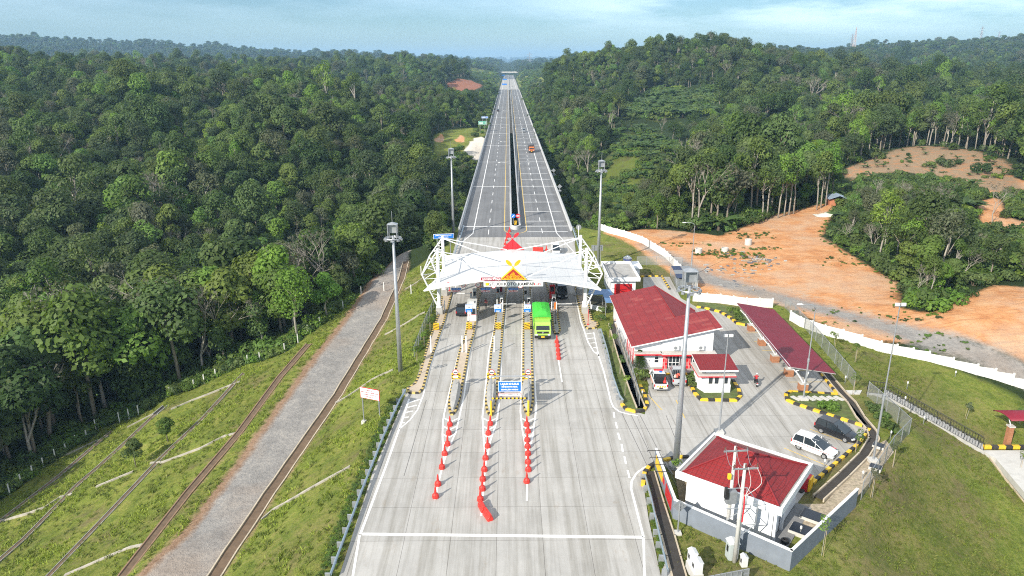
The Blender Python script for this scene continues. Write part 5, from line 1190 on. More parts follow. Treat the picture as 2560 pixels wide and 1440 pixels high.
for k in range(n): mb.box((-hwid+.1+(k+.5)*(2*hwid-.2)/n, 0, 2.3), ((2*hwid-.2)/n, .1, .16), k % 2)
mb.build('height_bar', [CHY, CHB], e)
bd = MB().box((0, -.12, 3.9), (2.68, .07, 1.34)).build('border', SWHITE, e, bevel=.015); MB().box((0, -.165, 3.9), (2.58, .03, 1.24)).build('panel', BLUE, e)
text_mesh('LAJUR KHUSUS', .34, SWHITE, e, (0, -.185, 4.22), sx=.93, font_bold=.014); text_mesh('KENDARAAN KECIL', .22, SWHITE, e, (0, -.185, 3.86), sx=.95, font_bold=.01); text_mesh('SEDAN, JEEP, MINIBUS', .22, SWHITE, e, (0, -.185, 3.5), sx=.93, font_bold=.01)
MB().box((0, -.12, 2.85), (2.68, .06, .36)).build('border', SRED, e); MB().box((0, -.16, 2.85), (2.58, .03, .28)).build('panel', SWHITE, e); text_mesh('TINGGI MAKS. 2.1 M', .22, SBLK, e, (0, -.18, 2.85))
# ------------------------------------------------------------------ cones
cone_proto = None
def cone(pix, lab, grp, s=1.0, world=None):
    global cone_proto
    q = world or G(*pix)
    if cone_proto is None:
        c = empty('traffic_cone', q, random.random()*6, lab, 'cone', grp)
        mb = MB(); P = lambda r, z, n=8: [(r*math.cos(6.2832*(j+.5)/n)*(1.0), r*math.sin(6.2832*(j+.5)/n), z) for j in range(n)]
        mb.loft([P(.33, 0), P(.35, .08), P(.31, .36), P(.15, .52)]); mb.build('base', CONE_R, c)
        mb = MB(); mb.loft([P(.13, .50, 12), P(.11, .85, 12), P(.055, 1.2, 12), P(.03, 1.24, 12)]); mb.build('cone', CONE_R, c, smooth=False); cone_proto = c
        return c
    c = copy_tree(cone_proto); c.location = q; c.rotation_euler.z = random.random()*6; c['label'] = lab; c['group'] = grp; return c
NTH = ['first', 'second', 'third', 'fourth', 'fifth', 'sixth', 'seventh', 'eighth']
for name, L in (('leftmost cone row', [(1125, 1064), (1122, 1086), (1119, 1113), (1112, 1137), (1105, 1171), (1095, 1213), (1089, 1244)]), ('longest cone row', [(1226, 1062), (1221, 1086), (1219, 1118), (1214, 1148), (1211, 1177), (1207, 1201), (1206, 1225), (1201, 1251)]),
                ('cone row nearest the truck', [(1317, 1064), (1320, 1081), (1318, 1103), (1319, 1119), (1320, 1137), (1320, 1158), (1321, 1177), (1317, 1206)]), ('cone row right of the green truck', [(1392, 857), (1394, 867), (1395, 878), (1396, 888), (1397, 898)]), ('cone row beyond the canopy gable', [(1274, 579), (1271, 587), (1268, 594), (1266, 602), (1263, 612)])):
    for k, p in enumerate(L): cone(p, f'red cone, {NTH[k]} from the far end of the {name}', 'red traffic cones')
cone((1366, 627), 'lone red cone beyond the canopy near the white minibus', 'red traffic cones')
def wbar(a, b, lab, h=.65):
    p, q = G(*a), G(*b); d = q-p; L = d.length; e = empty('water_barrier', (p+q)/2, math.atan2(d.y, d.x), lab, 'barrier', 'red water filled barriers')
    mb = MB(); sec = lambda x, k: [(x, -.3*k, 0), (x, -.28*k, .28), (x, -.12*k, .45), (x, -.1*k, h), (x, .1*k, h), (x, .12*k, .45), (x, .28*k, .28), (x, .3*k, 0)]
    mb.loft([sec(-L/2, .8), sec(-L/2+.08, 1), sec(L/2-.08, 1), sec(L/2, .8)]); mb.build('body', CONE_R, e); MB().bbox(-L/2+.2, -L/2+.45, -.06, .06, h, h+.06).build('cap', CONE_R, e)
wbar((1201, 1262), (1211, 1282), 'red barrier block behind the last one at the end of the middle row'); wbar((1213, 1283), (1227, 1303), 'red barrier block closing the end of the longest cone row'); wbar((1332, 629), (1358, 629), 'long red barrier beyond the canopy right of the red gable', 1.0)
# ------------------------------------------------------------------ high masts and lamps
def high_mast(pix, z0, h, lab):
    q = G(*pix, z0); e = empty('high_mast', q, 0, lab, 'light mast', 'tall floodlight masts round the plaza')
    MB().lathe([(.75, -.3), (.75, .35), (.7, .4)], 14).build('footing', CLIGHT, e); MB().tube([(0, 0, .4), (0, 0, h*.5), (0, 0, h)], [.34, .25, .15], 14).build('pole', STEEL, e, smooth=True)
    r = MB(); pts = [(1.05*math.cos(6.2832*i/20), 1.05*math.sin(6.2832*i/20), h-.3) for i in range(21)]; r.tube(pts, .06, 5); r.tube([(p[0]*.86, p[1]*.86, p[2]-.12) for p in pts], .05, 5)
    for i in range(4): a = 1.57*i+.4; r.tube([(0, 0, h-.25), (1.05*math.cos(a), 1.05*math.sin(a), h-.3)], .05, 5)
    r.build('ring', STEEL, e)
    for i in range(8): a = 6.2832*i/8; MB().box((1.05*math.cos(a), 1.05*math.sin(a), h-.5), (.3, .3, .18), 0, a).build('floodlight', STEEL, e)
    c = MB()
    for x in (-.55, .55):
        for y in (-.5, .5): c.tube([(x, y, h-.3), (x, y, h+1.5)], .05, 5)
    c.bbox(-.62, .62, -.02, .04, h+.35, h+1.5).bbox(-.62, -.56, -.5, .5, h+.4, h+1.5).bbox(.56, .62, -.5, .5, h+.4, h+1.5); c.loft([[(-.66, -.56, h+1.5), (.66, -.56, h+1.5), (.66, .56, h+1.5), (-.66, .56, h+1.5)], [(-.1, -.1, h+1.75), (.1, -.1, h+1.75), (.1, .1, h+1.75), (-.1, .1, h+1.75)]]); c.build('head_frame', STEEL, e)
    MB().tube([(0, 0, h+1.7), (0, 0, h+3.2)], .03, 5).build('lightning_rod', STEEL, e)
high_mast((1002, 940), -.9, 19.6, 'tall floodlight mast on the grassy bank beside the white notice'); high_mast((1689, 1168), 0, 19.6, 'tall floodlight mast by the red tiled service building'); high_mast((1134, 597), -.8, 19.8, 'tall floodlight mast left of the viaduct start'); high_mast((1495, 667), 0, 19.8, 'tall floodlight mast right of the canopy')
def lamp(pix, h, lab, reach=0, ang=0, foot=True, q=None, name='street_lamp', grp='slim compound lamp posts', hub=.6):
    q = q or G(*pix); e = empty(name, q, ang, lab, 'street lamp', grp)
    if foot: MB().box((0, 0, .12), (.95, .95, .5)).build('footing', CLIGHT, e, bevel=.03)
    p = MB().tube([(0, 0, .2), (0, 0, h*.42), (0, 0, h*.43), (0, 0, h if not reach else h-.7)], [.11, .10, .075, .05], 10); p.lathe([(.14, h*.41), (.14, h*.44)], 10); p.build('pole', STEEL, e, smooth=False)
    if reach:
        MB().tube([(0, 0, h-.7), (reach*.08, 0, h-.25), (reach*.3, 0, h-.04), (reach, 0, h)], [.05, .045, .04, .035], 7).build('arm', STEEL, e, smooth=True)
        MB().box((reach+.3, 0, h), (.75, .26, .12), top=.7).build('luminaire', CREAM, e, bevel=.02)
    else:
        MB().box((0, 0, h-.3), (.9, .07, .07)).build('crossbar', STEEL, e)
        for s in (-1, 1): MB().box((s*.3, -.1, h-.1), (.42, .2, .3)).build('floodlight', CREAM, e, bevel=.02)
    return e
def hh(pb, pt):
    q = G(*pb); return D(*pt, q.y).z
lamp((1797, 1083), hh((1797, 1083), (1814, 836)), 'slim lamp post in front of the guard booth, twin floodlights'); lamp((2008, 1000), hh((2008, 1000), (2040, 760)), 'slim lamp post with curved arm at the car shelter\'s end', -2.2); lamp((2182, 1155), hh((2182, 1155), (2246, 758)), 'slim lamp post by the drain and chain link fence')
lamp((1727, 690), hh((1727, 690), (1730, 556)), 'slim lamp post with curved arm by the blue generator cage', -2.3)
for k in range(11):
    y = 217+58.5*k; far = k > 5
    lamp(None, 9.2, f'curved lamp over the right carriageway, {(NTH+["ninth","tenth","eleventh"])[k]} from the canopy', 2.9, 0, False, Vector((3.0, y, 1.0)), 'viaduct_lamp', 'curved lamps along the viaduct median')
    if k < 5: lamp(None, 9.2, f'curved lamp over the left carriageway, {NTH[k]} from the canopy', 2.9, math.pi, False, Vector((.35, y+1, 1.0)), 'viaduct_lamp', 'curved lamps along the viaduct median')
# ------------------------------------------------------------------ viaduct parapets
PAR = mat('parapet_concrete', (.47, .475, .475), .8, .1, .6, dirt=.25, dirtcol=(.26, .26, .26), sc3=(1, .05, 1))
def parapet(x, s, y0, y1, lab, h=1.05):
    P = [(-.25, 0), (.25, 0), (.22, .2), (.08, .45), (.06, h), (-.25, h)]
    e = empty('parapet_wall', (x, y0, 0), 0, lab, 'parapet', 'concrete parapets of the viaduct')
    MB().loft([[(p*s, y, z) for p, z in P] for y in np.linspace(0, y1-y0, 30)]).build('wall', PAR, e); r = MB().tube([(-.1*s, 0, h+.22), (-.1*s, y1-y0, h+.22)], .06, 6)
    y = 1.0
    while y < min(y1-y0, 360): r.box((-.1*s, y, h+.1), (.08, .12, .25)); y += 3
    r.build('rail', STEEL, e)
parapet(-12.1, 1, 170, 1050, 'concrete parapet along the left edge of the viaduct'); parapet(15.3, -1, 170, 1050, 'concrete parapet along the right edge of the viaduct'); parapet(.55, -1, 174, 1045, 'left of the two concrete walls along the viaduct median'); parapet(2.8, 1, 174, 1045, 'right of the two concrete walls along the viaduct median')
e = empty('median_nose', (1.68, 174, 0), 0, 'rounded concrete nose closing the median, with hazard sign', 'barrier')
arc = [(1.38*math.cos(a), 2.6*math.sin(a)) for a in [math.pi+math.pi*i/12 for i in range(13)]]; inn = [(1.0*math.cos(a), 2.0*math.sin(a)) for a in [2*math.pi-math.pi*i/12 for i in range(13)]]
MB().prism(arc+inn, 0, 1.0).build('wall', PAR, e, bevel=.05); MB().prism([(x*.99, y*.99) for x, y in inn], 0, .5).build('fill', mat('soil', (.12, .09, .055), .95, .3), e)
mb = MB(); chevron(mb, 0, -.6, 1.4, .6, 1.0, 3, 'left'); mb.build('hazard_board', [CHY, CHB], e)
for x, lab, c in ((-.55, 'round blue arrow sign above the median nose', BLUE), (.62, 'round red no entry sign above the median nose', SRED)):
    f = empty('mandatory_sign' if c is BLUE else 'no_entry_sign', (1.68+x, 174.0, .9), 0, lab, 'sign'); MB().tube([(0, .06, 0), (0, .06, 2.2)], .05, 6).build('post', STEEL, f); mb = MB(); disc(mb, (0, 0, 2.1), .55, 0); mb.build('sign_face', c, f)
    if c is SRED: MB().box((0, -.02, 2.1), (.8, .02, .2)).build('bar', SWHITE, f)
    else: MB().add([(-.32, -.015, 1.78), (.04, -.015, 1.86), (-.06, -.015, 1.96), (.3, -.015, 2.32), (.22, -.015, 2.42), (-.14, -.015, 2.05), (-.24, -.015, 2.14)], [(0, 1, 2, 3, 4, 5, 6)]).build('arrow', SWHITE, f)
# ------------------------------------------------------------------ guard rails
RAIL = mat('rail_galvanised', (.30, .38, .44), .45, .1, 1.5, metal=.3)
def guard_rail(pts, lab, step=2.0, side=1, zf=None):
    P = resample([Vector((p[0], p[1], 0)) for p in pts], step); zf = zf or (lambda p: 0.0); P = [Vector((p.x, p.y, zf(p))) for p in P]; o = P[0].copy()
    e = empty('guard_rail', o, 0, lab, 'guard rail', 'steel guard rails at the plaza edges'); P = [p-o for p in P]; secs = []
    for i, p in enumerate(P):
        d = (P[min(i+1, len(P)-1)]-P[max(i-1, 0)]).normalized(); n = Vector((-d.y, d.x, 0))*side
        secs.append([p+n*a+Vector((0, 0, z)) for a, z in ((0, .42), (.07, .47), (.07, .53), (0, .58), (.07, .63), (.07, .69), (0, .74), (-.05, .74), (-.05, .42))])
    MB().loft(secs).build('beam', RAIL, e)
    for i, p in enumerate(P[:100]):
        d = (P[min(i+1, len(P)-1)]-P[max(i-1, 0)]).normalized(); n = Vector((-d.y, d.x, 0))*side; c = p-n*.25
        MB().box((c.x, c.y, .1), (.42, .13, 1.15), 0, math.atan2(d.y, d.x)+1.571).build('post', STEEL, e)
guard_rail(GP([(828, 1450), (905, 1240), (960, 1100), (1000, 1010), (1015, 985)]), 'long guard rail along the left edge of the plaza', 1.9, -1)
guard_rail(GP([(1502, 832), (1518, 885), (1532, 950), (1549, 1000), (1558, 1012)]), 'guard rail along the right edge in front of the office', 1.9, 1)
guard_rail(GP([(1612, 1200), (1628, 1260), (1645, 1340), (1668, 1440)]), 'guard rail at the lower right beside the open drain', 1.9, 1)
guard_rail(GP([(1131, 660), (1150, 602), (1160, 570)]), 'guard rail left of the road beyond the canopy', 2.5, -1); guard_rail(GP([(1452, 645), (1440, 602), (1430, 572)]), 'guard rail right of the road beyond the canopy', 2.5, 1)
# ------------------------------------------------------------------ freestanding signs
q = G(1271, 0+968)
def notice(pix_l, pix_r, zt0, zt1, w, lines, col, bcol, tcol, lab, name='notice_sign', size=.26, foot=True):
    a = GT(*pix_l); b = GT(*pix_r); e = empty(name, a, math.atan2(b.y-a.y, b.x-a.x), lab, 'sign'); L = (b-a).length; L = Vector((b.x-a.x, b.y-a.y)).length
    z1 = D(pix_l[0], zt0, a.y).z-a.z; z0 = D(pix_l[0], zt1, a.y).z-a.z
    for x, zb in ((0, 0), (L, b.z-a.z)): MB().tube([(x, .06, zb-.2), (x, .06, z0+.3)], .075, 8).build('post', STEEL, e)
    if foot: MB().box((0, .05, .1), (.5, .5, .5)).build('footing', CLIGHT, e)
    MB().box((L/2, 0, (z0+z1)/2), (w, .06, z1-z0)).build('border', bcol, e, bevel=.015); MB().box((L/2, -.045, (z0+z1)/2), (w-.14, .03, z1-z0-.14)).build('panel', col, e)
    n = len(lines)
    for k, t in enumerate(lines): text_mesh(t, size*(1.15 if k == 0 else 1), tcol, e, (L/2, -.066, (z0+z1)/2+(z1-z0)*.8*((n-1)/2-k)/n), font_bold=.004)
    return e
notice((910, 1058), (949, 1042), 967, 994, 2.65, ['DILARANG', 'MENAIKKAN DAN MENURUNKAN', 'PENUMPANG DI DAERAH', 'GERBANG TOL'], SWHITE, SRED, MAROON, 'white red bordered notice on two posts on the left grass bank', size=.15)
q = D(1109, 590.5, 139); e = empty('bridge_sign', (q.x, 139, hz(q.x, 139)), R(8), 'blue bridge name sign on posts behind the left canopy mast', 'sign'); zz = q.z-e.location.z
MB().box((0, 0, zz), (4.1, .08, .98)).build('border', SWHITE, e, bevel=.02); MB().box((0, -.05, zz), (3.96, .03, .84)).build('panel', BLUE, e); text_mesh('JEMBATAN TANJUNG ALAI 1', .27, SWHITE, e, (0, -.07, zz+.19), sx=.95, font_bold=.008); text_mesh('PANJANG 725 M', .27, SWHITE, e, (-.05, -.07, zz-.2), font_bold=.008)
for s in (-1, 1): MB().tube([(s*1.3, .08, -.2), (s*1.3, .08, zz)], .08, 7).build('post', STEEL, e)
for (px, py, dd, w, h, c, lab, lines, nm) in [(1206, 307, 425, 4.8, 2.0, SGREEN, 'green direction sign left of the viaduct by the pale slope', ['BANGKINANG   40', 'PEKANBARU   90'], 'direction_sign'), (1212, 293.5, 462, 4.2, 1.1, BLUE, 'blue sign behind the green direction sign left of the viaduct', ['JEMBATAN'], 'bridge_sign')]:
    q = D(px, py, dd); g = hz(q.x, dd); e = empty(nm, (q.x, dd, g), 0, lab, 'sign'); zz = q.z-g; MB().box((0, 0, zz), (w, .1, h)).build('border', SWHITE, e); MB().box((0, -.06, zz), (w-.2, .03, h-.2)).build('panel', c, e)
    mb = MB()
    for k, t in enumerate(lines): z_ = zz+.3-.6*k if len(lines) > 1 else zz; mb.box((-w*.14, -.08, z_), (w*.5, .02, .28)).box((w*.33, -.08, z_), (w*.12, .02, .28))
    mb.build('lettering', SWHITE, e)
    for s in (-1, 1): MB().tube([(s*w*.3, .1, -.3), (s*w*.3, .1, zz)], .13, 6).build('post', STEEL, e)
for py, lab, two in [(1384, 'double grey diamond sign back on the right parapet', True), (1399, 'grey diamond sign back with plate on the right parapet', False)]:
    Y = 263 if two else 219; zt = D(py, 426 if two else 466, Y); e = empty('diamond_sign', (15.5, Y, .8), 0, lab, 'sign'); zc = zt.z-.8; xo = zt.x-15.5
    MB().tube([(0, 0, 0), (xo, 0, .8), (xo, 0, zc+.3)], .07, 6).build('post', STEEL, e)
    for k in range(2 if two else 1): z = zc-k*1.5; MB().add([(xo-.75, -.08, z), (xo, -.08, z-.75), (xo+.75, -.08, z), (xo, -.08, z+.75), (xo-.75, -.03, z), (xo, -.03, z-.75), (xo+.75, -.03, z), (xo, -.03, z+.75)], [(0, 1, 2, 3), (7, 6, 5, 4), (0, 4, 5, 1), (1, 5, 6, 2), (2, 6, 7, 3), (3, 7, 4, 0)]).build('sign_panel', SBACK, e)
    if not two: MB().box((xo, -.06, zc-1.3), (1.1, .05, .5)).build('plate', SBACK, e)
def back_sign(pix, w, h, z0, lab, rz=0, n=5, z_=0):
    q = G(*pix, z_); e = empty('sign_back', q, rz, lab, 'sign'); MB().box((0, 0, z0+h/2), (w, .05, h)).build('panel', SBACK, e, bevel=.02); mb = MB()
    for k in range(n+1): mb.box((-w/2+.05+k*(w-.1)/n, -.045, z0+h/2), (.06, .04, h))
    mb.box((0, -.05, z0+h*.5), (w, .04, .05)).box((0, -.05, z0+h-.03), (w, .04, .06)).box((0, -.05, z0+.03), (w, .04, .06)); mb.build('frame', STEEL, e)
    for s in (-1, 1): MB().tube([(s*w*.32, -.12, -.2), (s*w*.32, -.12, z0+h*.9)], .07, 8).build('post', STEEL, e)
back_sign((1810, 1476), 4.2, .95, .75, 'back of a wide grey sign panel at the bottom by the utility poles', R(14), 8, -.3)
back_sign((1492, 652), 2.4, 1.2, 2.2, 'back of a grey sign panel beside the mast right of the canopy', R(0), 4)
q = G(1694, 1333); e = empty('warning_sign', q, 0, 'back of a grey diamond sign beside the painted wall', 'sign'); MB().tube([(0, 0, 0), (0, 0, 3.1)], .07, 8).build('post', STEEL, e); MB().box((0, 0, 0), (.6, .6, .3)).build('footing', CLIGHT, e)
c = 2.75; MB().add([(-.62, .06, c), (0, .06, c-.62), (.62, .06, c), (0, .06, c+.62), (-.62, .1, c), (0, .1, c-.62), (.62, .1, c), (0, .1, c+.62)], [(0, 1, 2, 3), (7, 6, 5, 4), (0, 4, 5, 1), (1, 5, 6, 2), (2, 6, 7, 3), (3, 7, 4, 0)]).build('sign_panel', SBACK, e); MB().box((0, -.09, c+.15), (.5, .03, .05)).box((0, -.09, c-.15), (.5, .03, .05)).build('bracket', STEEL, e)
q = G(1446, 603); e = empty('round_sign', q, 0, 'back of a round grey sign at the right end of the guard rail', 'sign'); MB().tube([(0, 0, 0), (0, 0, 3.6)], .08, 8).build('post', WPAINT, e); mb = MB(); disc(mb, (0, .05, 3.3), .62, 0); mb.build('sign_panel', SBACK, e)
# ------------------------------------------------------------------ buildings
def tile_roof(name, a, bcol, bw=1.0, bh=.38, mort=(.14, .014, .016), patch=.0):
    m, nt, b = newmat(name); L = nt.links; v = nn(nt, 'ShaderNodeTexCoord').outputs['Object']
    br = nn(nt, 'ShaderNodeTexBrick'); br.offset = .0; br.inputs['Scale'].default_value = 1; br.inputs['Brick Width'].default_value = bw; br.inputs['Row Height'].default_value = bh; br.inputs['Mortar Size'].default_value = .03; br.inputs['Mortar Smooth'].default_value = .6
    br.inputs['Color1'].default_value = (*a, 1); br.inputs['Color2'].default_value = (*bcol, 1); br.inputs['Mortar'].default_value = (*mort, 1); br.inputs['Bias'].default_value = -.35; L.new(v, br.inputs[0])
    n1 = noise_val(nt, v, .6, 5, .7); c = mix(nt, 1.0, br.outputs[0], ramp(nt, n1, [(.3, .84), (.7, 1.12)]), 'MULTIPLY')
    if patch:
        b2 = nn(nt, 'ShaderNodeTexBrick'); b2.offset = .5; b2.inputs['Scale'].default_value = 1; b2.inputs['Brick Width'].default_value = 1.3; b2.inputs['Row Height'].default_value = .82; b2.inputs['Mortar Size'].default_value = 0
        b2.inputs['Color1'].default_value = (0, 0, 0, 1); b2.inputs['Color2'].default_value = (1, 1, 1, 1); b2.inputs['Bias'].default_value = -.3; L.new(v, b2.inputs[0])
        c = mix(nt, ramp(nt, b2.outputs[0], [(.55, 0.0), (.9, patch)]), c, (.40, .115, .09))
    L.new(c, b.inputs['Base Color']); b.inputs['Roughness'].default_value = .55; b.inputs['Specular IOR Level'].default_value = .3
    bp = nn(nt, 'ShaderNodeBump'); bp.inputs['Strength'].default_value = .5; bp.inputs['Distance'].default_value = .05; L.new(br.outputs[1], bp.inputs['Height']); bp.invert = True; L.new(bp.outputs[0], b.inputs['Normal']); return m
ROOFR = tile_roof('roof_tile_red', (.24, .022, .022), (.28, .031, .029), 1.05, .41, patch=.95); ROOFT = tile_roof('roof_tile_plain', (.215, .017, .018), (.245, .022, .023), .42, .36); ROOFM = tile_roof('roof_sheet_maroon', (.175, .013, .027), (.19, .016, .03), 60, .30, (.12, .009, .019))
WALL = mat('wall_white', (.72, .735, .75), .7, .04, .9, dirt=.22, dirtcol=(.5, .5, .48)); LEDGE = mat('ledge_concrete', (.48, .45, .42), .85, .15, 1.5, dirt=.4, dirtcol=(.25, .23, .2)); SOFF = mat('concrete_roof_stained', (.34, .33, .31), .9, .15, 1.0, dirt=.8, dirtcol=(.13, .125, .12))
def red_panel_mat():
    m, nt, b = newmat('patterned_red_panel'); L = nt.links; v = nn(nt, 'ShaderNodeTexCoord').outputs['Object']
    sx_ = nn(nt, 'ShaderNodeSeparateXYZ'); L.new(v, sx_.inputs[0]); cb = nn(nt, 'ShaderNodeCombineXYZ'); L.new(mth(nt, 'ADD', sx_.outputs[0], sx_.outputs[1]), cb.inputs[0]); L.new(sx_.outputs[2], cb.inputs[1])
    br = nn(nt, 'ShaderNodeTexBrick'); br.offset = 0; br.inputs['Scale'].default_value = 1; br.inputs['Brick Width'].default_value = .54; br.inputs['Row Height'].default_value = .54; br.inputs['Mortar Size'].default_value = .022
    br.inputs['Color1'].default_value = (.52, .01, .015, 1); br.inputs['Color2'].default_value = (.56, .012, .018, 1); br.inputs['Mortar'].default_value = (.7, .5, .5, 1); L.new(cb.outputs[0], br.inputs[0])
    w = nn(nt, 'ShaderNodeTexBrick'); w.offset = 0; w.inputs['Scale'].default_value = 1; w.inputs['Brick Width'].default_value = .18; w.inputs['Row Height'].default_value = .18; w.inputs['Mortar Size'].default_value = .02
    w.inputs['Color1'].default_value = (0, 0, 0, 1); w.inputs['Color2'].default_value = (0, 0, 0, 1); w.inputs['Mortar'].default_value = (1, 1, 1, 1); L.new(cb.outputs[0], w.inputs[0])
    ck = nn(nt, 'ShaderNodeTexChecker'); ck.inputs['Scale'].default_value = 1/.54; ck.inputs['Color1'].default_value = (1, 1, 1, 1); ck.inputs['Color2'].default_value = (0, 0, 0, 1); L.new(cb.outputs[0], ck.inputs[0])
    c = mix(nt, mth(nt, 'MULTIPLY', w.outputs[0], mth(nt, 'MULTIPLY', ck.outputs[0], .6)), br.outputs[0], (.72, .5, .5)); L.new(c, b.inputs['Base Color']); b.inputs['Roughness'].default_value = .5; return m
RPAN = red_panel_mat()
def window_y(par, x0, x1, y, z0, z1, nx=2, nz=2, name='window'):   # faces -y
    f = MB(); t = .07; f.bbox(x0, x1, y-.05, y+.02, z0, z0+t).bbox(x0, x1, y-.05, y+.02, z1-t, z1)
    for k in range(nx+1): f.bbox(x0+(x1-x0-t)*k/nx, x0+(x1-x0-t)*k/nx+t, y-.05, y+.02, z0+t, z1-t)
    for k in range(1, nz): zz = z0+(z1-z0)*(.33 if nz == 2 else k/nz); f.bbox(x0+t, x1-t, y-.045, y+.018, zz, zz+t)
    o = f.build(name, WPAINT, par); MB().bbox(x0+.02, x1-.02, y-.012, y+.012, z0+.02, z1-.02).build('pane', GLASS, o); return o
# office
of = empty('office_building', (16.9, 88.4, 0), 0, 'white toll office with large red tiled sloping roof', 'building')
L_ = lambda x, y: (x-16.9, y-88.4)
Wp = [(16.9, 88.4), (27.3, 88.4), (27.3, 94.3), (27.1, 94.3), (27.0, 99.6), (23.3, 108.4), (16.9, 108.4)]
def zA(x): return 3.65+.224*(x-16.4)
mb = MB(); P = [L_(*p) for p in Wp]; n = len(P)
tops = [zA(16.9)-.16, zA(27.3)-.16, zA(27.3)-.16, 4.25, 4.2, 5.0, zA(16.9)-.16]
mb.add([(x, y, -.1) for x, y in P]+[(x, y, t) for (x, y), t in zip(P, tops)], [(i, (i+1) % n, n+(i+1) % n, n+i) for i in range(n)]); mb.build('wall', WALL, of)
MB().bbox(-.06, 10.46, -.06, 20.05, -.1, .25).build('plinth', CGREY, of)
def slab(vs, th, mats_, name, par, under=1):
    n = len(vs); mb = MB(); mb.add(vs+[(x, y, z-th) for x, y, z in vs], [tuple(range(n))], 0); mb.add([], [], 0)
    o = 0; mb.f += [tuple(range(2*n-1, n-1, -1))]+[(i, n+i, n+(i+1) % n, (i+1) % n) for i in range(n)]; mb.mi += [1]*(n+1); return mb.build(name, mats_, par)
def LZ(x, y, z): return (x-16.9, y-88.4, z)
x0, x1, xr = 16.25, 28.15, 23.5
slab([LZ(x0, 87.5, zA(x0)), LZ(x1, 87.5, zA(x1)), LZ(x1, 94.5, zA(x1)), LZ(xr, 94.5, zA(xr)), LZ(xr, 109.1, zA(xr)), LZ(x0, 109.1, zA(x0))], .17, [ROOFR, WPAINT], 'roof', of)
mb = MB(); mb.add([LZ(xr, 94.52, zA(xr)-.01), LZ(27.95, 94.52, 4.15), LZ(27.75, 99.9, 4.2), LZ(xr, 109.1, zA(xr)-.01)], [(0, 1, 2, 3)], 0); mb.add([LZ(xr, 109.1, zA(xr)-.02), LZ(27.75, 99.9, 4.2), LZ(24.6, 109.3, 4.4)], [(0, 1, 2)], 0); mb.build('roof', tile_roof('roof_tile_ribbed', (.19, .014, .017), (.215, .018, .021), .42, 30), of)
mb = MB().tube([LZ(xr, 94.6, zA(xr)+.03), LZ(xr, 109.1, zA(xr)+.03)], .1, 6).tube([LZ(xr, 109.1, zA(xr)), LZ(27.75, 99.9, 4.22)], .09, 6); mb.build('ridge', ROOFT, of)
MB().bbox(3.8, 10.4, -.25, -.0, 2.75, 5.55).build('gable_wall', WALL, of) if False else None
mb = MB(); mb.add([(3.6, -.22, 2.7), (10.4, -.22, 2.7), (10.4, -.22, zA(27.3)-.2), (3.6, -.22, zA(20.5)-.2), (3.6, .0, 2.7), (10.4, .0, 2.7), (10.4, .0, zA(27.3)-.2), (3.6, 0, zA(20.5)-.2)], [(0, 1, 2, 3), (0, 3, 7, 4), (1, 5, 6, 2), (0, 4, 5, 1)]); mb.build('gable_wall', WALL, of)
for a, b_, y0 in ((-.15, 3.5, -.95), (3.4, 10.75, -1.25)):
    MB().bbox(a, b_, y0, -.003, 2.52, 2.66).build('ledge', LEDGE, of); MB().bbox(a-.03, b_+.03, y0-.03, y0+.12, 2.36, 2.54).build('ledge_trim', SRED, of)
d_ = MB().bbox(1.25, 2.1, -.06, .02, .25, 2.3).build('door', mat('door_white', (.6, .61, .62), .5, .03), of); MB().lathe([(.03, 0), (.03, .12)], 6, (2.0, -.1, 1.2)).build('handle', STEEL, d_)
window_y(of, 2.65, 3.3, -.03, .9, 2.2, 1, 3); window_y(of, 4.55, 6.05, -.26, .35, 2.35, 3, 2); window_y(of, 7.75, 9.3, -.26, .35, 2.35, 3, 2)
for a, b_ in ((3.8, 4.4), (6.45, 7.55), (9.75, 10.35)): MB().bbox(a, b_, -.28, -.222, .1, 2.35).build('patterned_panel', RPAN, of)
for y_ in (.6, 2.2, 3.8, 5.4): MB().bbox(-.06, -.003, y_, y_+.8, .3, 2.9).build('patterned_panel', RPAN, of)
for x in (5.4, 8.75): a_ = MB().bbox(x-.4, x+.4, -.62, -.24, 2.95, 3.6).build('air_conditioner', CREAM, of, bevel=.03); m_ = MB(); disc(m_, (x-.08, -.63, 3.27), .23, 0); m_.build('fan_grille', SBACK, a_)
MB().bbox(0.0, 10.4, -1.6, -.06, -.1, .12).build('step', CGREY, of)
# guard booth
q = G(1763, 985); gb = empty('guard_booth', (24.3, 80.9, 0), 0, 'small white guard booth with red roof in the kerbed island', 'booth')
MB().prism([(-.4, 1.3), (.15, .1), (3.35, .1), (3.35, 3.3), (-.4, 3.3)], .05, 2.55).build('wall', WALL, gb); MB().bbox(.1, 3.4, -.05, .098, .0, 1.15).build('front_parapet', WALL, gb)
MB().bbox(0.3, 3.2, .3, 3.2, 2.62, 3.3).build('upper_wall', WALL, gb)
MB().bbox(-.85, 3.85, -.45, 3.6, 2.5, 2.64).build('ledge', LEDGE, gb); MB().bbox(-.88, 3.88, -.48, -.36, 2.38, 2.52).build('ledge_trim', SRED, gb); MB().bbox(-.88, -.78, -.36, 3.6, 2.38, 2.52).build('ledge_trim', SRED, gb)
slab([(-.75, -.5, 3.35), (4.05, -.5, 3.35), (4.05, 3.7, 3.75), (-.75, 3.7, 3.75)], .22, [tile_roof('roof_booth', (.20, .014, .017), (.235, .02, .022), .32, 30), WPAINT], 'roof', gb)
for a, b_ in ((.55, 1.2), (1.3, 1.95)): window_y(gb, a, b_, .085, 1.2, 2.3, 1, 1)
window_y(gb, 2.55, 3.1, .085, 1.2, 2.3, 1, 1)
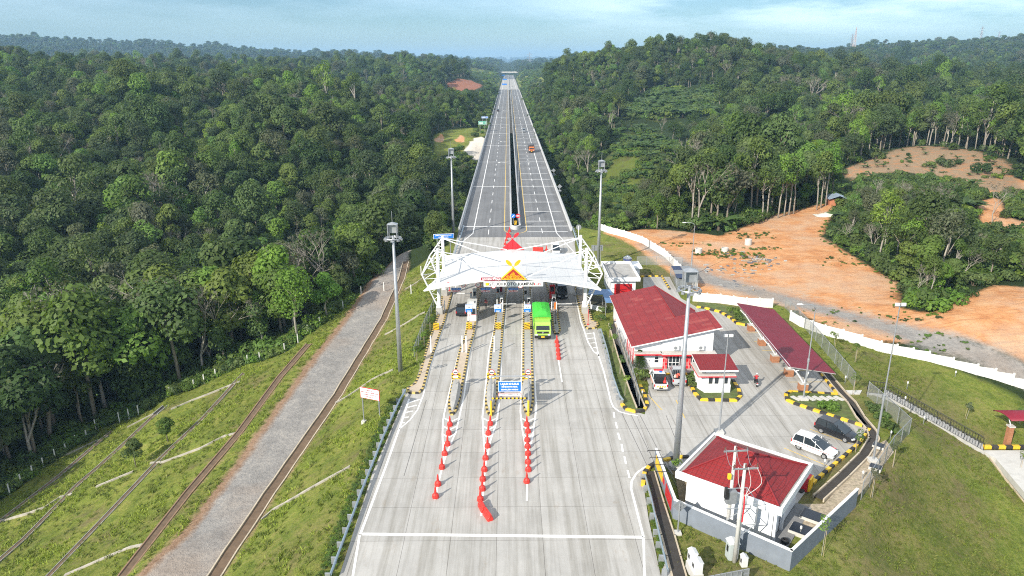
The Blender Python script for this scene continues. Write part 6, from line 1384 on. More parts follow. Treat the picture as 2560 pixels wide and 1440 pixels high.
# flat roofed store with red shutter
fb = empty('flat_roof_building', (17.5, 117.8, 0), 0, 'small white flat roofed building with red shutter behind the office', 'building')
MB().bbox(.35, 4.6, .4, 9.6, -.1, 3.4).build('wall', WALL, fb); MB().bbox(.9, 4.0, .35, .398, 0, 2.7).build('shutter', mat('shutter_red', (.42, .012, .015), .45, .1, 3), fb)
MB().bbox(-.25, 5.2, -.3, 10.4, 3.4, 3.62).build('roof', SOFF, fb); mb = MB()
for b_ in ((-.3, 5.25, -.35, -.1, 3.38, 4.02), (-.3, 5.25, 10.2, 10.45, 3.38, 4.02), (-.3, -.08, -.1, 10.2, 3.38, 4.02), (5.03, 5.25, -.1, 10.2, 3.38, 4.02)): mb.bbox(*b_)
mb.build('parapet', WPAINT, fb)
tk = empty('tank_building', (20.6, 129.2, 0), 0, 'low white block behind the flat roofed building, under the steel tank', 'building'); MB().bbox(0, 4.2, 0, 3.6, -.1, 2.3).build('wall', WALL, tk); MB().bbox(-.35, 4.6, -.4, 4.0, 2.3, 2.6).build('roof', WPAINT, tk)
wt = empty('water_tank', (22.6, 130.5, 2.6), 0, 'banded stainless steel water tank on the low white block', 'tank'); MB().lathe([(.75, 0), (.82, .05), (.82, .35), (.78, .4), (.82, .45), (.82, .85), (.78, .9), (.82, .95), (.82, 1.45), (.4, 1.75), (.2, 1.8), (.2, 1.88)], 20).build('body', mat('stainless_steel', (.5, .52, .53), .25, .15, 3, metal=.9), wt, smooth=False); MB().lathe([(.835, 1.1), (.835, 1.3)], 20).build('band', mat('band_blue', (.03, .05, .2), .4), wt)
# service building, rotated, with hipped roof inside a white parapet
ang = math.atan2(-5.9, 7.6); sv = empty('service_building', (15.1, 56.5, 0), ang, 'white service building with hipped red tile roof inside a parapet', 'building')
LX, LY = 9.62, 8.9
MB().bbox(.75, LX-.9, 1.0, LY-.9, -.1, 3.55).build('wall', WALL, sv)
mb = MB()
for b_ in ((0, LX, 0, .22, 3.55, 4.25), (0, LX, LY-.22, LY, 3.55, 4.25), (0, .22, .22, LY-.22, 3.55, 4.25), (LX-.22, LX, .22, LY-.22, 3.55, 4.25)): mb.bbox(*b_)
mb.build('parapet', WPAINT, sv); MB().bbox(.2, LX-.2, .2, LY-.2, 3.5, 4.08).build('gutter', SOFF, sv)
a, b_, c, d = (.48, .42), (LX-.42, .42), (LX-.42, LY-.42), (.48, LY-.42); e0, e1 = (4.3, LY/2), (5.35, LY/2); zr = 5.95; z0 = 4.13
mb = MB(); mb.add([(*a, z0), (*b_, z0), (*c, z0), (*d, z0), (*e0, zr), (*e1, zr)], [(0, 1, 5, 4), (1, 2, 5), (2, 3, 4, 5), (3, 0, 4)]); mb.build('roof', ROOFT, sv)
mb = MB()
for p, q_ in ((a, e0), (d, e0), (b_, e1), (c, e1)): mb.tube([(*p, z0+.03), (*q_, zr+.03)], .09, 6)
mb.tube([(*e0, zr+.03), (*e1, zr+.03)], .09, 6); mb.build('ridge', mat('ridge_tile', (.21, .015, .018), .55, .1), sv)
for y_ in (2.2, 4.3): MB().bbox(LX-.88, LX-.84, y_-.9, y_-.1, .05, 2.3).build('door', mat('door_grey_blue', (.25, .29, .34), .5, .05), sv)
MB().bbox(LX-.84, LX-.60, 1.0, 1.35, 0, 3.5).build('pillar', WALL, sv); MB().bbox(LX-.84, LX-.60, 3.1, 3.4, 0, 3.5).build('pillar', WALL, sv)
MB().bbox(LX-.84, LX+.55, .7, LY-.7, -.08, .06).build('apron', mat('apron_grey', (.2, .2, .2), .85, .15), sv)
tag(MB().lathe([(.28, 0), (.34, .1), (.34, .3), (.2, .4), (.2, .12), (.1, .1)], 16).build('tyre_planter', BLACK, loc=sv.matrix_basis @ Vector((LX+.15, 1.6, .06))), 'black round bin on the apron of the service building', 'bin')
# grey boundary wall with painted patches
WG = mat('wall_grey_paint', (.175, .20, .235), .7, .12, .8, dirt=.25, dirtcol=(.26, .28, .30))
def wall_run(pts, h, lab, w=.18, cap=True):
    P = [Vector((p[0], p[1], 0)) for p in pts]; o = P[0].copy(); e = empty('boundary_wall', o, 0, lab, 'wall', None)
    for a, b in zip(P[:-1], P[1:]):
        d = b-a; L = d.length; r_ = math.atan2(d.y, d.x); m = (a+b)/2-o
        MB().box((0, 0, h/2-.5), (L+w*.9, w, h+.9)).build('panel', WG, e, loc=(m.x, m.y, 0), rz=r_)
        if cap: MB().box((0, 0, h), (L+w*1.1, w+.06, .09)).build('coping', WPAINT, e, loc=(m.x, m.y, 0), rz=r_)
    return e
wl_ = wall_run([(15.02, 64.3), (15.0, 55.6)], 1.95, 'grey painted wall along the drain with yellow and red patches')
for y0, z0, z1, dy, c in ((-.6, .5, 1.6, 3.3, KY), (-4.0, .7, 1.3, .8, SRED), (-5.4, .15, 1.5, 2.6, RPAINT)): MB().bbox(-.125, -.095, y0-dy, y0, z0, z1).build('painted_patch', c, wl_)
for k in range(4): MB().tube([(.35, -.5-k*1.3, 2.05), (-1.0, -.5-k*1.3, 2.05), (-1.0, -.5-k*1.3, 1.9)], .035, 5).build('spike_arm', BLACK, wl_)
wall_run([(15.0, 55.5), (22.9, 48.4), (32.3, 57.0)], 1.9, 'grey wall with white coping folded round the service building')
# white concrete panel fences
FW = mat('fence_white', (.66, .655, .63), .75, .07, .9, dirt=.35, dirtcol=(.48, .40, .30))
def panel_fence(pts, lab, h=1.65, sp=2.45):
    P = resample([Vector((p[0], p[1], 0)) for p in pts], sp); P = [Vector((p.x, p.y, hz(p.x, p.y)-.05)) for p in P]; o = P[0].copy(); e = empty('panel_fence', o, 0, lab, 'fence', 'white concrete panel fences')
    for i, p in enumerate(P):
        p = p-o; MB().box((p.x, p.y, p.z+h/2), (.2, .2, h+.25)).build('post', FW, e)
        if i < len(P)-1:
            b = P[i+1]-o; d = b-p; r_ = math.atan2(d.y, d.x); L = Vector((d.x, d.y)).length; zz = min(p.z, b.z); mb = MB()
            for k in range(4): mb.box((0, 0, h*(k+.5)/4), (L-.2, .07, h/4-.03))
            m = (p+b)/2; mb.build('panel', FW, e, loc=(m.x, m.y, zz), rz=r_)
panel_fence(GP([(1497, 573), (1525, 583), (1560, 592), (1605, 607), (1660, 640), (1700, 680), (1742, 722)]), 'white panel fence curving from the high mast to the generator cage'); panel_fence(GP([(1733, 752), (1800, 757), (1865, 766), (1930, 768)]), 'white panel fence behind the office driveway'); panel_fence(GP([(1975, 800, 0), (2000, 815, 0), (2060, 838, -.1), (2200, 879, -.4), (2320, 906, -1.0), (2440, 940, -1.7), (2575, 975, -2.5)]), 'long white panel fence along the gravel track on the right')
# chain link
CL, ntc, bc = newmat('chain_link'); bc.inputs['Base Color'].default_value = (.34, .36, .36, 1); bc.inputs['Roughness'].default_value = .6; tr_ = nn(ntc, 'ShaderNodeBsdfTransparent'); mx_ = nn(ntc, 'ShaderNodeMixShader'); mx_.inputs[0].default_value = .34
ntc.links.new(tr_.outputs[0], mx_.inputs[1]); ntc.links.new(bc.outputs[0], mx_.inputs[2]); ntc.links.new(mx_.outputs[0], ntc.nodes['Material Output'].inputs[0])
def chain_fence(pts, lab, h=2.0, sp=2.6, post=None):
    P = resample([Vector((p[0], p[1], 0)) for p in pts], sp); P = [Vector((p.x, p.y, hz(p.x, p.y))) for p in P]; o = P[0].copy(); e = empty('chain_link_fence', o, 0, lab, 'fence', 'chain link fences'); P = [p-o for p in P]
    for p in P: MB().tube([p-Vector((0, 0, .2)), p+Vector((0, 0, h+.05))], .045, 6).build('post', STEEL, e)
    mb = MB(); mb.tube([p+Vector((0, 0, h)) for p in P], .03, 5); mb.build('rail', STEEL, e); mb = MB(); n = len(P); mb.add([p+Vector((0, 0, .05)) for p in P]+[p+Vector((0, 0, h)) for p in P], [(i, i+1, n+i+1, n+i) for i in range(n-1)]); mb.build('mesh', CL, e)
chain_fence([(46.6, 113), (45.9, 101), (44.9, 90), (44.1, 82.5)], 'chain link fence behind the maroon car shelter'); chain_fence(GP([(2168, 990), (2215, 1030), (2272, 1085), (2230, 1130), (2152, 1248)]), 'chain link fence round the drain at the right corner'); chain_fence(GP([(1541, 845), (1562, 900), (1580, 950), (1598, 1016)]), 'chain link fence along the drain in front of the office', 1.8)
chain_fence([(p.x, p.y) for p in (GT(1085, 772), GT(1068, 810), GT(1052, 850), GT(1036, 895))], 'chain link fence on the left bank below the canopy', 1.7); chain_fence(GP([(1592, 662), (1640, 662), (1705, 665)]), 'chain link fence behind the steel tank', 1.8)
# car shelter
cs = empty('car_shelter', (37.3, 93, 0), 0, 'long maroon roofed car shelter on white arms and brick pedestals', 'shelter')
slab([(-2.5, -11.8, 3.45), (3.0, -13.0, 3.0), (3.8, 10.9, 3.0), (-1.6, 12.2, 3.6)], .1, [ROOFM, mat('shelter_underside', (.3, .28, .28), .7)], 'roof', cs)
BRICK = mat('brick_pedestal', (.34, .15, .075), .85, .25, 4, dirt=.3)
for p_ in ((1877, 826), (1904, 862), (1936, 903), (1971, 938), (2006, 975)):
    y_ = G(*p_).y-93; x_ = G(*p_).x-37.3
    MB().bbox(x_-.5, x_+.5, y_-.5, y_+.5, -.05, .95).build('pedestal', BRICK, cs, bevel=.03); MB().bbox(x_-.52, x_+.52, y_-.52, y_+.52, .95, 1.02).build('cap', CLIGHT, cs)
    t = MB().tube([(x_, y_, 1.0), (x_-.9, y_, 2.3), (x_-1.9, y_, 3.35)], .085, 7).tube([(x_+.1, y_, 1.0), (x_+.6, y_, 3.0)], .085, 7); t.tube([(x_-1.2, y_, 2.55), (x_-.5, y_, 2.95), (x_+.6, y_, 3.06), (x_+2.8, y_, 2.95)], .07, 7); t.build('arm', WPAINT, cs)
MB().tube([(-2.2, -11.7, 3.36), (-1.4, 12, 3.5)], .08, 6).build('purlin', WPAINT, cs); MB().tube([(.7, -12.3, 3.1), (1.2, 11.4, 3.15)], .07, 6).build('purlin', WPAINT, cs)
# blue roofed walkway and its planter, generator cage
wk = empty('walkway_roof', G(1500, 730, 2.6), 0, 'blue metal walkway roof between canopy and office', 'roof'); o = wk.location; mb = MB(); P = [G(*p, 2.6)-o for p in [(1473, 724), (1525, 724), (1541, 757), (1515, 757), (1507, 737), (1470, 737)]]
mb.prism([(p.x, p.y) for p in P], 0, .08); mb.build('sheet', mat('roof_blue', (.10, .20, .38), .5, .12, 3), wk)
for p in P: MB().tube([(p.x, p.y, -2.6), (p.x, p.y, 0)], .05, 6).build('post', STEEL, wk)
pl = empty('garden_planter', G(1476, 770), 0, 'white walled planter box with dark hedge beside the canopy', 'planter'); o = pl.location; P = [G(*p)-o for p in [(1474, 772), (1516, 780), (1513, 752), (1474, 745)]]
MB().prism([(p.x, p.y) for p in P], -.1, .75).build('wall', WALL, pl); P2 = offset_in([(p.x, p.y) for p in P], .25); MB().prism(P2, .7, .8).build('soil', mat('soil_dark', (.05, .05, .03), .95, .3), pl)
gc = empty('generator_cage', G(1690, 722), 0, 'fenced generator cage with chequered blue roof panels', 'shed'); o = gc.location; P = [G(*p)-o for p in [(1690, 722), (1742, 722), (1722, 690), (1676, 690)]]
mb = MB(); n = 4; mb.add([p for p in P]+[p+Vector((0, 0, 1.9)) for p in P], [(i, (i+1) % n, n+(i+1) % n, n+i) for i in range(n)]); mb.build('mesh_panel', CL, gc)
for p in P: MB().tube([p, p+Vector((0, 0, 2.0))], .06, 6).build('post', STEEL, gc)
NAVY = mat('roof_panel_navy', (.02, .035, .09), .35, .1); 
for i in range(2):
    for j in range(3):
        f = lambda u, v: (P[0].lerp(P[1], u)).lerp(P[3].lerp(P[2], u), v)+Vector((0, 0, 2.02)); a, b, c, d = f(i/2+.01, j/3+.01), f(i/2+.49, j/3+.01), f(i/2+.49, j/3+.32), f(i/2+.01, j/3+.32)
        m = MB(); m.add([a, b, c, d]+[p+Vector((0, 0, .06)) for p in (a, b, c, d)], [(3, 2, 1, 0), (4, 5, 6, 7), (0, 1, 5, 4), (1, 2, 6, 5), (2, 3, 7, 6), (3, 0, 4, 7)]); m.build('roof_panel', NAVY if (i+j) % 2 == 0 else SBACK, gc)
MB().bbox(.6, 2.2, .8, 4, 0, 1.3).build('generator', mat('generator_grey', (.2, .22, .24), .5), gc)
# stair down the lawn with black railings, lower gatehouse
st = empty('stair_railing', (44.8, 80.6, 0), 0, 'pair of long black railings beside the stair down the lawn', 'railing'); A = Vector((0, 0, 0)); B = Vector((1.9, -.6, 0)); Cc = Vector((55.8-44.8, 73.6-80.6, -4.15)); n_side = Vector((.45, .75, 0))*1.9
def rail_side(off):
    mb = MB(); P = [A+off, B+off, Cc+off]
    for z in (.15, 1.05): mb.tube([p+Vector((0, 0, z)) for p in P], .045, 5)
    for a, b in zip(P[:-1], P[1:]):
        k = int((b-a).length/.32)
        for i in range(k+1): p = a.lerp(b, i/k); mb.tube([p+Vector((0, 0, -.15 if i % 5 == 0 else .15)), p+Vector((0, 0, 1.05))], .035 if i % 5 == 0 else .02, 4)
    mb.build('railing', BLACK, st)
rail_side(Vector((0, 0, 0))); rail_side(n_side)
sw = empty('stairway', (44.8, 80.6, 0), 0, 'concrete stair between the black railings', 'stairs'); mb = MB(); N = 24
for i in range(N):
    a = B.lerp(Cc, i/N); b = B.lerp(Cc, (i+1)/N); mb.add([a+Vector((0, 0, -.9)), b+Vector((0, 0, -.9)), b+n_side+Vector((0, 0, -.9)), a+n_side+Vector((0, 0, -.9)), Vector((a.x, a.y, a.z+.08)), Vector((b.x, b.y, a.z+.08)), Vector((b.x, b.y, a.z+.08))+n_side, Vector((a.x, a.y, a.z+.08))+n_side], [(4, 5, 6, 7), (0, 1, 5, 4), (1, 2, 6, 5), (2, 3, 7, 6), (3, 0, 4, 7)])
mb.build('steps', CGREY, sw); MB().loft([[p+Vector((0, -.3, -.8)), p+Vector((0, -.05, -.8)), p+Vector((0, -.05, .16)), p+Vector((0, -.3, .16))] for p in (A, B, Cc)]).build('side_curb', CGREY, sw)
tag(MB().prism(GP([(2150, 985), (2110, 985), (2100, 976), (2155, 976)]), -.2, .03).build('path', CLIGHT), kind='structure')
for k in range(7): tag(MB().box((0, 0, 0), (.55, 1.3, .1)).build('stepping_stone', CLIGHT, loc=G(1990+k*18, 996, .13), rz=.5), 'pale paving slab in the verge by the car shelter', 'paving slab', 'paving slabs by the car shelter')
zl = -4.25; gate = empty('gatehouse', G(2475, 1120, zl), 0, 'open shelter with curved maroon roof and brick pillars at the right edge', 'shelter'); o = gate.location
tag(MB().prism([tuple((G(*p, zl)-Vector((0, 0, 0))).xy) for p in [(2455, 1128), (2600, 1128), (2640, 1230), (2570, 1245), (2520, 1185), (2490, 1150)]], zl-.6, zl+.12).build('path', CLIGHT), kind='structure')
mb = MB(); 
mb.loft([[(1.6+0*i, 3.0-i*.55, 3.2+.75*math.sin(i/6*1.9+.35)) for i in range(7)], [(9.5, 3.0-i*.55, 3.2+.75*math.sin(i/6*1.9+.35)) for i in range(7)]], caps=False, closed=False); g_ = mb.build('roof', tile_roof('roof_gate', (.21, .014, .03), (.23, .017, .034), .55, 60, (.26, .03, .05)), gate, smooth=True); sm = g_.modifiers.new('solid', 'SOLIDIFY'); sm.thickness = .08
for x in (2.0, 6.0): MB().bbox(x, x+.55, .2, .75, 0, 2.6).build('pillar', BRICK, gate); MB().bbox(x-.08, x+.63, .12, .83, 2.6, 2.75).build('cap', CLIGHT, gate); MB().tube([(x+.25, .5, 2.7), (x+.25, 1.2, 3.6)], .05, 6).build('bracket', WPAINT, gate)
kerb([(G(2458, 1122, zl).x, G(2458, 1122, zl).y), (G(2600, 1122, zl).x, G(2600, 1122, zl).y)], w=.4, h=.3, step=.8, world=True).location.z = zl+.15
rw = channel(on_t(resample([GT(2483, 1150), GT(2520, 1200), GT(2570, 1260)], 2), .1), .7, .25, CBEIGE, CGREY)
# shack on the orange yard
q = GT(2073, 515); sh = empty('shack', q, R(-12), 'small brick and timber shack with blue grey roof beside the orange yard', 'shed'); MB().bbox(0, 1.6, 0, .2, -.3, 1.9).bbox(0, .2, .2, 4, -.3, 1.9).bbox(0, 4.4, 3.8, 4, -.3, 1.9).build('wall', mat('raw_brick', (.40, .16, .08), .9, .25, 3), sh)
for x, y_ in ((4.3, .1), (2.8, .1)): MB().tube([(x, y_, -.3), (x, y_, 2.0)], .08, 5).build('post', BK['dark'], sh)
mb = MB(); mb.loft([[(-.5, -.9, 1.95), (2.2, -.9, 3.0), (5.0, -.9, 1.9)], [(-.5, 4.5, 1.95), (2.2, 4.5, 3.0), (5.0, 4.5, 1.9)]], caps=False, closed=False); g_ = mb.build('roof', mat('roof_zinc', (.34, .42, .52), .45, .2, 3, metal=.3), sh); g_.modifiers.new('solid', 'SOLIDIFY').thickness = .06
q = GT(2070, 538); mb = MB(); NG = 14
vs = [(3.4*x+.2*rng.normal(), 2.0*y_+.1*rng.normal(), max(0, 1.0*(1-(x*x+y_*y_)**.5))*(.8+.3*rng.random())-.1) for x in np.linspace(-1, 1, NG) for y_ in np.linspace(-1, 1, NG)]
mb.add(vs, [(i*NG+j, (i+1)*NG+j, (i+1)*NG+j+1, i*NG+j+1) for i in range(NG-1) for j in range(NG-1)]); tag(mb.build('sand_pile', mat('pale_sand', (.60, .57, .50), .95, .12, 2), loc=q, smooth=True), 'pale sand heap in front of the shack', 'sand heap')
# overpass far down the road
ov = empty('overpass_bridge', (2, 2120, 0), 0, 'pale concrete overpass crossing the motorway far away', 'bridge'); MB().bbox(-52, 45, -5, 5, 5.2, 7.6).build('deck', mat('bridge_pale', (.5, .48, .44), .8, .08, .1), ov); MB().bbox(-52, 45, -5.3, -5.0, 7.6, 8.8).build('parapet', CLIGHT, ov)
for x in (-20, 22, 1): MB().bbox(x-1, x+1, -3, 3, -2, 5.2).build('pier', CGREY, ov)
for (px, py, Y, lab) in [(1258, 188, 1880, 'farthest blue overhead sign before the overpass'), (1262, 198.5, 1560, 'middle blue overhead sign on the far motorway'), (1261, 210.5, 1240, 'nearest blue overhead sign on the far motorway')]:
    q = D(px, py, Y); e = empty('overhead_sign', (q.x, Y, 0), 0, lab, 'sign', 'blue overhead signs far down the motorway'); MB().box((0, 0, q.z), (8, .3, 2.2)).build('panel', BLUE, e); MB().tube([(4, .3, -.5), (4, .3, q.z)], .25, 6).build('post', STEEL, e)
MB_ = MB().bbox(-.25, .25, 0, 1000, -.3, .95); tag(MB_.build('median_barrier', PAR, loc=(1.65, 1050, 0)), 'concrete median barrier on the far stretch of motorway', 'barrier')
for s, x in ((-1, -19.5), (1, 22.8)): tag(MB().bbox(-.3, .3, 0, 560, -1, .5).build('drain_channel', CLIGHT, loc=(x, 1060, -.6)), kind='structure')
# lattice towers
def tower(px, pt, pb, dist, lab, white=False, w=.2):
    t = D(px, pt, dist); b = D(px, pb, dist); h = t.z-b.z; e = empty('transmission_tower', b, 0, lab, 'tower', 'lattice towers on the skyline'); mb = MB(); W0, W1 = h*.10, h*.012; N = 9
    f = lambda k, i: Vector((W0+(W1-W0)*(k/N)**.8, 0, 0)) @ Matrix.Rotation(i*math.pi/2+.78, 3, 'Z')+Vector((0, 0, h*k/N))
    r_ = dist*w/1000
    for i in range(4):
        for k in range(N): mb.tube([f(k, i), f(k+1, i)], r_, 4); mb.tube([f(k, i), f(k+1, i+1)], r_*.7, 3); mb.tube([f(k, i+1), f(k+1, i)], r_*.7, 3)
    mb.build('lattice', mat('lattice_red_white', (.46, .40, .39), .6) if white else STEEL, e)
    if not white:
        for z in (.62, .76, .9): m = MB(); m.tube([(-h*.13, 0, h*z), (h*.13, 0, h*z)], r_, 4).tube([(-h*.13, 0, h*z), (0, 0, h*(z+.06)), (h*.13, 0, h*z)], r_*.7, 4); m.build('crossarm', STEEL, e)
tower(2448, 66, 116, 1850, 'large pylon on the bare hill at the upper right'); tower(2494, 78, 108, 2300, 'small pylon behind the large one on the upper right hill'); tower(2134, 68, 125, 1650, 'pale telecom mast on the wooded skyline', True); tower(2127, 84, 125, 1700, 'pylon just left of the pale telecom mast'); tower(2396, 128, 160, 1250, 'pylon in the wooded dip below the bare hill'); tower(1324, 131, 185, 2600, 'pylon above the motorway\'s far end'); tower(1053, 135, 160, 2800, 'tiny pylon left of the motorway on the horizon'); tower(964, 138, 168, 2500, 'reddish mast on the left skyline', True)
# utility poles with switchgear
UP_ = mat('pole_concrete', (.50, .49, .46), .85, .12, 1.5); INS = mat('insulator_brown', (.10, .045, .03), .3)
def upole(x, y, h, lab):
    e = empty('utility_pole', (x, y, -.3), R(4), lab, 'utility pole', 'concrete utility poles'); MB().tube([(0, 0, 0), (0, 0, h+.3)], [.19, .12], 12).build('pole', UP_, e, smooth=True); MB().box((0, -.16, h-.05), (2.1, .1, .12)).build('crossarm', STEEL, e)
    for xx in (-.95, .0, .95): MB().lathe([(.03, 0), (.09, .08), (.05, .14), (.09, .2), (.05, .27), (.07, .33)], 8, (xx, -.16, h+.02)).build('insulator', INS, e)
    return e
pa = upole(19.0, 52.7, 9.0, 'rear concrete utility pole against the service building'); pb = upole(18.75, 49.5, 9.3, 'front concrete utility pole with red cable')
MB().tube([(.2, -.05, .6), (.2, -.05, 6.8)], .045, 6).build('conduit', STEEL, pb); MB().tube([(.22, -.1, 4.2), (.24, -.12, 5.5), (.2, -.08, 6.9)], .06, 6).build('red_cable', SRED, pb)
gp_ = MB()
for z in (3.6, 5.6): gp_.tube([(-.1, .3, z), (1.6, .3, z), (1.6, 2.6, z), (-.1, 2.6, z)], .045, 5)
for x, y_ in ((1.6, .3), (1.6, 2.6)): gp_.tube([(x, y_, 3.6), (x, y_, 5.6)], .04, 5)
gp_.tube([(0, .2, 2.4), (1.6, .3, 3.6)], .04, 5).tube([(0, 2.6, 2.4), (1.6, 2.6, 3.6)], .04, 5); gp_.build('platform_frame', STEEL, pb)
MB().bbox(-.55, .35, -.55, .0, 4.0, 5.2).build('switch_box', SBACK, pa, bevel=.04); MB().bbox(-.75, -.45, -.7, -.3, 4.6, 5.6).build('cutout', BLACK, pa); MB().bbox(-.55, -.3, -.45, -.2, 6.4, 6.85).build('surge_arrester', SYEL, pa)
for k, x in enumerate((-.9, 0, .9)):
    P = [Vector((19.0+x, 52.55, 9.0)), Vector((19.0+x*.95, 51.4, 7.4)), Vector((18.8+x*.9, 49.5, 9.2))]; s_ = [P[0].lerp(P[2], t)+Vector((0, 0, -3.2*t*(1-t))) for t in np.linspace(0, 1, 9)]; tag(MB().tube(s_, .022, 4).build('cable', SBACK), ['sagging wire between the pole crossarms, left', 'sagging wire between the pole crossarms, middle', 'sagging wire between the pole crossarms, right'][k], 'cable', 'wires between the utility poles')
for k, xx in enumerate((-.6, .2, .9)):
    s_ = [Vector((18.75+xx, 49.3, 9.1)), Vector((18.75+xx*1.2+.3, 49.3, 7.6)), Vector((18.95, 49.35, 6.4))]; tag(MB().tube(spline(s_, 5), .022, 4).build('cable', CREAM), ['pale jumper wire hanging from the front pole, left', 'pale jumper wire hanging from the front pole, middle', 'pale jumper wire looping from the front pole, right'][k], 'cable', 'jumper wires on the front utility pole')
def cab(pix, lab, w, d, h, rz=.1, z0=-.25, m=None, leg=0):
    q = G(*pix, z0); e = empty('meter_cabinet', q, rz, lab, 'cabinet', 'electrical cabinets by the utility poles')
    if leg: MB().bbox(-w*.6, w*.6, -d*.6, d*.6, -.2, leg).build('plinth', CLIGHT, e)
    MB().bbox(-w/2, w/2, -d/2, d/2, leg, leg+h).build('body', m or CREAM, e, bevel=.02); MB().loft([[(-w*.57, -d*.6, leg+h), (0, -d*.6, leg+h+.16), (w*.57, -d*.6, leg+h)], [(-w*.57, d*.6, leg+h), (0, d*.6, leg+h+.16), (w*.57, d*.6, leg+h)]]).build('roof', CREAM, e); MB().bbox(-w/2-.012, -w/2-.002, -d*.22, d*.22, leg+h*.45, leg+h*.8).build('window', BLACK, e)
cab((1728, 1432), 'rear white meter cabinet on the concrete plinth by the drain', .62, .7, 1.15, .1, leg=.95); cab((1740, 1448), 'front white meter cabinet on the concrete plinth by the drain', .7, .75, 1.05, .1, leg=.75); cab((1828, 1398), 'tall grey cabinet at the foot of the rear utility pole', .85, .8, 1.7, .1, m=mat('cabinet_grey', (.42, .47, .46), .5, .06), leg=.1); cab((1858, 1418), 'small white box right of the front utility pole', .5, .5, 1.1, .1); cab((1842, 1362), 'white box between the utility poles', .6, .5, 1.5, .1)
for pix, lab in [((2030, 1295), 'rear black tank lid inside the grey wall'), ((2003, 1330), 'front black tank lid inside the grey wall'), ((2196, 1118), 'black slab over the drain by the lamp post'), ((2188, 1172), 'black slab near the chain link corner')]:
    q = G(*pix, .03); e = empty('tank_cover', q, ang, lab, 'cover', 'black tank covers'); s = 1.0 if pix[0] < 2100 else .6; MB().bbox(-.95*s, .95*s, -.75*s, .75*s, -.1, .28).build('frame', CLIGHT, e); MB().bbox(-.9*s, .9*s, -.7*s, .7*s, .28, .34).build('lid', mat('lid_dark_blue', (.012, .018, .03), .25), e)
q = G(2012, 1222); e = empty('fire_box', q, ang, 'red and yellow box at the corner of the service building', 'box'); MB().bbox(-.4, .4, -.5, .5, 0, 1.5).build('body', SRED, e, bevel=.03); MB().bbox(.3, .55, -.5, .5, .1, 1.45).build('side_panel', SYEL, e)
for k, pix in enumerate([(2267, 972), (2387, 945), (2261, 1010), (2308, 1060), (2225, 1098), (2155, 1200), (1605, 996), (2060, 1170), (2112, 958), (2000, 1340)]):
    q = GT(*pix); e = empty('garden_lamp', q, 0, ['white topped lawn lamp nearest the white fence', 'white topped lawn lamp close under the white fence', 'white topped lamp just above the stair railing', 'white topped lamp behind the middle of the stair railing', 'white topped lamp inside the chain link corner', 'white topped lamp by the gravel strip', 'white topped lamp in the strip in front of the pickups', 'white topped lamp at the drain', 'white topped lamp beside the shelter fence', 'white topped lamp beside the front tank lid'][k], 'garden lamp', 'low garden lamps'); MB().tube([(0, 0, -.1), (0, 0, .75)], .045, 6).build('post', STEEL, e); MB().lathe([(.08, .75), (.1, .8), (.1, 1.0), (.05, 1.06)], 8).build('lamp_head', CREAM, e)
# fence posts along the forest edge, boundary posts
for k, p in enumerate(FEN):
    q = G(*p); q.z = hz(q.x, q.y); o = MB().box((0, 0, .75), (.16, .16, 2.1)).build('fence_post', FW, loc=q, rz=rng.random()); tag(o, f'white fence post at the forest edge, {k+1}{"st" if k == 0 else "nd" if k == 1 else "rd" if k == 2 else "th"} from the left', 'post', 'white posts along the forest edge')
for k, pix in enumerate([(960, 728), (1028, 735), (1053, 687), (1083, 668), (1091, 648), (1098, 632), (1106, 618)]):
    q = GT(*pix); o = MB().box((0, 0, .8), (.16, .16, 2.2)).build('fence_post', FW, loc=q); tag(o, ['lone white post beside the service road', 'white post on the bank left of the canopy', 'second white post on the bank left of the canopy', 'third white post up the bank left of the canopy', 'fourth white post up the bank left of the canopy', 'fifth white post up the bank left of the canopy', 'last white post on the bank near the blue bridge sign'][k], 'post', 'white posts on the left bank')
# rings, rubble in the yard
for pix, h, lab in [((1870, 612), 1.3, 'tall concrete well ring standing in the orange yard'), ((1812, 628), .8, 'low concrete well ring left of the tall one'), ((1746, 632), 1.0, 'grey concrete block at the yard\'s left')]:
    q = GT(*pix); e = tag(MB().lathe([(.75, -.1), (.75, h), (.6, h), (.6, .2), (.1, .2)], 18).build('well_ring', CLIGHT, loc=q), lab, 'well ring', 'concrete rings in the yard')
mb = MB()
for k in range(170):
    c_ = [(1840, 640), (1900, 655), (1880, 648), (1870, 680), (1920, 650)][k % 5]; p = GT(c_[0]+rng.normal()*22, c_[1]+rng.normal()*4.5) if k < 85 else None
    if p is None: p = Vector((q0.x+rng.normal()*1.6, q0.y+rng.normal()*1.6, q0.z))
    q0 = p; s_ = .12+.3*rng.random(); mb.box((p.x, p.y, hz(p.x, p.y)+s_*.2), (s_*(1+rng.random()*2), s_, s_*.5), int(rng.integers(0, 3)), rng.random()*3.1)
tag(mb.build('rubble', [CGREY, mat('plank_wood', (.34, .27, .19), .9, .2), mat('sheet_dark', (.12, .13, .15), .7)]), kind='stuff')
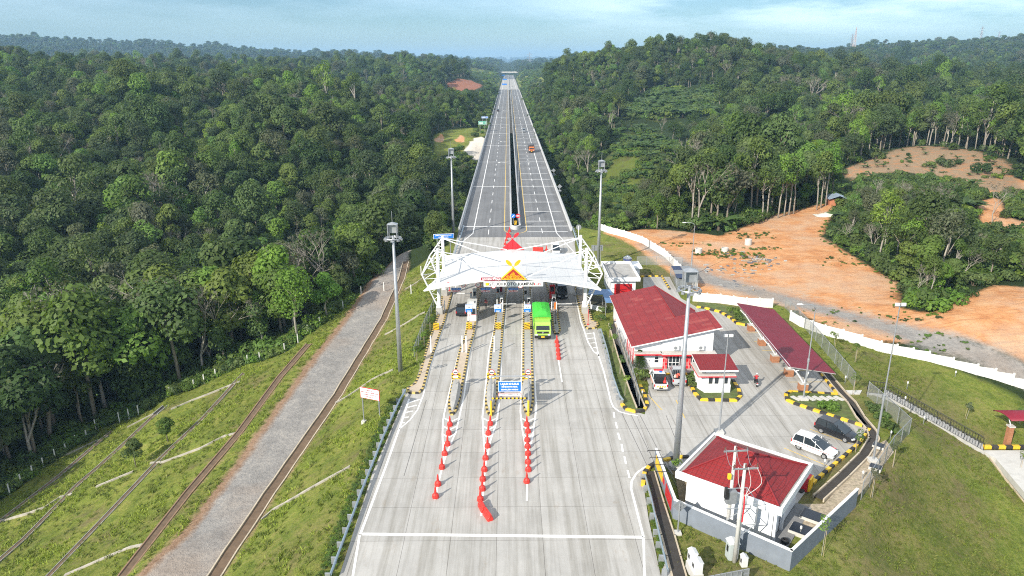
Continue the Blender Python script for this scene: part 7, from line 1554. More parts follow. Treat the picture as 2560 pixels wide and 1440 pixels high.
# ------------------------------------------------------------------ vehicles (built facing +y)
def paint(name, c, rough=.25, spec=.6):
    m = mat(name, c, rough, .05, .8, spec=spec, dirt=.1, dirtcol=tuple(v*.6+.05 for v in c)); m.node_tree.nodes['Principled BSDF'].inputs['Coat Weight'].default_value = .25 if max(c) < .05 else .5; return m
PW = paint('car_white', (.74, .75, .75)); PK = paint('car_black', (.012, .013, .016)); PS = paint('car_silver', (.38, .40, .42)); PG = paint('truck_lime', (.36, .60, .10)); PO = paint('truck_orange', (.62, .16, .03))
TYRE = mat('tyre_rubber', (.02, .02, .02), .85, .2, 4); RIM = mat('rim_alloy', (.42, .43, .44), .35, .1, 4, metal=.6); HL = mat('headlight_glass', (.6, .63, .65), .1, .05, spec=.9); TL = mat('taillight_red', (.40, .01, .012), .2, .05); CHR = mat('chrome', (.55, .56, .57), .2, .05, metal=.9); PLATE = mat('number_plate', (.03, .03, .035), .5, .05)
def wheel(par, x, y, r, w=.2):
    s = 1 if x > 0 else -1
    ax = lambda prof: [[(x+s*o, y+rr_*math.cos(6.2832*j/18), r+rr_*math.sin(6.2832*j/18)) for j in range(18)] for rr_, o in prof]
    e = MB().loft(ax([(r*.62, -w), (r*.96, -w), (r, -w*.8), (r, -w*.2), (r*.95, 0), (r*.64, .0)])).build('wheel', TYRE, par); smooth_by_angle(e, 50)
    b = MB().loft(ax([(r*.64, -.01), (r*.60, .012), (r*.2, .0), (r*.16, .02)]))
    for k in range(5): a = 6.2832*k/5; b.box((x+s*.012, y+r*.38*math.cos(a), r+r*.38*math.sin(a)), (.02, r*.14, r*.14))
    b.build('rim', RIM, e)
def sec(y, w, z0, z1, k=.82, bw=.92):
    r = (z1-z0); return [(-w*bw, y, z0), (-w, y, z0+r*.3), (-w, y, z0+r*.72), (-w*.97, y, z1-r*.08), (-w*k, y, z1), (w*k, y, z1), (w*.97, y, z1-r*.08), (w, y, z0+r*.72), (w, y, z0+r*.3), (w*bw, y, z0)]
def car(name, label, loc, rz, kind, P, cat='car', group=None, stripe=None, rack=False, dark_roof=None):
    e = empty(name, loc, rz, label, cat, group)
    L, W, H = dict(mpv=(4.45, 1.72, 1.68), suv=(4.8, 1.86, 1.80), pickup=(5.3, 1.82, 1.78), sedan=(4.4, 1.72, 1.48), van=(4.6, 1.75, 1.9))[kind]
    h = L/2; w = W/2; belt = H*.56; gc = .21
    if kind == 'pickup':
        st = [(-h, .82, .42, belt), (-h+.08, .95, .36, belt+.03), (-1.0, 1, gc, belt+.04), (.9, 1, gc, belt+.02), (1.25, 1, gc, belt), (h-.55, .97, .26, belt-.08), (h-.12, .88, .32, belt-.2), (h, .74, .4, belt-.34)]
        gh = [(-.95, .80, .90, 0.0), (-.8, .80, .9, .96), (-.4, .82, .92, 1.0), (.25, .82, .92, .98), (1.2, .84, .93, .03)]
    else:
        hood = 1.05 if kind != 'van' else .5
        st = [(-h, .80, .42, belt-.12), (-h+.1, .94, .34, belt), (-h+.5, 1, gc+.04, belt+.03), (0, 1, gc, belt+.02), (h-hood-.15, 1, gc, belt-.0), (h-.5, .96, .25, belt-.12), (h-.14, .86, .3, belt-.24), (h, .70, .38, belt-.4)]
        gh = [(-h+.06, .78, .90, 0.0), (-h+.32, .78, .9, .93), (-h+1.1, .80, .92, 1.0), (h-hood-1.35, .80, .92, .985), (h-hood+.1 if kind != 'sedan' else h-hood, .84, .93, .03)]
        if kind == 'sedan': gh[0] = (-h+.55, .78, .9, 0); gh[1] = (-h+1.15, .76, .88, .95); gh[2] = (-h+1.5, .78, .9, 1)
    b = MB().loft([sec(y, w*k, z0, z1) for y, k, z0, z1 in st]).build('body', P, e); smooth_by_angle(b, 38)
    top = H; hh_ = [(y, w*kr, w*kb, belt-.01+(top-belt)*f) for y, kr, kb, f in gh]
    secs = [[(-wb, y, belt-.06), (-(wb+(wr-wb)*((z-belt)/(top-belt) if top > belt else 0)), y, z), ((wb+(wr-wb)*((z-belt)/(top-belt))), y, z), (wb, y, belt-.06)] for y, wr, wb, z in hh_]
    MB().loft(secs).build('glasshouse', GLASS, e)
    # roof skin and pillars
    rs = MB(); R_ = hh_[1:-1]
    ys = [p[0] for p in R_]; rs.loft([[(-wr*.99, y, z-.03), (-wr*.93, y, z+.035), (wr*.93, y, z+.035), (wr*.99, y, z-.03)] for y, wr, wb, z in R_]); ro_ = rs.build('roof', dark_roof or P, e); smooth_by_angle(ro_, 30)
    def pillar(y0, y1, z0f, z1f, wv=.07):
        for s in (-1, 1):
            a = (s*(w*.925), y0, belt-.03); c_ = (s*(w*.815), y1, H-.03); MB().tube([a, c_], wv*.5, 4).build('pillar', P, e)
    yF = hh_[-1][0]; yR = hh_[-2][0]; pillar(yF-.05, yR, 0, 1); pillar(hh_[0][0]+.04, hh_[1][0], 0, 1, .11)
    if kind != 'pickup': pillar(-h+1.35, -h+1.3, 0, 1, .09); pillar(.35, .3, 0, 1)
    else: pillar(.2, .15, 0, 1)
    r = .32 if kind in ('mpv', 'sedan', 'van') else .38; yo = L*.305
    for x in (-w*.99, w*.99):
        for y in (-yo, yo):
            ar = MB().loft([[(x*1.004-(.012 if x > 0 else -.012)*o, y+(r+.07)*q*math.cos(math.pi*j/10), r+(r+.07)*q*math.sin(math.pi*j/10)) for j in range(11)] for q, o in ((1.0, 0), (.2, 0))], caps=False, closed=False); ar.build('wheel_arch', BLACK, e); wheel(e, x*1.0, y, r)
    for s in (-1, 1):
        MB().box((s*w*.66, h-.12, belt-.33), (.42, .2, .17), 0, -s*.35).build('headlight', HL, e, bevel=.03); MB().box((s*w*.86, -h+.06, belt-.08), (.16, .14, .34 if kind != 'sedan' else .2)).build('taillight', TL, e, bevel=.02)
        MB().box((s*(w+.09), yF-.35, belt+.06), (.18, .1, .13)).build('mirror', P, e, bevel=.03)
    MB().box((0, h-.02, belt-.5), (W*.5, .08, .2)).build('grille', BLACK, e); MB().box((0, h-.05, .36), (W*.8, .16, .14)).build('bumper', BLACK if kind in ('pickup', 'suv') else P, e, bevel=.03); MB().box((0, -h-.0, .45), (W*.86, .14, .2)).build('bumper', CHR if kind == 'pickup' else P, e, bevel=.03)
    MB().box((0, -h-.075, .62), (.45, .03, .14)).build('number_plate', PLATE, e); MB().box((0, h+.03, .45), (.45, .03, .13)).build('number_plate', PLATE, e)
    if kind == 'pickup':
        MB().bbox(-w*.84, w*.84, -h+.16, -1.02, belt-.0, belt+.055).build('bed_floor', BLACK, e)
        t_ = MB(); 
        for s in (-1, 1): t_.bbox(s*w*.9-.06, s*w*.9+.06, -h+.1, -1.0, belt, belt+.12)
        t_.bbox(-w*.9, w*.9, -h+.02, -h+.14, belt, belt+.12); t_.build('bed_side', P, e)
    if stripe:
        for s in (-1, 1): MB().box((s*(w+.004), 0, belt-.16), (.012, L*.86, .055)).build('stripe', stripe, e)
    if rack: MB().tube([(-w*.7, -h+.5, H+.09), (-w*.7, .6, H+.09)], .025, 5).tube([(w*.7, -h+.5, H+.09), (w*.7, .6, H+.09)], .025, 5).build('roof_rail', STEEL, e)
    return e, h, w, H, belt
def place2(rear, front, side, Wd=.85):     # ground pixels of the two near-side wheels
    a, b = G(*rear), G(*front); d = (b-a).normalized(); n = Vector((-d.y, d.x, 0))*side; return (a+b)/2+n*Wd, math.atan2(d.y, d.x)-math.pi/2
p_, r_ = place2((1995, 1124), (2058, 1148), 1); car('parked_car', 'white people carrier with a red side stripe in a marked bay', p_, r_, 'mpv', PW, stripe=SRED, rack=True)
p_, r_ = place2((2051, 1083), (2111, 1107), 1); car('parked_car', 'black people carrier beside the striped kerb', p_, r_, 'mpv', PK)
a, b = G(1652, 982), G(1638, 938); d = (b-a).normalized(); e, h, w, H_, belt = car('parked_pickup', 'white patrol pickup with orange marks and black cargo, seen from behind', a+d*2.75, math.atan2(d.y, d.x)-math.pi/2, 'pickup', PW, 'pickup truck')
MB().bbox(-.55, .75, -1.95, -1.1, belt+.05, belt+.85).build('cargo_box', BLACK, e, bevel=.04); MB().box((0, .1, H_+.1), (1.2, .3, .14)).build('light_bar', RPAINT, e, bevel=.03); MB().box((.2, -.4, H_+.07), (.35, .35, .1)).build('roof_vent', BLUE, e, bevel=.03)
mb = MB()
for k in range(4): mb.add([(-.55+k*.3, -2.735, .72), (-.4+k*.3, -2.735, .72), (-.3+k*.3, -2.735, .98), (-.45+k*.3, -2.735, .98)], [(0, 1, 2, 3)])
mb.build('tail_stripe', SYEL, e)
for s in (-1, 1): MB().box((s*.916, .2, belt-.22), (.012, 3.2, .16)).build('side_stripe', ORANGE, e)
c = copy_tree(cone_proto, None); bpy.data.objects.remove(c.children[0]) if False else None; c.location = (a+d*.75)+Vector((.55, 0, belt+.05)); c.scale = (.6, .6, .65); c['label'] = 'small red cone riding in the bed of the white pickup'; c['group'] = 'red traffic cones'
a, b = G(1698, 970), G(1687, 926); d = (b-a).normalized(); e, h, w, H_, belt = car('parked_pickup', 'silver pickup with a crowded bed beside the white patrol pickup', a+d*2.75, math.atan2(d.y, d.x)-math.pi/2, 'pickup', PS, 'pickup truck')
mb = MB()
for k in range(9): mb.lathe([(.12, 0), (.2, .1), (.14, .3), (.05, .42)], 8, (rng.normal()*.3, -1.8+rng.normal()*.28, belt+.05), k % 2)
mb.build('cargo', [mat('cargo_coral', (.6, .12, .08), .6, .2), mat('cargo_pale', (.5, .42, .36), .7, .2)], e); mb = MB()
for k in range(8): mb.tube([(-.8+k*.228, -.98, belt), (-.8+k*.228, -.98, H_-.05)], .025, 4)
mb.tube([(-.8, -.98, H_-.05), (.8, -.98, H_-.05)], .035, 5); mb.build('cab_guard', STEEL, e)
q = G(1152, 794); car('suv', 'black people carrier stopped at the white toll booth, seen from behind', q+Vector((0, 2.3, 0)), 0, 'mpv', PK)
q = G(1407, 750); car('suv', 'black four wheel drive facing the camera in the rightmost toll lane', q+Vector((0, 2.4, 0)), math.pi, 'suv', PK); car('suv', 'dark car with pale windscreen queuing behind the black four wheel drive', q+Vector((0, 8.2, 0)), math.pi, 'van', paint('car_navy', (.05, .08, .15)))
q = G(1391, 639); car('minibus', 'white minibus approaching the gate beyond the canopy', q+Vector((0, 2.3, 0)), math.pi, 'van', PW, 'minibus')
q = G(1310, 331); car('suv', 'pale grey car coming along the viaduct behind the orange truck', q+Vector((0, 2.4, 0)), math.pi, 'suv', PS); q = G(1245, 279); car('sedan', 'black car driving away on the left carriageway', q+Vector((0, 2.4, 0)), 0, 'suv', PK); q = G(1280, 219.5); car('sedan', 'tiny white car far down the right carriageway', q, math.pi, 'van', PW)
# trucks
def truck(label, loc, rz, P, cargo, tarp, L=8.6, Hc=2.75, Hb=3.25, W=2.45, name='dump_truck', open_=False):
    e = empty(name, loc, rz, label, 'truck'); w = W/2; h = L/2; cab0 = h-1.75
    b = MB().loft([[(-w*.97, y, z0), (-w, y, z0+.25), (-w*k, y, z1), (w*k, y, z1), (w, y, z0+.25), (w*.97, y, z0)] for y, z0, z1, k in ((cab0, .75, Hc, .93), (h-.45, .72, Hc, .93), (h-.2, .7, Hc-.12, .93), (h-.04, .62, 1.55, .99), (h, .62, 1.2, .98), (h, .55, .62, .98))]).build('cab', P, e, bevel=.03)
    MB().add([(-w*.83, h-.035, 1.62), (w*.83, h-.035, 1.62), (w*.80, h-.19, Hc-.22), (-w*.80, h-.19, Hc-.22), (-w*.83, h-.1, 1.62), (w*.83, h-.1, 1.62), (w*.80, h-.3, Hc-.22), (-w*.8, h-.3, Hc-.22)], [(0, 1, 2, 3), (4, 7, 6, 5), (0, 3, 7, 4), (1, 5, 6, 2), (3, 2, 6, 7), (0, 4, 5, 1)]).build('windscreen', GLASS, e)
    for s in (-1, 1):
        MB().box((s*(w*.975), cab0+.85, 1.95), (.08, .85, .7)).build('side_window', GLASS, e); MB().box((s*w*.76, h+.02, .85), (.36, .1, .26)).build('headlight', HL, e, bevel=.03); MB().tube([(s*w, h-.3, 2.2), (s*(w+.25), h-.05, 2.25)], .03, 5).box((s*(w+.27), h-.05, 1.95), (.2, .1, .55)).build('mirror', BLACK, e)
    MB().box((0, h+.02, 1.25), (W*.72, .08, .3)).build('grille', BLACK, e, bevel=.03); MB().box((0, h+.06, .58), (W*.98, .3, .4)).build('bumper', BLACK, e, bevel=.05); MB().box((0, h+.22, .62), (.5, .03, .2)).build('number_plate', SYEL, e); m_ = MB(); disc(m_, (0, h+.10, 1.25), .14, 0); m_.build('badge', CHR, e)
    MB().bbox(-.45, .45, -h+.2, h-1.9, .6, .9).build('chassis', BLACK, e)
    y0, y1 = -h, cab0-.15; z0 = 1.05; t = MB()
    for s in (-1, 1): t.bbox(s*w-.05, s*w+.05, y0, y1, z0, Hb)
    t.bbox(-w+.05, w-.05, y0, y0+.1, z0, Hb).bbox(-w+.05, w-.05, y1-.1, y1, z0, Hb).bbox(-w+.05, w-.05, y0+.1, y1-.1, z0, z0+.15)
    for k in range(7):
        yy = y0+.3+k*(y1-y0-.6)/6
        for s in (-1, 1): t.box((s*(w+.08), yy, (z0+Hb)/2), (.06, .12, Hb-z0))
    for k in range(5): t.box((-w+.3+k*(W-.6)/4, y1+.03, (z0+Hb)/2+.3), (.1, .06, (Hb-z0)*.7))
    t.build('cargo_body', cargo, e)
    if not open_:
        n = 9; secs = []
        for i in range(n):
            f = i/(n-1); y = y0-.05+(y1-y0+.15)*f; rz_ = Hb+.15+.55*math.sin(min(1, f*1.15)*math.pi)**.6*(.8+.2*math.cos(f*9)); secs.append([(-w-.12, y, Hb-.75+.06*math.sin(i*2.1)), (-w-.1, y, Hb+.02), (-w*.55, y, Hb+.12+(rz_-Hb)*.45+.03*math.sin(i*3)), (0, y, rz_), (w*.55, y, Hb+.12+(rz_-Hb)*.45+.03*math.cos(i*2)), (w+.1, y, Hb+.02), (w+.12, y, Hb-.75+.06*math.cos(i*2.3))])
        g_ = MB().loft(secs, caps=False, closed=False).build('tarpaulin', tarp, e); g_.modifiers.new('s', 'SOLIDIFY').thickness = .03
        # flap hanging in front of the headboard
    for y in (h-.95, -h+2.7, -h+1.4):
        for s in (-1, 1): wheel(e, s*(w-.02), y, .5, .3)
    return e
q = G(1357, 851); truck('green tipper truck under a bright green tarpaulin, stopped at the toll lane', q+Vector((0, 4.35, 0)), math.pi+.0, PG, paint('cargo_lime', (.26, .50, .05), .4), mat('tarp_green', (.06, .52, .05), .45, .12, 1.2, bump=.25), L=8.6, Hc=2.72, Hb=2.95)
q = G(1329, 382); truck('orange truck coming down the right carriageway of the viaduct', q+Vector((0, 4.2, 0)), math.pi, PO, mat('cargo_dark', (.07, .06, .055), .7, .2), mat('tarp_dark', (.09, .095, .10), .6, .2), L=8.2, Hc=2.6, Hb=3.0, name='truck')
# ------------------------------------------------------------------ people
SKIN = mat('skin', (.30, .165, .10), .55, .06); HAIRM = mat('hair_black', (.012, .010, .009), .6, .2); CLOTH = {}
def cl(n, c): return mat('cloth_'+n, c, .85, .12, 6)
def person(label, loc, rz, top, legs, pose='stand', head=None, scale=1.0):
    J = {}; E = []
    def j(n, p, r, par=None):
        J[n] = (Vector(p), r); 
        if par: E.append((par, n))
    if pose == 'stand': hip = .92; tl = 0
    elif pose == 'ride': hip = .82
    else: hip = .50
    j('pelvis', (0, 0, hip), .15); j('waist', (0, .01, hip+.16), .125, 'pelvis'); lean = .06 if pose == 'ride' else 0
    j('chest', (0, lean, hip+.36), .155, 'waist'); j('neckb', (0, lean*1.3, hip+.52), .075, 'chest'); j('neck', (0, lean*1.6, hip+.58), .055, 'neckb'); j('head', (0, lean*1.8+.02, hip+.68), .095, 'neck'); j('crown', (0, lean*1.8+.015, hip+.78), .085, 'head')
    for s, n in ((-1, 'l'), (1, 'r')):
        j('sh'+n, (s*.18, lean, hip+.47), .068, 'chest')
        if pose == 'ride': j('el'+n, (s*.30, .22, hip+.28), .045, 'sh'+n); j('wr'+n, (s*.30, .44, hip+.24), .032, 'el'+n); j('ha'+n, (s*.30, .51, hip+.23), .034, 'wr'+n)
        elif pose == 'stand': j('el'+n, (s*.25, -.02 if s < 0 else .06, hip+.20), .045, 'sh'+n); j('wr'+n, (s*.25 if s < 0 else .16, .06 if s < 0 else .24, hip-.03 if s < 0 else hip+.14), .033, 'el'+n); j('ha'+n, (s*.25 if s < 0 else .1, .09 if s < 0 else .30, hip-.1 if s < 0 else hip+.16), .034, 'wr'+n)
        else: j('el'+n, (s*.25, .1, hip+.2), .045, 'sh'+n); j('wr'+n, (s*.2, .3, hip+.14), .033, 'el'+n); j('ha'+n, (s*.18, .37, hip+.12), .034, 'wr'+n)
        j('th'+n, (s*.09, 0, hip-.08), .095, 'pelvis')
        if pose == 'stand': j('kn'+n, (s*.10, .02*s+.01, .48), .06, 'th'+n); j('an'+n, (s*.11, .02*s-.02, .09), .045, 'kn'+n); j('to'+n, (s*.12, .02*s+.13, .045), .04, 'an'+n)
        elif pose == 'ride': j('kn'+n, (s*.2, .34, hip-.14), .062, 'th'+n); j('an'+n, (s*.2, .2, hip-.52), .045, 'kn'+n); j('to'+n, (s*.2, .34, hip-.55), .04, 'an'+n)
        else: j('kn'+n, (s*.13, .40, hip-.02), .06, 'th'+n); j('an'+n, (s*.13, .42, .09), .045, 'kn'+n); j('to'+n, (s*.13, .56, .045), .04, 'an'+n)
    # nose tip as a vertex of the same surface
    names = list(J); me_ = bpy.data.meshes.new('person'); me_.from_pydata([tuple(J[n][0]) for n in names], [(names.index(a), names.index(b)) for a, b in E], []); o = bpy.data.objects.new('person', me_); COL.objects.link(o)
    sk = o.modifiers.new('skin', 'SKIN'); sk.use_smooth_shade = True; sb_ = o.modifiers.new('sub', 'SUBSURF'); sb_.levels = 1; sb_.render_levels = 1
    for i, n in enumerate(names): v = me_.skin_vertices[0].data[i]; v.radius = (J[n][1], J[n][1]*(.72 if n in ('chest', 'waist', 'pelvis') else 1)); v.use_root = n == 'pelvis'
    dg = bpy.context.evaluated_depsgraph_get(); nm = bpy.data.meshes.new_from_object(o.evaluated_get(dg)); bpy.data.objects.remove(o)
    for mm in (SKIN, top, legs, BLACK): nm.materials.append(mm)
    # fingers, thumbs, ears, nose joined to the body mesh
    bm = bmesh.new(); bm.from_mesh(nm)
    cat_ = lambda n: 3 if n[:2] in ('to',) else 0 if n[:2] in ('wr', 'ha') or n in ('neck', 'head', 'crown') else 2 if n in ('pelvis',) or n[:2] in ('th', 'kn', 'an') else 1
    for f in bm.faces:
        c = f.calc_center_median(); n = min(names, key=lambda k: (J[k][0]-c).length-J[k][1]); f.material_index = cat_(n); f.smooth = True
    tmp = MB()
    for n in 'lr':
        h_ = J['ha'+n][0]; d = (h_-J['wr'+n][0]).normalized(); sd = d.cross(Vector((0, 0, 1))).normalized() if abs(d.z) < .9 else Vector((0, 1, 0)); up_ = sd.cross(d)
        for k, ln in enumerate((.065, .08, .085, .06)): a = h_+d*.02+sd*(k-1.5)*.018; tmp.tube([a, a+d*ln*.5, a+d*ln*.8-up_*ln*.35], [.010, .009, .007], 5)
        a = h_-d*.01-sd*.035; tmp.tube([a, a+d*.03-sd*.02, a+d*.055-sd*.022], [.011, .010, .008], 5)
    hd = J['head'][0]; tmp.tube([hd+Vector((0, .08, .03)), hd+Vector((0, .118, -.015))], [.012, .02], 5)
    for s in (-1, 1): tmp.tube([hd+Vector((s*.09, -.01, .03)), hd+Vector((s*.105, -.015, -.03))], [.02, .015], 5)
    o0 = [bm.verts.new(v) for v in tmp.v]; 
    for f in tmp.f: q_ = bm.faces.new([o0[i] for i in f]); q_.material_index = 0
    bm.to_mesh(nm); bm.free(); nm.name = 'body'
    e = empty('person', loc, rz, label, 'person'); e.scale = (scale,)*3; link(bpy.data.objects.new('body', nm), e)
    c = hd+Vector((0, -.012, .045)); rr_ = .118 if head else .108; z0 = -.03 if head else .01
    MB().lathe([(rr_*math.cos(a), rr_*math.sin(a)*1.02+z0*0) for a in np.linspace(-.15, 1.5, 7)], 14, tuple(c)).build('helmet' if head else 'hair', head or HAIRM, e, smooth=True)
    for s in (-1, 1): MB().lathe([(.004, -.011), (.011, 0), (.004, .011)], 6, tuple(hd+Vector((s*.035, .088, .035)))).build('eye', BLACK, e)
    MB().box(tuple(hd+Vector((0, .092, -.045))), (.045, .01, .01)).build('mouth', MAROON, e)
    return e
q = G(1215, 770); g1 = person('person in a red and dark striped shirt and black trousers standing in the empty lane', q, R(150), cl('red', (.33, .06, .06)), cl('black', (.02, .02, .022)))
q = G(1541, 810, 0); person('person in an orange vest sitting beside the office wall', q, R(100), cl('orange', (.62, .10, .03)), cl('navy', (.03, .035, .06)), 'sit')
q0_ = G(1541, 812, 0); e = empty('chair', q0_, R(100), 'white plastic chair under the person by the office', 'chair'); MB().bbox(-.22, .22, -.2, .25, .40, .44).build('seat', WPAINT, e); MB().bbox(-.22, .22, -.24, -.2, .44, .85).build('backrest', WPAINT, e)
for x in (-.2, .2):
    for y in (-.2, .22): MB().tube([(x, y, 0), (x, y, .4)], .02, 5).build('leg', WPAINT, e)
q = G(1889, 962); hd_ = R(-8); mo = empty('motorcycle', q, hd_, 'black motor scooter ridden across the yard away from the camera', 'motorcycle')
for y in (-.62, .62): 
    ax = lambda prof, y=y: [[(o, y+rr_*math.cos(6.2832*k/16), .28+rr_*math.sin(6.2832*k/16)) for k in range(16)] for rr_, o in prof]
    wv = MB().loft(ax([(.17, -.05), (.27, -.05), (.285, 0), (.27, .05), (.17, .05)])).build('wheel', TYRE, mo); MB().loft(ax([(.17, -.02), (.03, -.03), (.03, .03), (.17, .02)])).build('rim', RIM, wv)
MB().loft([[(-k*.5, y, z0), (-k, y, z0+.12), (-k*.9, y, z1), (k*.9, y, z1), (k, y, z0+.12), (k*.5, y, z0)] for y, k, z0, z1 in ((-.85, .06, .62, .74), (-.5, .15, .45, .78), (-.1, .15, .4, .74), (.1, .14, .26, .4), (.32, .14, .28, .42), (.4, .17, .35, .95), (.52, .12, .5, 1.0))]).build('body', PK, mo, smooth=True); MB().bbox(-.13, .13, -.75, .0, .76, .84).build('seat', BLACK, mo, bevel=.03)
MB().tube([(-.34, .38, 1.06), (0, .46, 1.02), (.34, .38, 1.06)], .022, 6).tube([(0, .46, 1.02), (0, .62, .28)], .035, 6).build('handlebar', BLACK, mo); MB().box((0, -.9, .62), (.16, .05, .12)).build('taillight', TL, mo); MB().box((0, -.95, .5), (.2, .02, .16)).build('number_plate', SWHITE, mo)
person('person in a white helmet and shirt with red vest riding the motor scooter', (q.x, q.y-.1, 0.0), hd_, cl('red_vest', (.45, .03, .035)), cl('dark', (.025, .025, .03)), 'ride', mat('helmet_white', (.75, .75, .75), .25, .03))
# ------------------------------------------------------------------ hand placed plants
def tree_at(pix, k, v, s, zsc, label, group=None, rz=None, z=None, lean=0, name=None):
    q = G(pix[0], pix[1], z) if z is not None else GT(*pix); q.z = hz(q.x, q.y) if z is None or z < -.01 or z > .3 else z
    return put_tree(k, v, q, rng.random()*6 if rz is None else rz, s, zsc, label, group, name, lean)
tree_at((341, 1168), 'dark', 1, .40, 1.0, 'small dark rounded tree on the grassed terrace'); tree_at((420, 1105), 'mid', 0, .42, .95, 'small thin leaved tree behind the dark rounded terrace tree')
tree_at((533, 928), 'leafless', 0, 1.05, 1.0, 'bare pale tree with spreading branches at the forest edge'); tree_at((345, 1020), 'tall', 0, 1.05, 1.0, 'tall large leaved dark tree at the forest edge above the terraces'); tree_at((745, 850), 'palegreen', 0, 1.1, 1.0, 'broad pale green tree beside the gravel service road'); tree_at((650, 880), 'palegreen', 0, .85, 1.1, 'pale green tree left of the broad one at the forest edge'); tree_at((820, 800), 'bright', 0, 1.0, 1.0, 'fresh green tree at the end of the white fence posts'); tree_at((455, 960), 'mid', 2, .95, 1.05, 'mid green tree between the large leaved tree and the bare one')
for pix, v, lab in [((247, 1052), 0, 'banana plant at the forest edge left of the other'), ((290, 1040), 1, 'banana plant below the tall large leaved tree'), ((890, 700), 0, 'banana plant near the bend of the service road'), ((1740, 548), 1, 'banana plant in the thicket right of the mast')]: tree_at(pix, 'banana', v, 1.0, 1.0, lab)
ROWB = [(2134, 390, 3.9), (2152, 388, 4.2), (2172, 381, 4.8), (2190, 376, 5.2), (2208, 374, 5.4), (2223, 371, 5.7), (2267, 362, 6.1), (2282, 361, 6.1), (2316, 360, 6.2), (2336, 361, 6.2), (2374, 365, 6.2), (2395, 367, 6.2), (2416, 369, 6.2), (2438, 372, 6.2), (2461, 374, 6.2), (2485, 379, 6), (2502, 381, 5.8)]
for k, p in enumerate(ROWB): tree_at((p[0], p[1]+3), 'leafless' if k in (10, 14) else 'rubber', k, 1.0+.1*(k % 3), 1.05, f'pale trunked tree on the crest of the cleared hill, {k+1}{"st" if k == 0 else "nd" if k == 1 else "rd" if k == 2 else "th"} from the left', 'pale trunked trees along the cleared crest', z=p[2])
ROWS = [(1905, 553, .9), (1917, 549, .9), (1945, 545, 1.1), (1960, 540, 1.2), (1972, 536, 1.3), (1984, 533, 1.4), (2042, 524, 1.8), (2052, 520, 1.9), (2064, 514, 2.1)]
for k, p in enumerate(ROWS): tree_at((p[0], p[1]), 'rubber', k+1, .95+.1*(k % 3), 1.1, f'slender pale trunked tree edging the orange yard, {k+1}{"st" if k == 0 else "nd" if k == 1 else "rd" if k == 2 else "th"} from the left', 'slender trees edging the orange yard', z=p[2])
for pix, s, lab in [((2330, 600), 1.0, 'large bare leaning tree in the thicket above the orange yard'), ((2290, 640), .8, 'smaller bare tree below the large leaning one'), ((2480, 560), .8, 'bare grey tree in the right thicket')]: tree_at(pix, 'bare', 1, s, 1.0, lab, lean=.2)
# conifer and saplings of the compound
def conifer(loc, h, label):
    e = empty('conifer', loc, 0, label, 'tree'); MB().tube([(0, 0, -.2), (0, 0, h)], [.07, .02], 6).build('trunk', BK['dark'], e); r = np.random.default_rng(5); V = []; Fq = []; rn = []
    for k in range(15):
        z = h*(.12+.84*k/14); l = (h*.36)*(1-k/15.5); n = 9
        for i in range(n):
            a = 6.283*i/n+k*.7+r.normal()*.1; d = Vector((math.cos(a), math.sin(a), .28)); sd = Vector((-math.sin(a), math.cos(a), 0))
            for q_ in range(7):
                c = Vector((0, 0, z))+d*l*(q_+1)/7; w = .05+.09*(1-abs(q_-3)/4)
                for s in (-1, 1): o = len(V); t = c+sd*s*w*1.8+d*.08; V += [c-d*.04, c+d*.04, t+d*.05, t]; Fq.append((o, o+1, o+2, o+3)); rn += [r.random()]*4
    link(bpy.data.objects.new('crown', npmesh('crown', [tuple(v) for v in V], Fq, [LM['mid']], dict(rnd=rn))), e)
conifer(G(1597, 924), 2.9, 'small layered conifer at the corner of the office')
def sapling(pix, h, k, label, z=None, group='young staked saplings', stake=True, s=None):
    q = GT(*pix) if z is None else G(pix[0], pix[1], z); e = empty('sapling', q, rng.random()*6, label, 'sapling', group); r = np.random.default_rng(int(pix[0])); lx = r.normal()*.12
    MB().tube([(0, 0, -.15), (lx*.5, 0, h*.5), (lx, .05, h)], [.03, .025, .012], 5).build('trunk', BK['pale'], e)
    if stake: MB().tube([(.15, 0, -.1), (.12, 0, h*.7)], .02, 4).build('stake', mat('stake_wood', (.42, .33, .2), .9), e)
    V, Fq, rn = leaves([(lx+r.normal()*.18, r.normal()*.18, h*(.72+.3*r.random()), .3+.12*r.random()) for _ in range(4)], 130, .2, r); link(bpy.data.objects.new('crown', npmesh('crown', V, Fq, [LM[k]], dict(rnd=rn))), e)
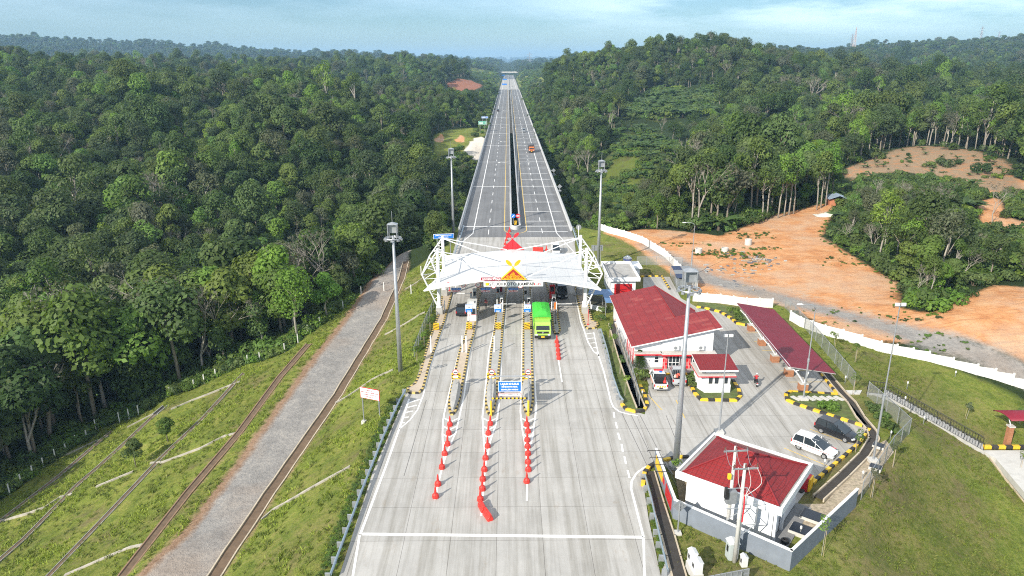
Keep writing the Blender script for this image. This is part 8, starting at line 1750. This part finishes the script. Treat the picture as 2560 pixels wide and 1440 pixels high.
for pix, h, k, lab, z in [((1078, 880), 0, '', '', 0)][:0]+[((1051, 938), 2.4, 'mid', 'sapling left of the walkway by the floodlight mast', None), ((1062, 868), 2.6, 'bright', 'sapling at the chain link on the left bank', None), ((1043, 905), 2.2, 'bright', 'sapling between mast and walkway on the left bank', None), ((1075, 830), 2.4, 'mid', 'sapling beside the slanted hazard board', None), ((1533, 880), 2.6, 'bright', 'sapling at the upper end of the drain strip', 0.1), ((1549, 935), 2.6, 'mid', 'sapling in the middle of the drain strip', .1), ((1562, 990), 2.7, 'bright', 'sapling near the lower end of the drain strip', .1), ((1524, 845), 2.2, 'mid', 'sapling beside the top of the right guard rail', .1),
                             ((2054, 1388), 3.6, 'bright', 'sapling standing outside the grey wall corner', None), ((2139, 1130), 2.4, 'mid', 'thin sapling by the chain link bend', None), ((2131, 985), 2.6, 'mid', 'sapling beside the stair landing', .1), ((2415, 1048), 2.2, 'olive', 'thin sapling in the middle of the lawn', None), ((2548, 1060), 2.2, 'bright', 'sapling near the right edge above the gatehouse', None), ((2543, 1195), 3.6, 'mid', 'leafy sapling in front of the gatehouse path', None), ((2232, 1168), 2.8, 'olive', 'leaning sapling outside the chain link corner', None), ((2180, 1245), 3.0, 'olive', 'leaning sapling outside the end of the grey wall', None), ((1690, 1172), 1.0, 'bright', 'small plant at the foot of the mast by the service building', .1), ((1738, 1235), 1.6, 'olive', 'thin sapling against the white service building, left', .05), ((1905, 1335), 1.6, 'olive', 'thin sapling against the white service building, right', .05), ((2137, 905), 2.6, 'mid', 'sapling on the lawn behind the car shelter', None), ((2085, 870), 2.4, 'mid', 'climbing sapling at the fence behind the car shelter', None)]: sapling(pix, h, k, lab, z)
def bush(pix, k, v, s, lab, z=None, grp='compound shrubs', zsc=1.0): return tree_at(pix, k, v, s, zsc, lab, grp, z=z)
for pix, s, lab in [((2062, 1020), .8, 'yellow green shrub in the kerbed island by the car shelter'), ((2085, 1024), .75, 'second yellow green shrub in the kerbed island by the car shelter'), ((1732, 962), .75, 'leafy shrub left of the guard booth'), ((1742, 945), .6, 'shrub behind the guard booth\'s left side'), ((1836, 790), .9, 'dark shrub in the kerbed bed before the car shelter'), ((1602, 940), .8, 'shrub beside the conifer'), ((1612, 950), .6, 'small shrub left of the white pickup'), ((1846, 800), .6, 'small green shrub by the dark one in the kerbed bed'), ((1500, 800), .6, 'shrub on the verge behind the right walkway island'), ((1508, 780), .7, 'shrub beside the planter box')]: bush(pix, 'shrub', 4 if 'yellow' in lab else 2 if 'dark' in lab else 0, s, lab, .1)
for k, t in enumerate(np.linspace(.08, .95, 11)):
    L_b = [G(2180, 1005), G(2215, 1040), G(2258, 1085)]; P_ = L_b[0].lerp(L_b[2], t)+Vector((-.9, -.5, 0)); put_tree('shrub', k, (P_.x, P_.y, hz(P_.x, P_.y)), k, .42+.1*(k % 3), 1.1, f'low hedge plant inside the chain link fence by the drain, {NTH[k] if k < 8 else ["ninth","tenth","eleventh"][k-8]} from the stair', 'hedge plants inside the chain link fence')
# creeping cover on the strips
gc_p = np.concatenate([rnd_poly(GP([(1500, 836), (1516, 890), (1534, 955), (1553, 1008), (1566, 1020), (1545, 950), (1525, 880), (1508, 836)]), 900), rnd_poly(GP([(1612, 1205), (1630, 1280), (1655, 1440), (1668, 1440), (1642, 1300), (1622, 1200)]), 700), along(GP([(835, 1450), (912, 1240), (966, 1100), (1008, 1005)]), 700, .2, 1.6), along(GP([(1070, 880), (1095, 815), (1120, 740)]), 250, .8, 2.5)])
bad = sdf(gc_p, PLAZA) > -.15; gc_p = gc_p[~bad]
scatter('ground_cover', np.stack([gc_p[:, 0], gc_p[:, 1], np.maximum(Hgt(gc_p), -2)+.05], 1), .10+.10*rng.random(len(gc_p)), .5+.3*rng.random(len(gc_p)), rng.random(len(gc_p))*6.28, rng.choice([0, 2, 4, 4], len(gc_p)), SP[:5])

# weeds on the bare yard
wp = np.concatenate([rnd_poly([(c.x-r1, c.y-r2), (c.x+r1, c.y-r2), (c.x+r1, c.y+r2), (c.x-r1, c.y+r2)], n) for c, r1, r2, n in [(GT(1790, 632), 5, 2.5, 70), (GT(1850, 640), 5, 2, 60), (GT(1905, 622), 4, 1.2, 25), (GT(1890, 664), 3, 1, 15), (GT(2040, 780), 8, 1.5, 14), (GT(2170, 808), 9, 1.2, 18), (GT(2300, 848), 6, 1.2, 16), (GT(2390, 870), 6, 1.2, 14), (GT(2250, 790), 5, 3, 14), (GT(2120, 655), 6, 3, 30), (GT(1880, 590), 5, 3, 40), (GT(1700, 612), 7, 2, 25)]])
ed = along(PYARD[4:12], 260, -1.2, 2.6); wp = np.concatenate([wp, ed])
scatter('weeds', np.stack([wp[:, 0], wp[:, 1], Hgt(wp)+.02], 1), .12+.26*rng.random(len(wp))**2, .5+.5*rng.random(len(wp)), rng.random(len(wp))*6.28, rng.choice([0, 4, 4, 1], len(wp)), SP[:5])
